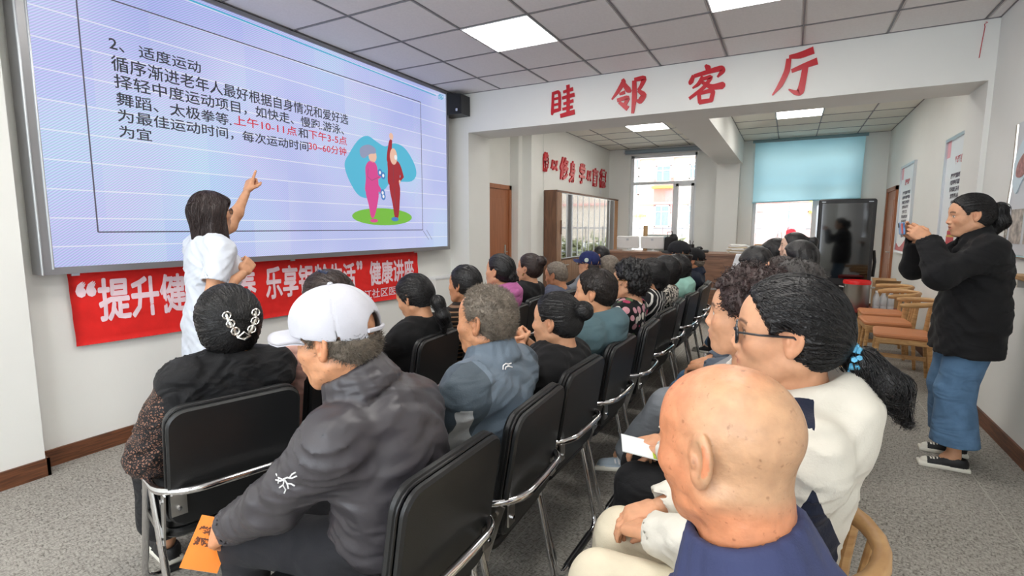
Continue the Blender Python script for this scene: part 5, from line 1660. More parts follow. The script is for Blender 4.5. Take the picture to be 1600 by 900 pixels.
# ---- wooden desk front at the end of the rows, with castors
M_DESK = mat_wood('desk_walnut', srgb(108, 76, 56), srgb(138, 100, 76), scale=(1.2, 10, 12), rough=0.4)
DY = 7.8
desk = thing('office_desk', 'long walnut office desk on castors facing the room, piled with papers', 'desk', (-1.55, DY, 0))
def dbox(name, lo, hi, m, par=None, r=None):
    mb = MB(); lo = (lo[0] + 1.55, lo[1] - DY, lo[2]); hi = (hi[0] + 1.55, hi[1] - DY, hi[2])
    mb.rbox(lo, hi, r) if r else mb.box(lo, hi)
    return mb.build(name, m, par or desk)
dbox('top', (-2.62, DY - 0.02, 0.99), (-0.50, DY + 0.72, 1.02), M_DESK)
dbox('front_board', (-2.60, DY, 0.53), (-0.53, DY + 0.02, 0.99), M_DESK)
dbox('front_board', (-2.60, DY, 0.16), (-0.53, DY + 0.02, 0.50), M_DESK)
dbox('metal_strip', (-2.60, DY + 0.004, 0.50), (-0.53, DY + 0.024, 0.53), M_STEEL)
for x in (-2.58, -0.57):
    dbox('side_board', (x - 0.02, DY + 0.02, 0.12), (x + 0.02, DY + 0.68, 0.99), M_DESK)
dbox('base_rail', (-2.60, DY - 0.06, 0.09), (-0.53, DY + 0.0, 0.13), M_BLACKPLASTIC)
for x in (-2.5, -1.2, -0.62):
    mb = MB(); mb.tube([(x + 1.55 - 0.02, -0.04, 0.045), (x + 1.55 + 0.02, -0.04, 0.045)], 0.042, 12); mb.box((x + 1.53, -0.06, 0.05), (x + 1.57, -0.02, 0.095))
    mb.build('castor', M_BLACKPLASTIC, desk, True)
# things on the desk
M_PRWHITE = mat('printer_white', srgb(222, 222, 220), rough=0.45)
def printer(label, x, y, w):
    o = thing('desktop_computer', label, 'computer', (x, y, 1.02), 0.03, 'white computers on the desk')
    m = MB(); R = Matrix.Rotation(math.radians(8), 4, 'X')
    m.rbox((-w / 2, -0.02, 0.04), (w / 2, 0.02, 0.235), 0.02, axis=1, M=R); m.build('housing', M_PRWHITE, o, True)
    s = MB(); s.rbox((-w / 2 + 0.015, 0.02, 0.055), (w / 2 - 0.015, 0.024, 0.225), 0.01, axis=1, M=R); s.build('display', M_BLACKPLASTIC, o, True)
    s = MB(); s.lathe([(0.10, 0), (0.10, 0.008), (0.02, 0.014), (0.018, 0.06)], (0, 0.02, 0), 20); s.build('foot', M_PRWHITE, o, True)
    s = MB(); s.tube([(-0.03 + 0.09 * math.cos(a), -0.03, 0.05 + 0.06 * math.sin(a)) for a in np.linspace(0, PI, 9)], 0.004, 6); s.build('cable', M_PRWHITE, o, True)
    s = MB(); s.rbox((-0.02, -0.023, 0.17), (0.02, -0.0205, 0.20), 0.006, axis=1, M=R); s.build('badge', M_ALU, o)
printer('white desktop computer seen from behind, nearer the glass cabinet', -2.28, 8.15, 0.36)
printer('white desktop computer seen from behind, beside the black bag', -1.89, 8.15, 0.36)
bag = thing('black_bag', 'black cloth bag standing on the walnut desk before the window', 'bag', (-1.60, 8.12, 1.02))
F = SDF(); F.box((0, 0, 0.115), (0.07, 0.05, 0.09), 0.025, k=0.02).box((0.03, 0, 0.22), (0.02, 0.03, 0.03), 0.02, k=0.04); F.disp.append(lambda X, Y, Z: 0.006 * nz((X * 40, Y * 40, Z * 30), 2))
V, Q = F.mesh(0.012); link('bag_body', np_mesh('bag_body', V, Q, cloth('bag_nylon', srgb(26, 26, 28), rough=0.6)), bag)
MB().tube([(-0.05, -0.05, 0.22), (-0.05, -0.06, 0.30), (0.02, -0.06, 0.31), (0.03, -0.05, 0.24)], 0.006, 6).build('strap', M_BLACKPLASTIC, bag, True)
st = thing('box_stack', 'flat pale carton lying behind the white computers', 'box', (-1.85, 8.40, 1.02))
MB().rbox((-0.17, -0.08, 0), (0.17, 0.08, 0.26), 0.01).build('carton', mat('pale_carton', srgb(196, 204, 200), rough=0.7), st)
MB().rbox((-0.171, -0.081, 0.19), (0.171, 0.081, 0.22), 0.01).build('band', mat('blue_band', srgb(90, 150, 180), rough=0.6), st)
tb = thing('card_tube', 'brown cardboard tube standing up behind the white computers', 'tube', (-2.08, 8.44, 1.02), 0)
MB().lathe([(0.035, 0), (0.035, 0.40), (0.03, 0.40), (0.03, 0.02)], n=16).build('tube_wall', mat('kraft', srgb(184, 150, 110), rough=0.8), tb, True)
for i, (x, a) in enumerate(((-1.30, 0.2), (-1.14, -0.3))):
    sp_ = thing('desk_telephone' if i else 'black_holder', ['black pen holder on the desk beside the far pillar', 'black desk telephone on the desk beside the far pillar'][i], ['holder', 'telephone'][i], (x, 8.1, 1.02), a)
    if i:
        MB().rbox((-0.07, -0.09, 0), (0.07, 0.09, 0.04), 0.02).build('base', M_BLACKPLASTIC, sp_, True)
        MB().tube([(-0.05, -0.09, 0.05), (-0.05, -0.05, 0.075), (-0.05, 0.05, 0.075), (-0.05, 0.09, 0.05)], [0.022, 0.015, 0.015, 0.022], 8).build('handset', M_BLACKPLASTIC, sp_, True)
    else:
        MB().lathe([(0.05, 0), (0.045, 0.12), (0.038, 0.12), (0.038, 0.02)], n=14).build('cup', M_BLACKPLASTIC, sp_, True)
        MB().tube([(0, 0, 0.03), (0.03, 0.01, 0.17)], 0.005, 6).tube([(0.01, 0, 0.03), (-0.02, 0.02, 0.18)], 0.005, 6).build('pen', M_BLACKPLASTIC, sp_, True)
M_PAPER = mat('paper', srgb(236, 236, 232), rough=0.8)
rp_ = random.Random(7)
pz = 1.02
for i in range(9):
    th = rp_.uniform(0.008, 0.02); w, d = rp_.uniform(0.10, 0.15), rp_.uniform(0.10, 0.12)
    m = MB(); m.box((-w, -d, 0), (w, d, th))
    m.build('paper_stack', M_PAPER if i % 3 else mat('buff_paper', srgb(206, 190, 160), rough=0.8), None, label='paper bundle in the untidy white pile at the right end of the desk', cat='papers', group='paper bundles on the desk', loc=(-0.64 + rp_.uniform(-.02, .02), 8.15 + rp_.uniform(-.02, .02), pz), rotz=rp_.uniform(-.4, .4))
    pz += th + 0.0005
# white sheet hanging over the right end of the desk
ys_, zs_ = np.meshgrid(np.linspace(0, 1, 14), np.linspace(0, 1, 18), indexing='ij')
X_ = -0.52 + (ys_ - 0.5) * (0.24 + 0.12 * (1 - zs_)) - 0.05 * (1 - zs_); Y_ = DY - 0.045 - 0.012 * np.sin(ys_ * 14) * (1 - zs_) - 0.02 * (1 - zs_); Z_ = 0.60 + 0.425 * zs_
sheetV = np.stack([X_, Y_, Z_], -1).reshape(-1, 3)
topV = np.stack([X_[:, -1], np.full(14, DY + 0.1), np.full(14, 1.024)], -1)
sheetV = np.concatenate([sheetV, topV]); ii = np.arange(14 * 18).reshape(14, 18)
q1 = np.stack([ii[:-1, :-1], ii[1:, :-1], ii[1:, 1:], ii[:-1, 1:]], -1).reshape(-1, 4); t0 = 14 * 18 + np.arange(14)
q2 = np.stack([ii[:-1, -1], ii[1:, -1], t0[1:], t0[:-1]], -1); qa = np.concatenate([q1, q2]); nv = len(sheetV)
VV = np.concatenate([sheetV, sheetV + (0, 0.003, 0)]); QA = np.concatenate([qa, qa[:, ::-1] + nv])
o = link('white_sheet', np_mesh('white_sheet', VV, QA, cloth('white_sheet_cloth', srgb(232, 234, 238), fold=0.3)), None, 'white cloth draped over the right end of the walnut desk', 'cloth')

# ---- tall black touch display on its stand
kx, ky = 0.652, 8.15
kio = thing('touch_display', 'tall black upright touch display standing before the blue blind', 'display', (kx, ky, 0))
M_GLOSSBLACK = mat('glossy_black_glass', srgb(10, 11, 12), rough=0.06, spec=0.8, coat=0.5)
MB().rbox((-0.325, -0.03, 0.62), (0.325, 0.035, 1.775), 0.03, axis=1, seg=4).build('housing', M_BLACKPLASTIC, kio, True)
MB().rbox((-0.283, -0.036, 0.72), (0.283, -0.029, 1.72), 0.004, axis=1).build('display_glass', M_GLOSSBLACK, kio, True)
MB().box((-0.29, -0.0345, 1.735), (-0.245, -0.0302, 1.742)).box((0.235, -0.0345, 1.735), (0.285, -0.0302, 1.742)).build('maker_strip', M_ALU, kio)
MB().rbox((-0.26, -0.02, 0.06), (0.26, 0.03, 0.62), 0.02, axis=1).build('stand', M_BLACKPLASTIC, kio, True)
MB().rbox((-0.34, -0.26, 0.0), (0.34, 0.26, 0.05), 0.04).build('base', M_BLACKPLASTIC, kio, True)
MB().tube([(0.335, 0.02, 1.1), (0.36, 0.06, 0.95), (0.35, 0.05, 0.75)], 0.02, 8).build('cable', M_BLACKPLASTIC, kio, True)
MB().box((-0.345, -0.02, 0.9), (-0.325, 0.03, 1.7)).build('edge_trim', M_ALU, kio)

# ---- bench with pot, bottles and carton
M_REDWOOD = mat('red_lacquer', srgb(128, 40, 34), rough=0.5)
bench = thing('red_bench', 'low dark red bench carrying the steel pot', 'bench', (0.93, 7.74, 0))
MB().rbox((-0.32, -0.2, 0.345), (0.32, 0.2, 0.385), 0.015).build('top', M_REDWOOD, bench)
for sx in (1, -1):
    for sy in (1, -1):
        MB().box((sx * 0.27 - 0.025, sy * 0.15 - 0.025, 0), (sx * 0.27 + 0.025, sy * 0.15 + 0.025, 0.345)).build('leg', M_REDWOOD, bench)
pot = thing('steel_pot', 'large steel cooking pot with a red lid rim on the red bench', 'pot', (0.79, 7.74, 0.385))
MB().lathe([(0.135, 0), (0.143, 0.01), (0.143, 0.30), (0.147, 0.305), (0.141, 0.308), (0.138, 0.30), (0.136, 0.02)], n=32).build('pot_body', M_STEEL, pot, True)
MB().lathe([(0.150, 0.306), (0.152, 0.335), (0.146, 0.350), (0.13, 0.344), (0.05, 0.340)], n=32).build('lid', mat('red_plastic', srgb(226, 34, 34), rough=0.35), pot, True)
for sg in (1, -1):
    MB().tube([(sg * 0.14, -0.04, 0.26), (sg * 0.185, -0.035, 0.27), (sg * 0.185, 0.035, 0.27), (sg * 0.14, 0.04, 0.26)], 0.007, 8).build('pot_handle', M_STEEL, pot, True)
M_BOTTLE, _nt, _b = new_mat('clear_plastic')
_b.inputs['Base Color'].default_value = srgb(226, 230, 232); _b.inputs['Roughness'].default_value = 0.12; _b.inputs['Alpha'].default_value = 0.5; _b.inputs['Coat Weight'].default_value = 0.5
bi = 0
for ix in range(3):
    for iy in range(2):
        b = thing('water_bottle', 'clear plastic water bottle packed upright beside the steel pot', 'bottle', (1.00 + ix * 0.072, 7.66 + iy * 0.075, 0.385), 0, 'bottles packed in clear film')
        MB().lathe([(0.03, 0), (0.034, 0.006), (0.034, 0.05), (0.031, 0.055), (0.034, 0.06), (0.034, 0.15), (0.014, 0.20), (0.013, 0.212)], n=14).build('bottle_body', M_BOTTLE, b, True)
        MB().lathe([(0.015, 0.212), (0.015, 0.23), (0.013, 0.232)], n=12).build('bottle_cap', M_PVC, b, True)
bx = thing('carton_box', 'brown carton standing behind the clear bottles by the right wall', 'box', (1.17, 8.35, 0))
MB().box((-0.13, -0.12, 0), (0.14, 0.12, 0.67)).build('carton_wall', mat('brown_carton', srgb(176, 138, 98), rough=0.8, noise=0.05), bx)
for sg in (1, -1):
    MB().add([(-0.13, sg * 0.12, 0.67), (0.14, sg * 0.12, 0.67), (0.14, sg * 0.19, 0.71), (-0.13, sg * 0.19, 0.71), (-0.13, sg * 0.12, 0.673), (0.14, sg * 0.12, 0.673), (0.14, sg * 0.19, 0.713), (-0.13, sg * 0.19, 0.713)], [(0, 1, 2, 3), (7, 6, 5, 4), (0, 4, 5, 1), (1, 5, 6, 2), (2, 6, 7, 3), (3, 7, 4, 0)]).build('flap', mat('brown_carton_flap', srgb(190, 152, 110), rough=0.8), bx)

# ---- roller blinds
def mat_blind():
    m, nt, b = new_mat('blue_blind_cloth')
    b.inputs['Base Color'].default_value = srgb(176, 226, 242); b.inputs['Roughness'].default_value = 0.75
    tr = N(nt, 'ShaderNodeBsdfTranslucent'); tr.inputs[0].default_value = srgb(196, 240, 252)
    mx = N(nt, 'ShaderNodeMixShader'); mx.inputs[0].default_value = 0.66
    out = [n for n in nt.nodes if n.type == 'OUTPUT_MATERIAL'][0]
    nt.links.new(b.outputs[0], mx.inputs[1]); nt.links.new(tr.outputs[0], mx.inputs[2]); nt.links.new(mx.outputs[0], out.inputs[0])
    return m
bl = thing('roller_blind', 'pale blue roller blind half covering the far right window', 'blind', (0.19, 10.50, 2.92))
yy, zz = np.meshgrid(np.linspace(0, 1, 40), np.linspace(0, 1, 30), indexing='ij')
Xq = -0.83 + 1.66 * yy + 0.02 * (1 - zz) * (0.5 - yy); Zq = -1.06 * (1 - zz) + 0.05 * (1 - zz) * yy - 0.01
Yq = -0.055 + 0.018 * np.sin(yy * 5 + zz * 4) * (1 - zz) + 0.01 * np.sin(yy * 11 - zz * 7) + 0.02 * np.exp(-((yy - 0.78 - 0.05 * zz) / 0.03) ** 2) * (zz < 0.6) * (0.6 - zz)
A = np.stack([Xq, Yq, Zq], -1).reshape(-1, 3); ii = np.arange(1200).reshape(40, 30)
q1 = np.stack([ii[:-1, :-1], ii[1:, :-1], ii[1:, 1:], ii[:-1, 1:]], -1).reshape(-1, 4)
link('blind_cloth', np_mesh('blind_cloth', A, q1, mat_blind()), bl)
MB().tube([(-0.87, -0.04, 0.02), (0.87, -0.04, 0.02)], 0.028, 12).build('roller', mat('blind_roller', srgb(120, 150, 160), rough=0.5), bl, True)
MB().tube([(-0.83, -0.05, -1.075), (0.83, -0.05, -1.025)], 0.011, 8).build('hem_bar', mat('blind_bar', srgb(150, 200, 214), rough=0.5), bl, True)
b2 = thing('rolled_blind', 'grey blue roller blind rolled up above the far left window', 'blind', (-2.32, 10.52, 2.90))
MB().tube([(-0.72, -0.03, 0), (0.74, -0.03, 0)], 0.048, 14).build('roll', mat('rolled_blind_cloth', srgb(142, 158, 168), rough=0.6), b2, True)
MB().box((-0.76, -0.08, -0.02), (-0.735, 0.06, 0.06)).box((0.755, -0.08, -0.02), (0.78, 0.06, 0.06)).build('blind_bracket', M_PVC, b2)
MB().tube([(-0.72, -0.07, -0.045), (0.74, -0.07, -0.045)], 0.009, 8).build('hem_bar', M_ALU, b2, True)

# ---- wall speaker
sp = thing('wall_speaker', 'black box loudspeaker fixed high beside the wall screen', 'loudspeaker', (-3.54, 5.12, 2.69))
S_ = MB(); S_.add([(-0.135, -0.10, 0), (0.135, -0.07, 0), (0.13, 0.12, 0.0), (-0.135, 0.12, 0), (-0.135, -0.10, 0.25), (0.135, -0.07, 0.22), (0.13, 0.12, 0.22), (-0.135, 0.12, 0.25)], [(3, 2, 1, 0), (4, 5, 6, 7), (0, 1, 5, 4), (1, 2, 6, 5), (2, 3, 7, 6), (3, 0, 4, 7)]); S_.build('cabinet', M_BLACKPLASTIC, sp)
G_ = MB(); G_.add([(-0.125, -0.107, 0.012), (0.125, -0.079, 0.012), (0.125, -0.079, 0.21), (-0.125, -0.107, 0.238), (-0.125, -0.10, 0.012), (0.125, -0.07, 0.012), (0.125, -0.07, 0.21), (-0.125, -0.10, 0.238)], [(0, 1, 2, 3), (7, 6, 5, 4), (0, 4, 5, 1), (1, 5, 6, 2), (2, 6, 7, 3), (3, 7, 4, 0)]); G_.build('grille', mat('speaker_grille', srgb(22, 22, 24), rough=0.7, bump=0.4, bscale=500), sp)
MB().rbox((0.07, -0.092, 0.03), (0.095, -0.084, 0.06), 0.004, axis=1).build('emblem', M_ALU, sp)

# ---- framed notices on the right wall
M_POSTER = mat('poster_paper', srgb(224, 228, 230), rough=0.4)
M_PRED = mat('poster_red', srgb(186, 34, 48), rough=0.5); M_PINK = mat('poster_pink', srgb(222, 160, 170), rough=0.5); M_INK = mat('poster_ink', srgb(96, 92, 104), rough=0.6); M_GOLD = mat('poster_gold', srgb(206, 166, 74), rough=0.5)
def notice(label, y0, y1, z0, z1, x, title, body, red_foot=True):
    o = thing('framed_notice', label, 'poster', (x, (y0 + y1) / 2, z0)); w, h = y1 - y0, z1 - z0
    def bx_(n, a, b, c, d, e0, e1, m): return MB().box((-e1, a - w / 2, c), (-e0, b - w / 2, d)).build(n, m, o)
    t = 0.03
    for (a, b, c, d) in ((0, t, 0, h), (w - t, w, 0, h), (t, w - t, 0, t), (t, w - t, h - t, h)): bx_('frame', a, b, c, d, 0, 0.03, M_ALU)
    bx_('sheet', t, w - t, t, h - t, 0.003, 0.012, M_POSTER)
    bx_('ribbon', w - t - 0.12, w - t, h - t - 0.16, h - t, 0.012, 0.0126, M_PINK)
    def tx(s, sz, top, m, cx=None):
        me = text_mesh(s, sz, 0.004); me.materials.append(m); lo, hi = mesh_bounds(me)
        wd = min(hi[0] - lo[0], w - 0.14); k = wd / max(hi[0] - lo[0], 1e-6)
        link('notice_lettering', map_mesh(me, lambda c: np.stack([np.full(len(c), -0.0135), (wd / 2 - (c[:, 0] - lo[0]) * k), top - (hi[1] - c[:, 1])], 1)), o)
    tx(title, 0.075, h - 0.20, M_PRED)
    for i, l in enumerate(body): tx(l, 0.042, h - 0.36 - i * 0.065, M_INK)
    if red_foot:
        MB().prism(smooth_poly([(t, t), (w - t, t), (w - t, t + 0.10), (w * 0.7, t + 0.05), (w * 0.4, t + 0.12), (t, t + 0.24)], 5), lambda u, v, q: (-0.0125 - q, u - w / 2, v), 0.0006).build('red_wave', M_PRED, o)
    return o
LB = ['服务社区居民共建和谐家园', '邻里互助守望相助和睦相处', '遵守公共秩序爱护公共设施', '文明礼貌待人尊老爱幼', '保持环境整洁卫生', '节约用水用电注意安全', '积极参加社区活动', '共同维护良好环境', '建设美好家园', '欢迎居民参与监督']
n1 = notice('narrow framed notice on the far right wall beside the brown doorway', 8.28, 9.19, 1.05, 2.26, 1.376, '服务公约', LB)
n2 = notice('framed notice on the far right wall behind the photographing woman', 5.80, 6.80, 1.18, 2.285, 1.376, '管理制度', LB[:6])
# red gate tower drawing at the foot of the second notice
g = MB()
for (a, b, c, d) in ((0.34, 0.70, 0.05, 0.13), (0.36, 0.68, 0.15, 0.19), (0.40, 0.64, 0.22, 0.25)): g.box((-0.0138, a - 0.5, c), (-0.0130, b - 0.5, d))
g.build('drawn_tower', M_PRED, n2)
g = MB()
for (a, b, c) in ((0.32, 0.72, 0.13), (0.37, 0.67, 0.19), (0.42, 0.62, 0.25)): g.prism([(a, c), (b, c), (b - 0.05, c + 0.025), (a + 0.05, c + 0.025)], lambda u, v, q: (-0.0130 - q, u - 0.5, v), 0.0008)
g.build('drawn_roof', M_GOLD, n2)
# shaped picture with a silver border on the near right wall, cut by the frame
pc = thing('shaped_wall_board', 'silver bordered picture board on the right wall, cut by the picture edge', 'poster', (1.29, 4.30, 1.22))
MB().box((-0.012, -0.42, 0.0), (0, 0.30, 0.86)).build('board', mat('board_grey', srgb(206, 208, 212), rough=0.3), pc)
MB().tube([(-0.014, 0.30, 0), (-0.014, 0.29, 0.2), (-0.014, 0.31, 0.35), (-0.014, 0.285, 0.5), (-0.014, 0.30, 0.85)], 0.012, 8).tube([(-0.014, 0.30, 0), (-0.014, -0.42, 0)], 0.012, 8).build('silver_border', SILVER, pc, True)
MB().prism(smooth_poly([(0.27, 0.46), (0.30, 0.52), (0.24, 0.68), (0.12, 0.76), (0.0, 0.78), (-0.1, 0.70), (0.0, 0.55), (0.12, 0.48), (0.2, 0.40)], 4), lambda u, v, q: (-0.013 - q, u, v), 0.006).build('cloud_plate', mat('cloud_blue_white', srgb(206, 222, 230), rough=0.4), pc)
MB().prism(smooth_poly([(0.22, 0.52), (0.20, 0.60), (0.08, 0.66), (-0.02, 0.60), (0.05, 0.54), (0.14, 0.50)], 4), lambda u, v, q: (-0.0195 - q, u, v), 0.003).build('picture_print', mat('picture_print', srgb(168, 112, 108), rough=0.5, noise=0.4, nscale=40), pc)
for k, (a, b, c, d) in enumerate(((0.05, 0.24, 0.08, 0.3), (-0.3, 0.0, 0.08, 0.35))):
    MB().box((-0.016, a, c), (-0.0125, b, d)).build('photo_print', mat('photo_print_%d' % k, srgb(170, 160, 150), rough=0.5, noise=0.5, nscale=25), pc)
sh = thing('wooden_wall_shelf', 'small wooden shelf end on the right wall at the picture edge', 'shelf', (1.29, 4.0, 1.09))
MB().rbox((-0.07, -0.30, 0.0), (0, 0.27, 0.03), 0.008).build('board', M_OAK, sh); MB().box((-0.05, 0.18, -0.05), (0, 0.195, 0)).build('shelf_bracket', M_STEEL, sh)
# red thread hanging from the ceiling edge
MB().tube([(1.20, 5.242, 2.935), (1.212, 5.24, 2.93), (1.195, 5.24, 2.92), (1.20, 5.243, 2.90), (1.192, 5.243, 2.80), (1.185, 5.243, 2.68)], 0.0025, 6).build('red_thread', M_RED, None, True, label='thin red thread hanging at the right end of the beam', cat='thread')
# low white casing pipe box on the wall below the screen's end
pb = thing('pipe_casing', 'low white casing on the wall at the end of the red banner', 'casing', (-3.72, 5.0, 0))
MB().box((0.0, -0.22, 0.0), (0.12, 0.235, 0.78)).build('casing', M_WALL, pb); MB().box((-0.0, -0.23, 0.78), (0.13, 0.235, 0.80)).build('casing_top', M_PVC, pb)
sw = thing('wall_switch', 'small cream switch plate on the far left wall under the red characters', 'switch', (-3.42, 10.06, 2.06))
MB().rbox((0, -0.04, 0), (0.01, 0.04, 0.085), 0.006, axis=0).build('plate', M_PVC, sw); MB().rbox((0.01, -0.02, 0.02), (0.014, 0.02, 0.065), 0.004, axis=0).build('rocker', M_PVC, sw)
# ---- window board clutter under the blue blind
MB().box((-0.6, 9.75, 0.0), (0.30, 10.25, 0.9)).build('low_cupboard', M_CABEND, None, label='low wooden cupboard under the far right window', cat='cupboard')
tin = thing('black_tin', 'black tin with a wire handle before the far right window', 'tin', (-0.155, 10.1, 0.9))
MB().lathe([(0.045, 0), (0.045, 0.28), (0.04, 0.28), (0.04, 0.02)], n=16).build('tin_body', M_BLACKPLASTIC, tin, True)
MB().tube([(-0.045, 0, 0.26), (-0.03, 0, 0.40), (0.0, 0, 0.48), (0.03, 0, 0.40), (0.045, 0, 0.26)], 0.005, 6).build('wire_handle', M_STEEL, tin, True)
kb = thing('kraft_box', 'brown kraft box on the cupboard under the far right window', 'box', (-0.40, 10.0, 0.9))
MB().box((-0.13, -0.1, 0), (0.13, 0.1, 0.20)).build('carton_wall', mat('kraft_card', srgb(186, 146, 100), rough=0.8), kb)

# ---------------------------------------------------------------- outside the far windows
M_GROUND = mat('pale_paving', srgb(214, 212, 206), rough=0.9, noise=0.1, nscale=2)
MB().box((-30, 10.95, -0.1), (30, 60, 0.3)).build('ground_outside', M_GROUND, kind='structure')
M_FPINK = mat('pink_render', srgb(212, 164, 152), rough=0.85, noise=0.04, nscale=1.5); M_FCREAM = mat('cream_render', srgb(206, 190, 172), rough=0.85, noise=0.03); M_FRED = mat('brick_red_render', srgb(196, 134, 124), rough=0.85, noise=0.05)
M_FYELLOW = mat('yellow_trim', srgb(222, 184, 80), rough=0.7); M_FGLASS = mat('dark_pane', srgb(120, 132, 138), rough=0.1)
fac = thing('apartment_building', 'pink and cream apartment block across the street outside the windows', 'building', (0, 34, 0.3))
MB().box((-24, 0, -0.3), (24, 6, 14)).build('wall', M_FCREAM, fac)
for (a, b) in ((-7.9, -6.7), (-2.2, 1.6)):
    for k in range(7):
        MB().box((a, -0.12, 2.2 * k - 0.2), (b, 0.0, 2.2 * k + 1.95)).build('brick_panel', M_FRED if k % 2 else M_FPINK, fac)
for k in range(3):
    MB().box((-24, -0.18, 2.55 + 2.9 * k), (24, 0, 2.70 + 2.9 * k)).build('floor_band', M_FPINK, fac)
def fwin(x0, x1, z0, z1):
    f = MB(); t = 0.07
    f.box((x0, -0.16, z0), (x0 + t, -0.02, z1)).box((x1 - t, -0.16, z0), (x1, -0.02, z1)).box((x0, -0.16, z0), (x1, -0.02, z0 + t)).box((x0, -0.16, z1 - t), (x1, -0.02, z1)).box((x0 + (x1 - x0) * .42, -0.155, z0), (x0 + (x1 - x0) * .42 + .06, -0.025, z1)).box((x0, -0.155, z0 + (z1 - z0) * .68), (x1, -0.025, z0 + (z1 - z0) * .68 + .05))
    w = f.build('window', M_PVC, fac)
    MB().box((x0 + t, -0.13, z0 + t), (x1 - t, -0.10, z1 - t)).build('pane', M_FGLASS, w)
for (x0, x1, z0, z1) in ((-7.8, -6.85, 3.95, 5.0), (-7.8, -6.85, 1.1, 2.5), (-9.3, -8.9, 3.2, 4.4), (-9.3, -8.9, 4.9, 5.7), (-5.75, -5.3, 1.2, 2.5), (-5.75, -5.3, 4.1, 5.0), (-1.1, 0.35, 1.35, 2.4), (-1.1, 0.35, 4.2, 5.3), (2.2, 3.2, 1.3, 2.4), (-3.9, -2.9, 1.2, 2.4), (-12.5, -11.3, 1.2, 2.5), (-12.5, -11.3, 4.0, 5.2)):
    fwin(x0, x1, z0, z1)
MB().box((-7.95, -0.7, 3.55), (-6.7, -0.1, 3.68)).build('balcony_ledge', M_FYELLOW, fac)
MB().box((0.9, -0.5, 1.9), (1.6, 0, 2.6)).build('yellow_sign', M_FYELLOW, fac)
MB().box((-9.6, -0.9, 1.75), (-8.4, 0, 1.9)).build('porch_roof', M_FYELLOW, fac)
fence = thing('iron_railing', 'thin iron street railing outside the far windows', 'fence', (0, 14, 0.3))
for z in (0.35, 1.05):
    MB().box((-9, -0.015, z), (7, 0.015, z + 0.03)).build('rail', M_GRID, fence)
for i in range(64):
    MB().box((-9 + i * 0.25, -0.008, 0), (-8.984 + i * 0.25, 0.008, 1.12)).build('baluster', M_GRID, fence)
pp_ = thing('red_plate', 'small red plate hung on the street railing outside the right window', 'sign', (0.03, 13.95, 1.3))
MB().prism(smooth_poly([(-0.09, -0.15), (0.08, -0.15), (0.10, 0.02), (0.05, 0.16), (-0.04, 0.15), (-0.1, 0.02)], 4), lambda u, v, w: (u, w, v), 0.02).build('plate', M_RED, pp_)
M_LEAF = mat('dry_bush', srgb(150, 150, 112), rough=0.8, noise=0.3, nscale=20)
for bi, (x, y) in enumerate(((-5.4, 15), (-3.3, 16.6), (-1.3, 15.0), (0.35, 16.8), (2.0, 15.1))):
    rb = np.random.RandomState(bi); n = 500
    c = rb.normal(size=(n, 3)) * (0.26, 0.2, 0.18) + (0, 0, 0.3); c[:, 2] = np.abs(c[:, 2])
    d1 = rb.normal(size=(n, 3)) * 0.05; d2 = rb.normal(size=(n, 3)) * 0.05
    V = np.stack([c - d1, c + d2, c + d1, c - d2], 1).reshape(-1, 3); Q = np.arange(4 * n).reshape(n, 4)
    b = thing('street_bush', ['yellow green street bush behind the railing, left of the far left window', 'yellow green street bush behind the railing, middle of the far left window', 'yellow green street bush behind the railing, left part of the right window', 'yellow green street bush behind the railing, beside the red plate', 'yellow green street bush behind the railing, beside the black display'][bi], 'bush', (x, y, 0.3), 0, None)
    f = link('foliage', np_mesh('foliage', V, Q, M_LEAF, smooth=False), b, kind='stuff')
    MB().tube([(0, 0, 0), (0.03, 0, 0.5)], [0.03, 0.015], 6).build('stem', M_CABDARK, b)

# ---------------------------------------------------------------- the people of this room
def strip_fn(c1, c2, freq, axis=(0, 0, 1), width=0.5, distort=0.0):
    def f(nt, tc):
        d = N(nt, 'ShaderNodeVectorMath', operation='DOT_PRODUCT'); d.inputs[1].default_value = axis
        nt.links.new(tc.outputs['Object'], d.inputs[0])
        m = N(nt, 'ShaderNodeMath', operation='MULTIPLY'); m.inputs[1].default_value = freq; nt.links.new(d.outputs['Value'], m.inputs[0])
        fr = N(nt, 'ShaderNodeMath', operation='FRACT'); nt.links.new(m.outputs[0], fr.inputs[0])
        lt = N(nt, 'ShaderNodeMath', operation='LESS_THAN'); lt.inputs[1].default_value = width; nt.links.new(fr.outputs[0], lt.inputs[0])
        mx = N(nt, 'ShaderNodeMix', data_type='RGBA'); mx.inputs['A'].default_value = c1; mx.inputs['B'].default_value = c2
        nt.links.new(lt.outputs[0], mx.inputs['Factor']); return mx.outputs['Result']
    return f
def dots_fn(base, cols, scale, rad):
    def f(nt, tc):
        v = N(nt, 'ShaderNodeTexVoronoi', Scale=scale); v.inputs['Randomness'].default_value = 0.55
        nt.links.new(tc.outputs['Object'], v.inputs['Vector'])
        lt = N(nt, 'ShaderNodeMath', operation='LESS_THAN'); lt.inputs[1].default_value = rad; nt.links.new(v.outputs['Distance'], lt.inputs[0])
        sp = N(nt, 'ShaderNodeSeparateColor'); nt.links.new(v.outputs['Color'], sp.inputs[0])
        rp = ramp(nt, sp.outputs[0], [(i / len(cols), c) for i, c in enumerate(cols)]); rp.color_ramp.interpolation = 'CONSTANT'
        mx = N(nt, 'ShaderNodeMix', data_type='RGBA'); mx.inputs['A'].default_value = base
        nt.links.new(rp.outputs[0], mx.inputs['B']); nt.links.new(lt.outputs[0], mx.inputs['Factor']); return mx.outputs['Result']
    return f
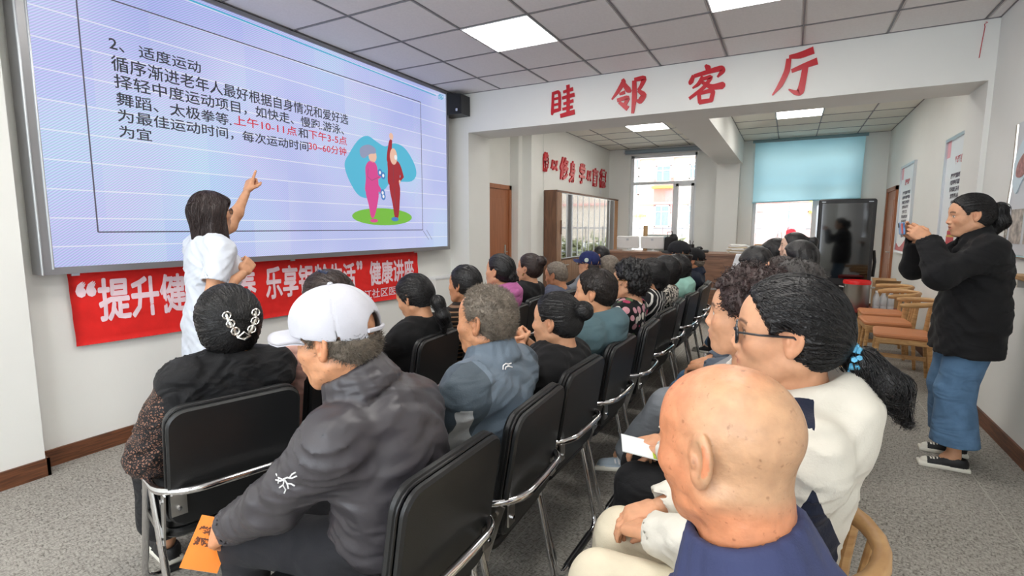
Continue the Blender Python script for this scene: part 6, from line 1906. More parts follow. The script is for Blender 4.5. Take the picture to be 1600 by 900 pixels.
def speck_fn(a, b, scale):
    def f(nt, tc):
        n = N(nt, 'ShaderNodeTexNoise', Scale=scale, Detail=3.0); nt.links.new(tc.outputs['Object'], n.inputs['Vector'])
        r = ramp(nt, n.outputs['Fac'], [(0.46, a), (0.52, b)]); return r.outputs[0]
    return f
def lace_fn(cl, sk):
    def f(nt, tc):
        v = N(nt, 'ShaderNodeTexVoronoi', Scale=120.0, feature='DISTANCE_TO_EDGE')
        n = N(nt, 'ShaderNodeTexNoise', Scale=25.0, Detail=2.0); nt.links.new(tc.outputs['Object'], n.inputs['Vector'])
        ad = N(nt, 'ShaderNodeMix', data_type='RGBA'); ad.inputs['Factor'].default_value = 0.03
        nt.links.new(tc.outputs['Object'], ad.inputs['A']); nt.links.new(n.outputs['Color'], ad.inputs['B']); nt.links.new(ad.outputs['Result'], v.inputs['Vector'])
        r = ramp(nt, v.outputs['Distance'], [(0.13, cl), (0.30, sk)]); return r.outputs[0]
    return f
def panel_fn(base, *cols):
    def f(nt, tc):
        at = N(nt, 'ShaderNodeVertexColor', layer_name='Col'); sp = N(nt, 'ShaderNodeSeparateColor'); nt.links.new(at.outputs['Color'], sp.inputs[0])
        out = None
        for i, c in enumerate(cols):
            g = N(nt, 'ShaderNodeMath', operation='GREATER_THAN'); g.inputs[1].default_value = 0.5; nt.links.new(sp.outputs[i], g.inputs[0])
            mx = N(nt, 'ShaderNodeMix', data_type='RGBA'); nt.links.new(g.outputs[0], mx.inputs['Factor'])
            if out is None: mx.inputs['A'].default_value = base
            else: nt.links.new(out, mx.inputs['A'])
            if callable(c): nt.links.new(c(nt, tc), mx.inputs['B'])
            else: mx.inputs['B'].default_value = c
            out = mx.outputs['Result']
        return out
    return f
S_FAIR = srgb(210, 158, 124); S_MID = srgb(206, 152, 116); S_TAN = srgb(196, 138, 102); S_OLD = srgb(204, 146, 108); S_PALE = srgb(226, 188, 164)
TROU_DARK = cloth('dark_trouser_cloth', srgb(38, 38, 42)); TROU_BLACK = cloth('black_trouser_cloth', srgb(26, 26, 28), fold=0.4)
TROU_BEIGE = cloth('beige_trouser_cloth', srgb(218, 208, 184), fold=0.25); TROU_GREY = cloth('grey_trouser_cloth', srgb(128, 132, 138)); JEANS = cloth('blue_denim', srgb(86, 118, 150), noise=0.16, fold=0.4, bscale=400)
M_WHITECAP = cloth('white_cap_cloth', srgb(190, 190, 198), fold=0.1, fscale=3)

def seat(x, y, r=PI, dz=0.535):
    return (x, y)
PEL = (0.01, 0, 0.535)
def P_(**k):
    d = dict(pelvis=PEL, slouch=0.01, hs=1.0)
    d.update(k); return d
REST_L = dict(at=(0.30, 0.075, 0.63), palm=(0, 0, -1)); REST_R = dict(at=(0.31, -0.07, 0.635), palm=(0, 0, -1))

# 1 woman in black lace
BLK_BLOUSE = cloth('black_blouse', srgb(30, 31, 33), col_fn=panel_fn(srgb(23, 23, 25), lace_fn(srgb(24, 24, 26), srgb(140, 102, 84))), fold=0.55, fscale=10, rough=0.7)
BLK_SKIRT = cloth('black_skirt', srgb(28, 28, 30), fold=0.5, fscale=8, rough=0.7)
def lace_panel(c, i):
    d = np.min([SDF.prim('c', (S_ * 0.72 + E * 0.28, (E - S_) * 0.72, 0.0, 0.0, None), c[:, 0], c[:, 1], c[:, 2]) for S_, E in ((i['arms'][s][0], i['arms'][s][1]) for s in (1, -1))], 0)
    return [np.minimum(np.abs(c[:, 1]) - 0.185, 0.10 - d)]
pl = P_(skin=S_MID, near=True, w=0.99, twist=0.0, hair=dict(style='updo', n=1500, lock=0.13, rad=0.0011, flow=('to', (-0.125, -0.012, 0.0)), mess=0.12, nape=-0.10, over_ears=True, cut='up',
        add=[('ell', (-0.118, -0.01, 0.0), (0.032, 0.04, 0.055), 0.02)]), yaw=-0.05, pitch=0.05,
        top=dict(mat=BLK_BLOUSE, panel=lace_panel, loose=0.02, puff=1.5, neck='round', wr=0.008), bottom=dict(mat=BLK_SKIRT, skirt=True),
        L=dict(at=(0.20, 0.15, 0.60), pole=(-0.6, 0.45, -0.6)), R=dict(at=(0.28, -0.06, 0.62)))
lace = person('woman in black blouse with lace sleeves and hair clip, seated nearest the banner', (-1.835, 1.075), math.radians(164), (-1.73, 1.078, 1.07), pl)
cl = MB()
for sg, x0 in ((1, 0), (-1, 0)):
    pts = [(-0.145, -0.012 + sg * 0.014, -0.045), (-0.158, -0.012 + sg * 0.026, -0.02), (-0.156, -0.012 + sg * 0.040, 0.01), (-0.142, -0.012 + sg * 0.046, 0.04)]
    cl.tube(pts, [0.006, 0.007, 0.006, 0.0045], 8)
    for q in (0.3, 0.6, 0.9):
        k = int(q * 3); c = Vector(pts[k]).lerp(Vector(pts[min(k + 1, 3)]), q * 3 - k)
        cl.tube([c + Vector((-0.004, 0.012 * math.cos(a), 0.012 * math.sin(a))) for a in np.linspace(0, 2 * PI, 10, endpoint=False)], 0.003, 6, close=True)
cl.tube([(-0.155, -0.03, -0.045), (-0.163, -0.012, -0.052), (-0.155, 0.006, -0.045), (-0.160, -0.012, -0.03)], 0.006, 8, close=True)
pl['on_head'](cl, 'hair_claw', SILVER)

# 2 man in white cap
def merge_n(a, b): return a
GREYJK = cloth('charcoal_shell_jacket', srgb(64, 61, 65), rough=0.42, fold=0.7, fscale=4.5, bump=0.08, sheen=0.0, spec=0.5)
pc_ = P_(fem=False, near=True, skin=S_OLD, skin_mat=SKIN_OLD, old=True, w=0.90, depth=1.1, shrug=-0.025, ear=1.1, yaw=0.30, pitch=0.14, slouch=0.05, neck=1.05,
         hair=dict(style='short', mat=HAIR_GREY, n=5000, lock=0.014, steps=2, flow=('out',), rad=0.0007, mess=0.5, nape=-0.085), cap=dict(mat=M_WHITECAP, res=0.003, tilt=0.16),
         top=dict(mat=GREYJK, neck='shirt', loose=0.022, wr=0.0065, wscale=1.1, puff=1.0), bottom=dict(mat=TROU_DARK),
         L=dict(at_w=(-1.33, 0.79, 0.56), pole=(-0.7, 0.2, -0.7), palm=(0.1, -0.7, -0.6), curl=(0.55, 0.6, 0.65, 0.7), thumb=0.5, hres=0.0035), R=dict(at_w=(-1.36, 0.99, 0.60), pole=(-0.2, -0.8, -0.5), palm=(0, 0.7, -0.6), curl=(0.5, 0.5, 0.6, 0.6), hres=0.0035))
pc_['pelvis'] = (-0.01, -0.05, 0.545); pc_['nb_shift'] = (-0.01, -0.035, 0)
capman = person('man in white baseball cap and charcoal jacket holding an orange booklet', (-0.955, 0.98), PI, (-0.98, 0.885, 1.118), pc_)
# embroidered mark on the upper sleeve: a small angular bird skeleton
def sleeve_mark(pp, root, sg, frac, size, strokes, mat_, name, out=0.05, sleeve_pt=None, yaw_off=0.0, nrm=None, wpt=None):
    S_, E, Wp, a = pp['_arms'][sg]
    c = S_ * (1 - frac) + E * frac; d = unit(E - S_)
    n = unit(nrm) if nrm is not None else unit(np.array((0.0, sg, 0.1)))
    n = unit(n - d * (n @ d)); u = np.cross(d, n)
    o = link(name, None, None)
    mb = MB()
    for st in strokes:
        pts = [tuple(c + n * out + u * (x - 50) / 100 * size * (1 if sg > 0 else -1) - d * (y - 50) / 100 * size) for x, y in st]
        mb.tube(pts, size * 0.035, 6)
    bpy.data.objects.remove(o)
    return mb.build(name, mat_, root, True)
M_WHITEPRINT = mat('white_embroidery', srgb(232, 232, 232), rough=0.6)

# 3 woman in pale pink
PINKB = cloth('pale_pink_blouse', srgb(228, 178, 164), fold=0.6, fscale=9, rough=0.6)
pk = P_(skin=S_FAIR, hair=dict(style='updo', mat=HAIR_BROWN, n=700, lock=0.1, flow=('to', (-0.11, 0, 0.0)), mess=0.2, nape=-0.09, over_ears=True), top=dict(mat=PINKB, neck='stand', loose=0.022, puff=1.4, wr=0.005), bottom=dict(mat=TROU_DARK), L=dict(at=(0.28, 0.10, 0.62)), R=dict(at=(0.3, -0.05, 0.62)), pitch=0.05)
PKD = dict(pk, pelvis=(0.01, 0.08, 0.535), nb_shift=(0, 0.05, 0))
person('woman in pale pink blouse half hidden behind the white cap', (-1.86, 1.56), PI, (-1.73, 1.515, 1.088), PKD)
pk = PKD
hc = MB()
for k in range(4):
    hc.tube([(-0.02 - 0.012 * k, 0.03 + 0.008 * math.cos(k), 0.128 - 0.003 * k), (-0.03 - 0.012 * k, 0.045, 0.124 - 0.003 * k)], 0.005, 6)
pk['on_head'](hc, 'hair_clip', mat('dark_blue_clip', srgb(60, 70, 96), rough=0.3))

# 4 woman in black with low ponytail
KNIT = cloth('black_knit', srgb(16, 16, 17), fold=0.35)
pt = P_(skin=S_MID, w=1.05, pitch=0.38, yaw=0.05, slouch=0.04, hair=dict(style='tied', mat=HAIR_BLACK, n=900, lock=0.12, flow=('to', (-0.115, -0.005, -0.045)), mess=0.12, nape=-0.085, over_ears=True,
        extra=[dict(pts=[(-0.10, 0, -0.04), (-0.135, 0, -0.07), (-0.13, -0.01, -0.15), (-0.10, -0.015, -0.22)], r=[0.022, 0.032, 0.034, 0.012], n=250, lock=0.08, flow=('down',), free=True)]),
        top=dict(mat=KNIT, neck='round', loose=0.012, wr=0.005), bottom=dict(mat=TROU_BLACK), L=dict(at=(0.26, 0.06, 0.64)), R=dict(at=(0.28, -0.05, 0.64)))
person('woman in black knit with low ponytail, head bent, before the banner end', (-1.85, 2.10), PI, (-1.75, 2.13, 1.02), pt)

# 5 man in blue grey jacket
BG1 = cloth('blue_grey_jacket', srgb(92, 106, 120), col_fn=panel_fn(srgb(98, 112, 126), srgb(66, 78, 88), srgb(190, 194, 198)), fold=0.5, fscale=5, rough=0.55, spec=0.4)
def bg_panel(c, i):
    t = (c[:, 2] - i['P0'][2]) / i['ax'][2]; ay = np.abs(c[:, 1])
    z = c[:, 2]
    band = np.minimum.reduce([0.012 + (0.85 - z) * 0.10 - np.abs(ay - (0.225 - (0.83 - z) * 0.30)), 0.85 - z, -0.03 - c[:, 0]])
    return [ay - 0.165 + 0.05 * (t - 0.8), band]
gj = P_(fem=False, skin=S_OLD, skin_mat=SKIN_OLD, old=True, near=True, w=1.03, slouch=0.03, yaw=0.05, ear=1.05, hair=dict(style='short', mat=HAIR_GREY, t=1.0, n=7000, lock=0.013, steps=2, flow=('out',), rad=0.0007, mess=0.5, nape=-0.08, cut='receding'),
        top=dict(mat=BG1, panel=bg_panel, neck='shirt', loose=0.024, wr=0.008, wscale=0.8), bottom=dict(mat=TROU_DARK), L=dict(at=(0.27, 0.06, 0.63)), R=dict(at=(0.28, -0.06, 0.63)))
gjm = person('grey haired man in blue grey jacket with pale inserts, middle row', (-0.965, 1.46), PI, (-0.90, 1.465, 1.078), gj)

# 6 brown stripes
BRST = cloth('brown_black_stripes', srgb(40, 32, 28), col_fn=strip_fn(srgb(34, 28, 26), srgb(140, 108, 84), 38, width=0.3), fold=0.3)
b6 = P_(skin=S_TAN, pitch=-0.05, hair=dict(style='tied', n=400, lock=0.1, flow=('to', (-0.12, 0, 0.0)), over_ears=True, nape=-0.085, add=[('ell', (-0.115, 0, -0.02), (0.03, 0.035, 0.04))]), top=dict(mat=BRST, neck='round', wr=0.005), bottom=dict(mat=TROU_DARK), L=REST_L, R=REST_R)
person('woman in brown and black stripes with tied back hair, front row', (-1.86, 2.62), PI, (-1.76, 2.62, 1.04), b6)
# 7 bright pink
PINK2 = cloth('orchid_pink_top', srgb(186, 104, 158), fold=0.5)
b7 = P_(skin=S_FAIR, pitch=-0.1, hair=dict(style='tied', n=300, lock=0.1, flow=('to', (-0.11, 0, -0.03)), nape=-0.085, add=[('ell', (-0.11, 0, -0.03), (0.035, 0.045, 0.045))]), top=dict(mat=PINK2, neck='hood', loose=0.015), bottom=dict(mat=TROU_DARK), L=REST_L, R=REST_R)
person('woman in orchid pink hooded top, front row before the brown door', (-1.93, 3.12), PI, (-1.80, 3.13, 1.085), b7)
# 8 chin mask
b8 = P_(skin=S_FAIR, pitch=-0.12, hair=dict(style='tied', mat=HAIR_BROWN, n=300, lock=0.1, flow=('to', (-0.11, 0, 0.06)), nape=-0.075, cut='up', add=[('ell', (-0.105, 0, 0.075), (0.045, 0.05, 0.045), 0.01)]), top=dict(mat=BLACK_CLOTH, neck='round', loose=0.014), bottom=dict(mat=TROU_BLACK), L=REST_L, R=REST_R)
b8r = person('woman in black with piled curly hair and a black mask under her chin', (-2.0, 3.60), PI, (-1.86, 3.72, 1.06), b8)
mk = SDF(); mk.ell((0.075, 0, -0.095), (0.032, 0.045, 0.03), k=0.01); V, Q = mk.mesh(0.006); mbm = MB(); mbm.add(V.tolist(), [tuple(q) for q in Q.tolist()])
for sg in (1, -1): mbm.tube([(0.06, sg * 0.04, -0.085), (0.0, sg * 0.075, -0.04), (-0.012, sg * 0.085, 0.0)], 0.002, 6)
b8['on_head'](mbm, 'face_mask', mat('black_mask', srgb(20, 20, 22), rough=0.8))
er = MB(); er.tube([(0.0, 0.088 + 0.004 * math.cos(a), -0.045 + 0.012 * math.sin(a)) for a in np.linspace(0, 2 * PI, 10, endpoint=False)], 0.0025, 6, close=True); b8['on_head'](er, 'ear_ring', FRAME_GOLD)
# 9 slate tee
b9 = P_(fem=False, skin=S_TAN, res=1.2, pitch=0.2, hair=dict(style='short', mat=HAIR_GREY, n=900, lock=0.01, steps=2, flow=('out',), cut='receding'), top=dict(mat=cloth('slate_tee', srgb(84, 88, 104)), neck='round', sleeve='short'), bottom=dict(mat=TROU_DARK), L=REST_L, R=REST_R)
person('thin haired man in slate blue tee shirt bending forward, front row', (-1.93, 4.12), PI, (-1.82, 4.18, 0.965), b9)
# 10 navy cap
M_NAVYCAP = cloth('navy_cap_cloth', srgb(34, 42, 86), fold=0.1)
b10 = P_(skin=S_FAIR, res=1.2, pitch=-0.1, glasses=(FRAME_BLACK, 0.002), hair=dict(style='short', mat=HAIR_DARKGREY, nape=-0.085), cap=dict(mat=M_NAVYCAP, res=0.005, badge=[(-0.01, 0.098, 0.05, 0, 1, 0.022), (0.07, 0.05, 0.08, 0.7, 0.7, 0.016)], badge_mat=mat('grey_badge', srgb(170, 180, 170), rough=0.5)), top=dict(mat=cloth('grey_top', srgb(120, 124, 128)), neck='round'), bottom=dict(mat=TROU_DARK), L=REST_L, R=REST_R)
person('person in navy blue cap with round badge and glasses, front row', (-1.9, 4.62), PI, (-1.78, 4.92, 1.02), dict(b10, pelvis=(0.01, -0.2, 0.535)))
# 11 grey hair behind the navy cap, 12 cropped hair
b11 = P_(skin=S_MID, res=1.3, hair=dict(style='bob', mat=HAIR_GREY, len=0.05), top=dict(mat=cloth('beige_top', srgb(170, 160, 150)), neck='round'), bottom=dict(mat=TROU_DARK), L=REST_L, R=REST_R)
person('grey haired person just behind the navy cap', (-1.72, 5.42), PI, (-1.64, 5.12, 0.985), dict(b11, pelvis=(0.01, 0.26, 0.535)))
b12 = P_(fem=False, skin=S_TAN, res=1.2, pitch=0.05, glasses=(FRAME_BLACK, 0.002), hair=dict(style='short', mat=HAIR_BLACK, n=900, lock=0.006, steps=2, flow=('out',)), top=dict(mat=BLACK_CLOTH, neck='round'), bottom=dict(mat=TROU_DARK), L=REST_L, R=REST_R)
person('man with cropped dark hair and glasses at the end of the front row', (-2.12, 5.6), PI, (-2.0, 5.94, 1.05), dict(b12, pelvis=(0.01, -0.3, 0.535)))

# 13 hair bun, hands raised
BTEE = cloth('black_tee', srgb(19, 19, 21), fold=0.45, fscale=5)
pb_ = P_(skin=S_FAIR, near=True, w=1.2, depth=1.15, jaw=1.08, neck=1.15, yaw=0.05, pitch=0.02, hair=dict(style='tied', n=1500, lock=0.11, rad=0.001, flow=('to', (-0.105, 0, 0.045)), mess=0.1, nape=-0.08, add=[('ell', (-0.125, 0, 0.05), (0.043, 0.047, 0.040), 0.008)]),
         top=dict(mat=BTEE, neck='round', loose=0.02, sleeve='short', wr=0.006), bottom=dict(mat=TROU_BLACK), L=dict(at_w=(-1.10, 2.13, 0.83), pole=(-0.4, 0.5, -0.9), dir=(0.55, -0.5, 0.55), palm=(0.2, -0.8, 0.2), curl=(1.1, 1.1, 1.1, 1.1), thumb=0.8), R=dict(at_w=(-1.11, 2.20, 0.84), pole=(-0.3, -0.7, -0.8), dir=(0.5, 0.6, 0.5), palm=(0.2, 0.8, -0.1), curl=(1.0, 1.0, 1.0, 1.0), thumb=0.7))
bunr = person('heavy woman in black tee with glossy hair bun, hands clasped before her', (-0.965, 1.95), PI, (-0.86, 1.975, 1.0), pb_)
# 14 teal hood
TEAL = cloth('teal_fleece', srgb(82, 106, 113), fold=0.4, fscale=5)
p14 = P_(fem=False, skin=S_MID, w=1.1, yaw=0.08, hair=dict(style='short', mat=hair_mat('brown_black_hair', srgb(38, 30, 26)), t=1.04, n=5000, lock=0.02, steps=3, flow=('from', (-0.05, 0, 0.15)), rad=0.0008, nape=-0.08, lift=0.003), top=dict(mat=TEAL, neck='hood', loose=0.026, wr=0.008), bottom=dict(mat=TROU_DARK), L=REST_L, R=REST_R)
person('person with short dark hair in teal hooded top, middle row', (-0.965, 2.46), PI, (-0.86, 2.47, 1.065), p14)
# 15 curly in dots
DOTS = cloth('black_dotted_cloth', srgb(24, 24, 26), col_fn=dots_fn(srgb(22, 22, 24), [srgb(226, 220, 210), srgb(220, 214, 206), srgb(206, 150, 160), srgb(226, 220, 210), srgb(84, 112, 76), srgb(180, 60, 96)], 19.0, 0.44), fold=0.25)
p15 = P_(skin=S_FAIR, glasses=(FRAME_GOLD, 0.0018), hair=dict(style='curly', t=0.98, n=1500, flow=('curl',), lock=0.035, rad=0.0016, curl=0.007, res=0.0045), top=dict(mat=DOTS, neck='wide', loose=0.014), bottom=dict(mat=TROU_BLACK), L=REST_L, R=REST_R)
person('woman with round black curls in black dress with pale dots', (-0.965, 2.98), PI, (-0.87, 3.13, 1.065), p15)
# 16 stripes
STRP = cloth('black_white_stripes', srgb(24, 24, 26), col_fn=strip_fn(srgb(22, 22, 25), srgb(214, 212, 206), 24, axis=(0.1, 0.75, 0.66), width=0.28), fold=0.25)
p16 = P_(skin=S_MID, pitch=-0.05, hair=dict(style='tied', n=400, lock=0.1, flow=('to', (-0.12, 0, 0.02)), nape=-0.09, add=[('ell', (-0.095, 0, -0.01), (0.05, 0.06, 0.075)), ('ell', (-0.07, 0, -0.07), (0.04, 0.05, 0.05))]), top=dict(mat=STRP, neck='round', loose=0.016), bottom=dict(mat=TROU_BLACK), L=REST_L, R=REST_R)
person('woman in black and white diagonal stripes with pinned up hair', (-0.965, 3.50), PI, (-0.87, 3.70, 1.055), p16)
SPK = cloth('speckled_cloth', srgb(120, 114, 106), col_fn=speck_fn(srgb(36, 34, 34), srgb(206, 198, 186), 60), fold=0.2)
p17 = P_(skin=S_MID, res=1.2, hair=dict(style='updo', n=300, lock=0.1, flow=('to', (-0.12, 0, 0.0)), nape=-0.09, over_ears=True), top=dict(mat=SPK, neck='round', loose=0.016), bottom=dict(mat=TROU_BLACK), L=REST_L, R=REST_R)
person('woman in speckled black and cream top between the stripes and the mint hood', (-0.965, 4.02), PI, (-0.87, 4.16, 1.05), p17)
MINT = cloth('mint_mauve_cloth', srgb(158, 204, 190), col_fn=panel_fn(srgb(176, 92, 130), srgb(158, 204, 190)), fold=0.5)
p18 = P_(skin=S_MID, res=1.2, hair=dict(style='updo', n=200, lock=0.1, flow=('to', (-0.12, 0, 0.0)), nape=-0.08, over_ears=True), top=dict(mat=MINT, panel=lambda c, i: [np.minimum(c[:, 2] - i['P0'][2] - i['ax'][2] * 0.62, c[:, 1] + 0.12)], neck='hood', loose=0.02), bottom=dict(mat=TROU_BLACK), L=REST_L, R=REST_R)
person('dark haired woman in mint hood and mauve top', (-0.965, 4.55), PI, (-0.87, 4.62, 1.04), p18)
M_BLACKCAP = cloth('black_cap_cloth', srgb(26, 26, 28), fold=0.1)
NAVYSH = cloth('navy_shirt', srgb(36, 42, 58), fold=0.4)
p19 = P_(fem=False, skin=S_TAN, skin_mat=SKIN_OLD, old=True, res=1.2, hair=dict(style='short', mat=HAIR_GREY), cap=dict(mat=M_BLACKCAP, res=0.005), top=dict(mat=NAVYSH, neck='shirt', loose=0.02), bottom=dict(mat=TROU_DARK), L=REST_L, R=REST_R)
person('elderly man in black cap and navy shirt at the end of the middle row', (-0.965, 5.52), PI, (-0.87, 5.60, 1.045), dict(p19, pelvis=(0.01, -0.02, 0.535)))
p20 = P_(skin=S_MID, res=1.3, hair=dict(style='updo'), cap=dict(mat=cloth('second_black_cap', srgb(30, 30, 33), fold=0.1), res=0.006), top=dict(mat=BLACK_CLOTH, neck='round'), bottom=dict(mat=TROU_DARK), L=REST_L, R=REST_R)
person('person in black with a dark cap, just before the elderly man in navy', (-0.965, 5.06), PI, (-0.95, 5.18, 1.13), dict(p20, pelvis=(0.01, -0.04, 0.535)))

# ---- right hand row on the oak chairs
NAVYPOLO = cloth('navy_polo', srgb(56, 62, 96), fold=0.35, fscale=4, rough=0.75)
pbald = P_(fem=False, near=True, skin=srgb(202, 134, 96), nb_off=-0.172, skin_mat=SKIN_OLD, old=True, stubble=0.7, w=0.90, shrug=-0.03, ear=1.2, neck=1.08, yaw=-0.42, pitch=0.10, slouch=0.05, hs=1.04,
           top=dict(mat=NAVYPOLO, neck='shirt', loose=0.02, wr=0.006), bottom=dict(mat=TROU_BEIGE, loose=0.02), L=dict(at=(0.30, 0.10, 0.64), curl=(0.7, 0.7, 0.7, 0.7)), R=dict(at=(0.33, -0.05, 0.66), curl=(0.7, 0.7, 0.7, 0.7)), LL=dict(knee=(0.40, 0.10, 0.49)), RL=dict(knee=(0.42, -0.12, 0.50)))
person('bald old man in navy polo collar and beige trousers, nearest of all', (-0.03, 0.68), PI, (-0.065, 0.775, 1.085), dict(pbald, pelvis=(0.02, -0.02, 0.535)))
WHITEH = cloth('white_hooded_jacket', srgb(212, 207, 195), col_fn=panel_fn(srgb(212, 207, 195), srgb(26, 32, 52)), fold=0.45, fscale=5, rough=0.7)
def hood_panel(c, i):
    x, y, z = c.T
    under = np.minimum.reduce([y - 0.10, (0.957 - z) * 0.36 + 0.002 - np.abs(x + 0.112)])
    yoke = np.minimum.reduce([0.045 - np.abs(np.abs(y) - 0.17), z - 1.022, -0.02 - x, x + 0.11])
    return [np.maximum(under, yoke)]
ph = P_(near=True, skin=S_FAIR, w=1.08, yaw=0.05, pitch=0.03, glasses=(FRAME_BLACK, 0.0026), hair=dict(style='tied', n=2200, lock=0.14, rad=0.001, flow=('to', (-0.118, 0, -0.03)), mess=0.08, nape=-0.075, mat=HAIR_BLACK,
        extra=[dict(pts=[(-0.11, 0, -0.035), (-0.14, 0, -0.05), (-0.18, 0.01, -0.09), (-0.205, 0.01, -0.145)], r=[0.016, 0.026, 0.029, 0.010], n=700, lock=0.09, flow=('down',), free=True, rad=0.001, mess=0.35)]),
        top=dict(mat=WHITEH, panel=hood_panel, neck='hood', loose=0.024, wr=0.007), bottom=dict(mat=TROU_BEIGE, loose=0.02, res=0.010), L=dict(at=(0.20, 0.0, 0.64), pole=(-0.7, 0.3, -0.6), curl=(0.5, 0.5, 0.5, 0.5)), R=dict(at=(0.22, -0.13, 0.64)), LL=dict(knee=(0.32, 0.06, 0.50)), RL=dict(knee=(0.33, -0.16, 0.50)))
phood = dict(ph, pelvis=(0.0, 0, 0.545))
person('woman in white hooded jacket with black glasses and blue hair tie', (-0.05, 1.22), PI, (0.005, 1.20, 1.178), phood)
CURLB = hair_mat('brown_curls', srgb(52, 36, 34), 0.5)
WHITEB = cloth('white_blouse', srgb(232, 226, 216), fold=0.4)
pcu = P_(near=True, skin=S_FAIR, jaw=1.06, yaw=-0.05, pitch=-0.02, hair=dict(style='curly', mat=CURLB, t=1.0, n=1800, flow=('curl',), lock=0.04, rad=0.0016, curl=0.009, res=0.0036), top=dict(mat=WHITEB, neck='round', loose=0.018), bottom=dict(mat=TROU_BLACK, loose=0.022, res=0.010), L=dict(at=(0.26, 0.04, 0.64), curl=(0.6, 0.6, 0.6, 0.6)), R=dict(at=(0.30, -0.06, 0.64)), LL=dict(knee=(0.36, 0.03, 0.49)), RL=dict(knee=(0.38, -0.12, 0.49)))
person('curly brown haired woman in white blouse looking at the wall screen', (-0.06, 1.75), PI, (-0.096, 1.56, 1.152), dict(pcu, pelvis=(0.02, 0.04, 0.535)))
pgc = P_(skin=S_MID, res=1.1, hair=dict(style='curly', mat=HAIR_DARKGREY, t=0.94, n=900, flow=('curl',), lock=0.03, rad=0.0014, curl=0.006), top=dict(mat=cloth('grey_shirt', srgb(140, 140, 142)), neck='round'), bottom=dict(mat=TROU_GREY, loose=0.024), L=REST_L, R=REST_R, LL=dict(knee=(0.40, 0.02, 0.56), ankle=(0.60, -0.02, 0.27), toe=(0.9, 0.1, -0.12)), shoe_res=0.006, shoes=[mat('striped_trainer', srgb(172, 186, 198), rough=0.6), SOLE])
trainer = person('person with greying curls and crossed grey trouser legs, right row', (-0.06, 2.42), PI, (0.02, 2.62, 1.12), dict(pgc, pelvis=(0.02, -0.1, 0.535)))
pdk = P_(fem=False, skin=S_MID, res=1.2, pitch=-0.1, hair=dict(style='short', mat=HAIR_BROWN, t=1.06, n=1200, lock=0.02, steps=3, flow=('from', (0.02, 0, 0.14)), cut='receding'), top=dict(mat=cloth('grey_blue_shirt', srgb(96, 104, 116)), neck='round'), bottom=dict(mat=JEANS), L=REST_L, R=REST_R)
person('dark haired man of the right row, forehead showing, before the greying curls', (-0.06, 3.02), PI, (-0.04, 3.12, 1.12), dict(pdk, pelvis=(0.02, -0.08, 0.535)))
WH2 = cloth('white_top', srgb(226, 226, 224), fold=0.4)
plg = P_(skin=S_PALE, res=1.2, pitch=0.05, yaw=0.1, hair=dict(style='long', len=0.19, bangs=False), top=dict(mat=WH2, neck='round'), bottom=dict(mat=TROU_DARK), L=REST_L, R=REST_R)
person('woman with long straight dark hair in white, far part of the right row', (0.12, 3.85), PI, (0.06, 3.98, 1.19), plg)
psd = P_(skin=S_PALE, res=1.2, pitch=0.55, yaw=0.15, hair=dict(style='bob', len=0.10), top=dict(mat=BLACK_CLOTH, neck='round'), bottom=dict(mat=TROU_DARK), L=REST_L, R=REST_R)
person('dark haired woman bending her head before the walnut desk', (-0.05, 4.5), PI, (-0.22, 4.35, 1.13), dict(psd, pelvis=(0.0, 0.1, 0.535)))
ppn = P_(skin=S_PALE, res=1.2, hair=dict(style='tied', nape=-0.08, over_ears=True, add=[('cap', [(-0.10, 0, 0.06), (-0.15, 0, 0.05), (-0.16, 0, -0.06)], [0.025, 0.035, 0.02])]), top=dict(mat=WH2, neck='round'), bottom=dict(mat=TROU_DARK), L=REST_L, R=REST_R)
person('woman with high ponytail, farthest of the group before the blue blind', (0.10, 5.0), PI, (0.03, 4.95, 1.235), ppn)
pbh = P_(canvas=True, shoe_res=0.006, skin=S_PALE, res=1.2, pitch=0.2, hair=dict(style='bob', len=0.09), top=dict(mat=cloth('grey_cardigan', srgb(90, 92, 96)), neck='round'), bottom=dict(mat=JEANS), L=REST_L, R=REST_R, RL=dict(knee=(0.45, -0.05, 0.50), ankle=(0.60, 0.0, 0.20), toe=(1, 0.1, 0.05)), shoes=[BLACK_SHOE, SOLE])
person('woman with fringe in jeans and black sneakers, between the bent head and the long hair', (-0.06, 5.5), PI, (-0.11, 5.15, 1.18), dict(pbh, pelvis=(0.0, 0.25, 0.535)))

# ---- presenter
COAT = cloth('white_coat', srgb(208, 214, 224), fold=0.35, fscale=5, rough=0.7)
pp = dict(fem=True, stand=True, skin=srgb(206, 156, 122), pelvis=(0, 0, 0.84), hs=0.98, slouch=0.0, w=1.0, yaw=0.02, pitch=-0.08, near=True, glasses=(FRAME_BLACK, 0.0018),
          hair=dict(style='bob', len=0.17, mat=hair_mat('presenter_hair', srgb(46, 32, 30)), n=1400, lock=0.13, flow=('down',), rad=0.0011, mess=0.12, bangs=True),
          top=dict(mat=COAT, neck='v', loose=0.018, sleeve='short', hem=0.34, wr=0.005, add=[((0, 0.07, 0.80), (0, 0.08, 0.25), 0.14, 0.17), ((0, -0.07, 0.80), (0, -0.08, 0.25), 0.14, 0.17)]), bottom=dict(mat=cloth('white_trousers', srgb(220, 224, 232))),
          L=dict(at_w=(-3.08, 2.105, 1.610), pole=(0.0, 0.3, -1.0), dir=(0.45, 0.15, 1.0), palm=(0.9, 0.0, -0.3), curl=(0.0, 1.3, 1.35, 1.4), thumb=0.7, hres=0.0035),
          R=dict(at_w=(-2.72, 1.81, 1.13), pole=(-0.7, -0.2, -0.7), dir=(0.7, 0.3, 0.75), palm=(0.1, 0.9, 0.1), curl=(1.2, 1.2, 1.25, 1.3), thumb=0.8, hres=0.0035), la=0.28, lf=0.24)
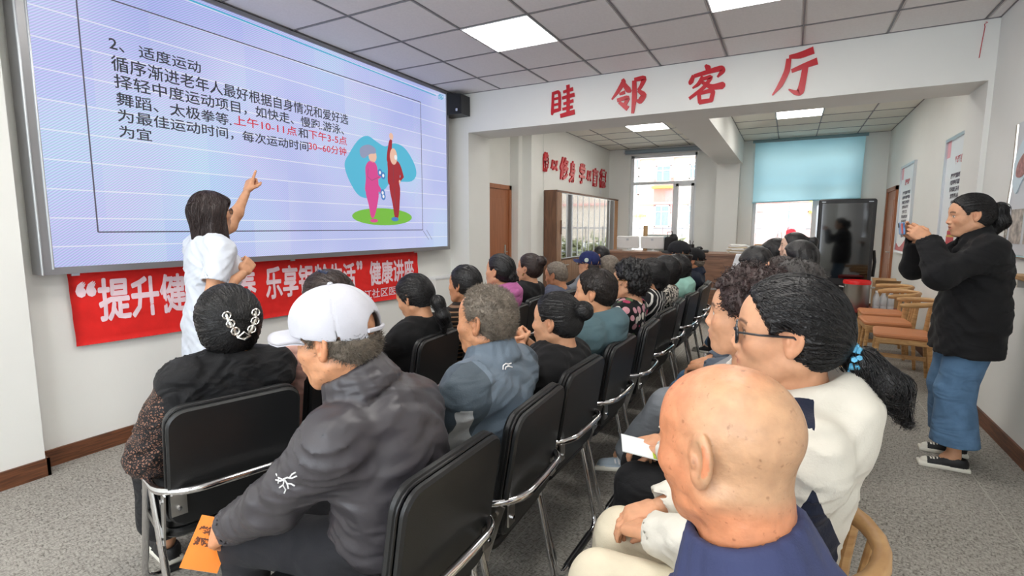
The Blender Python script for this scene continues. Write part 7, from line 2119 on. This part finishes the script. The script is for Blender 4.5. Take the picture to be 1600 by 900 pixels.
pres = person('presenter in white short sleeved coat pointing at the wall screen', (-2.90, 1.74), math.radians(82), (-2.90, 1.765, 1.475), pp)

# ---- woman taking a photograph
BLAZER = cloth('black_blazer', srgb(18, 18, 20), fold=0.5, fscale=4, rough=0.8); GREYTEE = cloth('grey_tee', srgb(150, 146, 140))
pw = dict(fem=True, stand=True, canvas=True, shoe_res=0.0045, skin=S_FAIR, pelvis=(-0.03, 0, 0.84), hs=1.0, slouch=0.03, w=1.08, near=True, yaw=0.08, pitch=0.12,
          hair=dict(style='tied', n=1600, lock=0.12, rad=0.001, flow=('to', (-0.115, 0, 0.02)), mess=0.1, nape=-0.075, over_ears=False,
                    extra=[dict(pts=[(-0.105, 0, 0.03), (-0.135, 0, 0.02), (-0.14, 0, -0.05), (-0.11, 0, -0.11)], r=[0.022, 0.034, 0.036, 0.014], n=300, lock=0.08, flow=('down',), free=True)]),
          top=dict(mat=BLAZER, neck='lapel', under=GREYTEE, loose=0.032, puff=0.6, hem=0.68, wr=0.008, wscale=0.7, vdrop=-0.10, res=0.009, add=[((-0.02, 0.07, 0.95), (-0.01, 0.09, 0.60), 0.145, 0.16), ((-0.02, -0.07, 0.95), (-0.01, -0.09, 0.60), 0.145, 0.16)]),
          bottom=dict(mat=JEANS, loose=0.035, cuff=0.088, crop=0.0, hem_z=0.155, wr=0.005, res=0.010),
          L=dict(at_w=(0.70, 3.70, 1.325), pole=(-0.1, 0.6, -0.8), dir=(0.75, -0.25, 0.65), palm=(0.2, -0.9, 0.1), curl=(0.5, 0.6, 0.7, 0.8), thumb=0.5, hres=0.0035), R=dict(at_w=(0.69, 3.93, 1.335), pole=(-0.1, -0.6, -0.8), dir=(0.75, 0.25, 0.65), palm=(0.2, 0.9, 0.1), curl=(0.5, 0.6, 0.7, 0.8), thumb=0.5, hres=0.0035),
          LL=dict(knee=(0.03, 0.10, 0.46), ankle=(0.01, 0.13, 0.09), toe=(1, 0.0, 0)), RL=dict(knee=(0.03, -0.09, 0.46), ankle=(-0.04, -0.12, 0.09), toe=(1, -0.05, 0)))
standw = person('standing woman in black blazer and wide jeans taking a picture with a phone', (0.93, 3.85), PI, (0.90, 3.85, 1.47), pw)

# ---------------------------------------------------------------- small things, marks, held things
from mathutils.bvhtree import BVHTree
def decal(obj, eye, target, size, strokes, m, name, rad=0.04, up=(0, 0, 1)):
    """a sewn mark: strokes laid on the garment where the line from EYE to TARGET meets it"""
    me = obj.data; M = Matrix.Translation(obj.parent.location) @ Matrix.Rotation(obj.parent.rotation_euler.z, 4, 'Z')
    vs = [M @ v.co for v in me.vertices]; bv = BVHTree.FromPolygons(vs, [tuple(p.vertices) for p in me.polygons])
    e = Vector(eye); d = (Vector(target) - e).normalized(); r = d.cross(Vector(up)).normalized(); u = r.cross(d)
    mb = MB(); Mi = M.inverted()
    for st in strokes:
        pts = []
        for x, y in st:
            o = e + r * (x - 50) / 100 * size + u * (y - 50) / 100 * size
            h = bv.ray_cast(o, d)
            if h[0] is not None: pts.append(Mi @ (h[0] - d * 0.002))
        if len(pts) > 1: mb.tube(pts, rad * size, 6)
    return mb.build(name, m, obj, True) if mb.v else None
def garment(root):
    return [c for c in root.children if c.name.startswith('shirt')][0]
BIRD = [[(20, 88), (30, 70), (42, 62)], [(18, 66), (34, 58), (48, 60)], [(42, 62), (60, 66), (74, 60), (92, 64)], [(50, 60), (58, 44), (72, 40), (84, 30)], [(48, 60), (44, 40), (52, 22), (46, 10)], [(44, 42), (30, 34)], [(58, 44), (62, 24)], [(30, 70), (26, 52)], [(66, 62), (76, 74), (88, 78)]]
decal(garment(capman), (0, 0, 1.4), (-0.80, 0.59, 0.925), 0.058, BIRD, M_WHITEPRINT, 'sewn_mark', 0.03)
SWOOSH = [[(10, 30), (12, 66), (34, 84), (60, 80), (84, 88)], [(30, 30), (36, 54), (60, 60), (92, 52)], [(50, 66), (66, 64)]]
decal(garment(gjm), (0, 0, 1.4), (-0.815, 1.475, 0.925), 0.036, SWOOSH, M_WHITEPRINT, 'sewn_mark', 0.06)

def booklet(label, loc, rot, w, h, m, m2, lines=(), mtext=None):
    o = thing('booklet', label, 'booklet', loc); o.rotation_euler = rot
    MB().box((-w / 2, -h / 2, 0), (w / 2, h / 2, 0.0025)).build('pages', M_PAPER, o)
    MB().box((-w / 2, -h / 2, 0.0025), (w / 2, h / 2, 0.0032)).build('front_cover', m, o)
    if m2: MB().box((-w / 2, -h / 2, 0.0032), (w / 2, -h / 8, 0.0036)).build('cover_band', m2, o)
    for i, t in enumerate(lines):
        me = text_mesh(t, 0.02, 0.002); me.materials.append(mtext); lo, hi = mesh_bounds(me)
        link('cover_lettering', map_mesh(me, lambda c: c - (lo + hi) / 2 + (0, h * 0.22 - 0.03 * i, 0.0042)), o)
    return o
booklet('orange booklet held between the hands of the man in the white cap', (-1.435, 0.80, 0.478), (0.9, 0.35, 0.75), 0.10, 0.14, mat('orange_cover', srgb(236, 132, 34), rough=0.4), None, ('老年健康', '知识手册'), mat('cover_ink', srgb(96, 50, 20), rough=0.6))
booklet('green and white booklet held on the black knee beside the bald man', (-0.40, 1.73, 0.625), (0.2, -0.1, 1.9), 0.12, 0.17, mat('pale_cover', srgb(232, 238, 240), rough=0.4), mat('lime_cover', srgb(176, 204, 66), rough=0.4))
ph_ = thing('phone', 'phone in a blue and red patterned case held up by the standing woman', 'phone', (0.590, 3.815, 1.395)); ph_.rotation_euler = (0, -0.12, 0)
MB().rbox((-0.005, -0.078, -0.037), (0.004, 0.078, 0.037), 0.008, axis=0).build('case', mat('patterned_phone_case', srgb(96, 140, 190), rough=0.35, noise=0.5, nscale=70), ph_, True)
MB().rbox((0.004, -0.074, -0.034), (0.0048, 0.074, 0.034), 0.006, axis=0).build('display', M_GLOSSBLACK, ph_)
MB().rbox((-0.0075, 0.045, 0.005), (-0.005, 0.07, 0.032), 0.006, axis=0).build('camera_bump', M_BLACKPLASTIC, ph_, True)
MB().rbox((-0.0065, -0.07, -0.03), (-0.005, -0.02, 0.03), 0.01, axis=0).build('case_print', mat('case_red_print', srgb(206, 60, 50), rough=0.4), ph_)
# blue hair tie, bracelet
sc_ = MB()
for k in range(26):
    a = 2 * PI * k / 13; r = 0.024
    c = Vector((-0.118 - 0.007 * (k % 2), r * math.cos(a), -0.038 + r * math.sin(a)))
    sc_.tube([c, c + Vector((-0.004 * math.sin(k), 0.011 * math.cos(a + k), 0.011 * math.sin(a + k)))], 0.0055, 6)
phood['on_head'](sc_, 'hair_tie', mat('blue_hair_tie', srgb(96, 176, 214), rough=0.35, noise=0.4, nscale=90))

tr_shoe = [c for c in trainer.children if c.name.startswith('shoe')][0]
for k in range(4):
    decal(tr_shoe, (0.0, 0.0, 1.4), (-0.70 - 0.0 + 0.02 * (k - 1.5), 2.46, 0.2), 0.06, [[(50, 90), (58, 60), (66, 25)]], M_WHITEPRINT, 'shoe_stripe', 0.07)
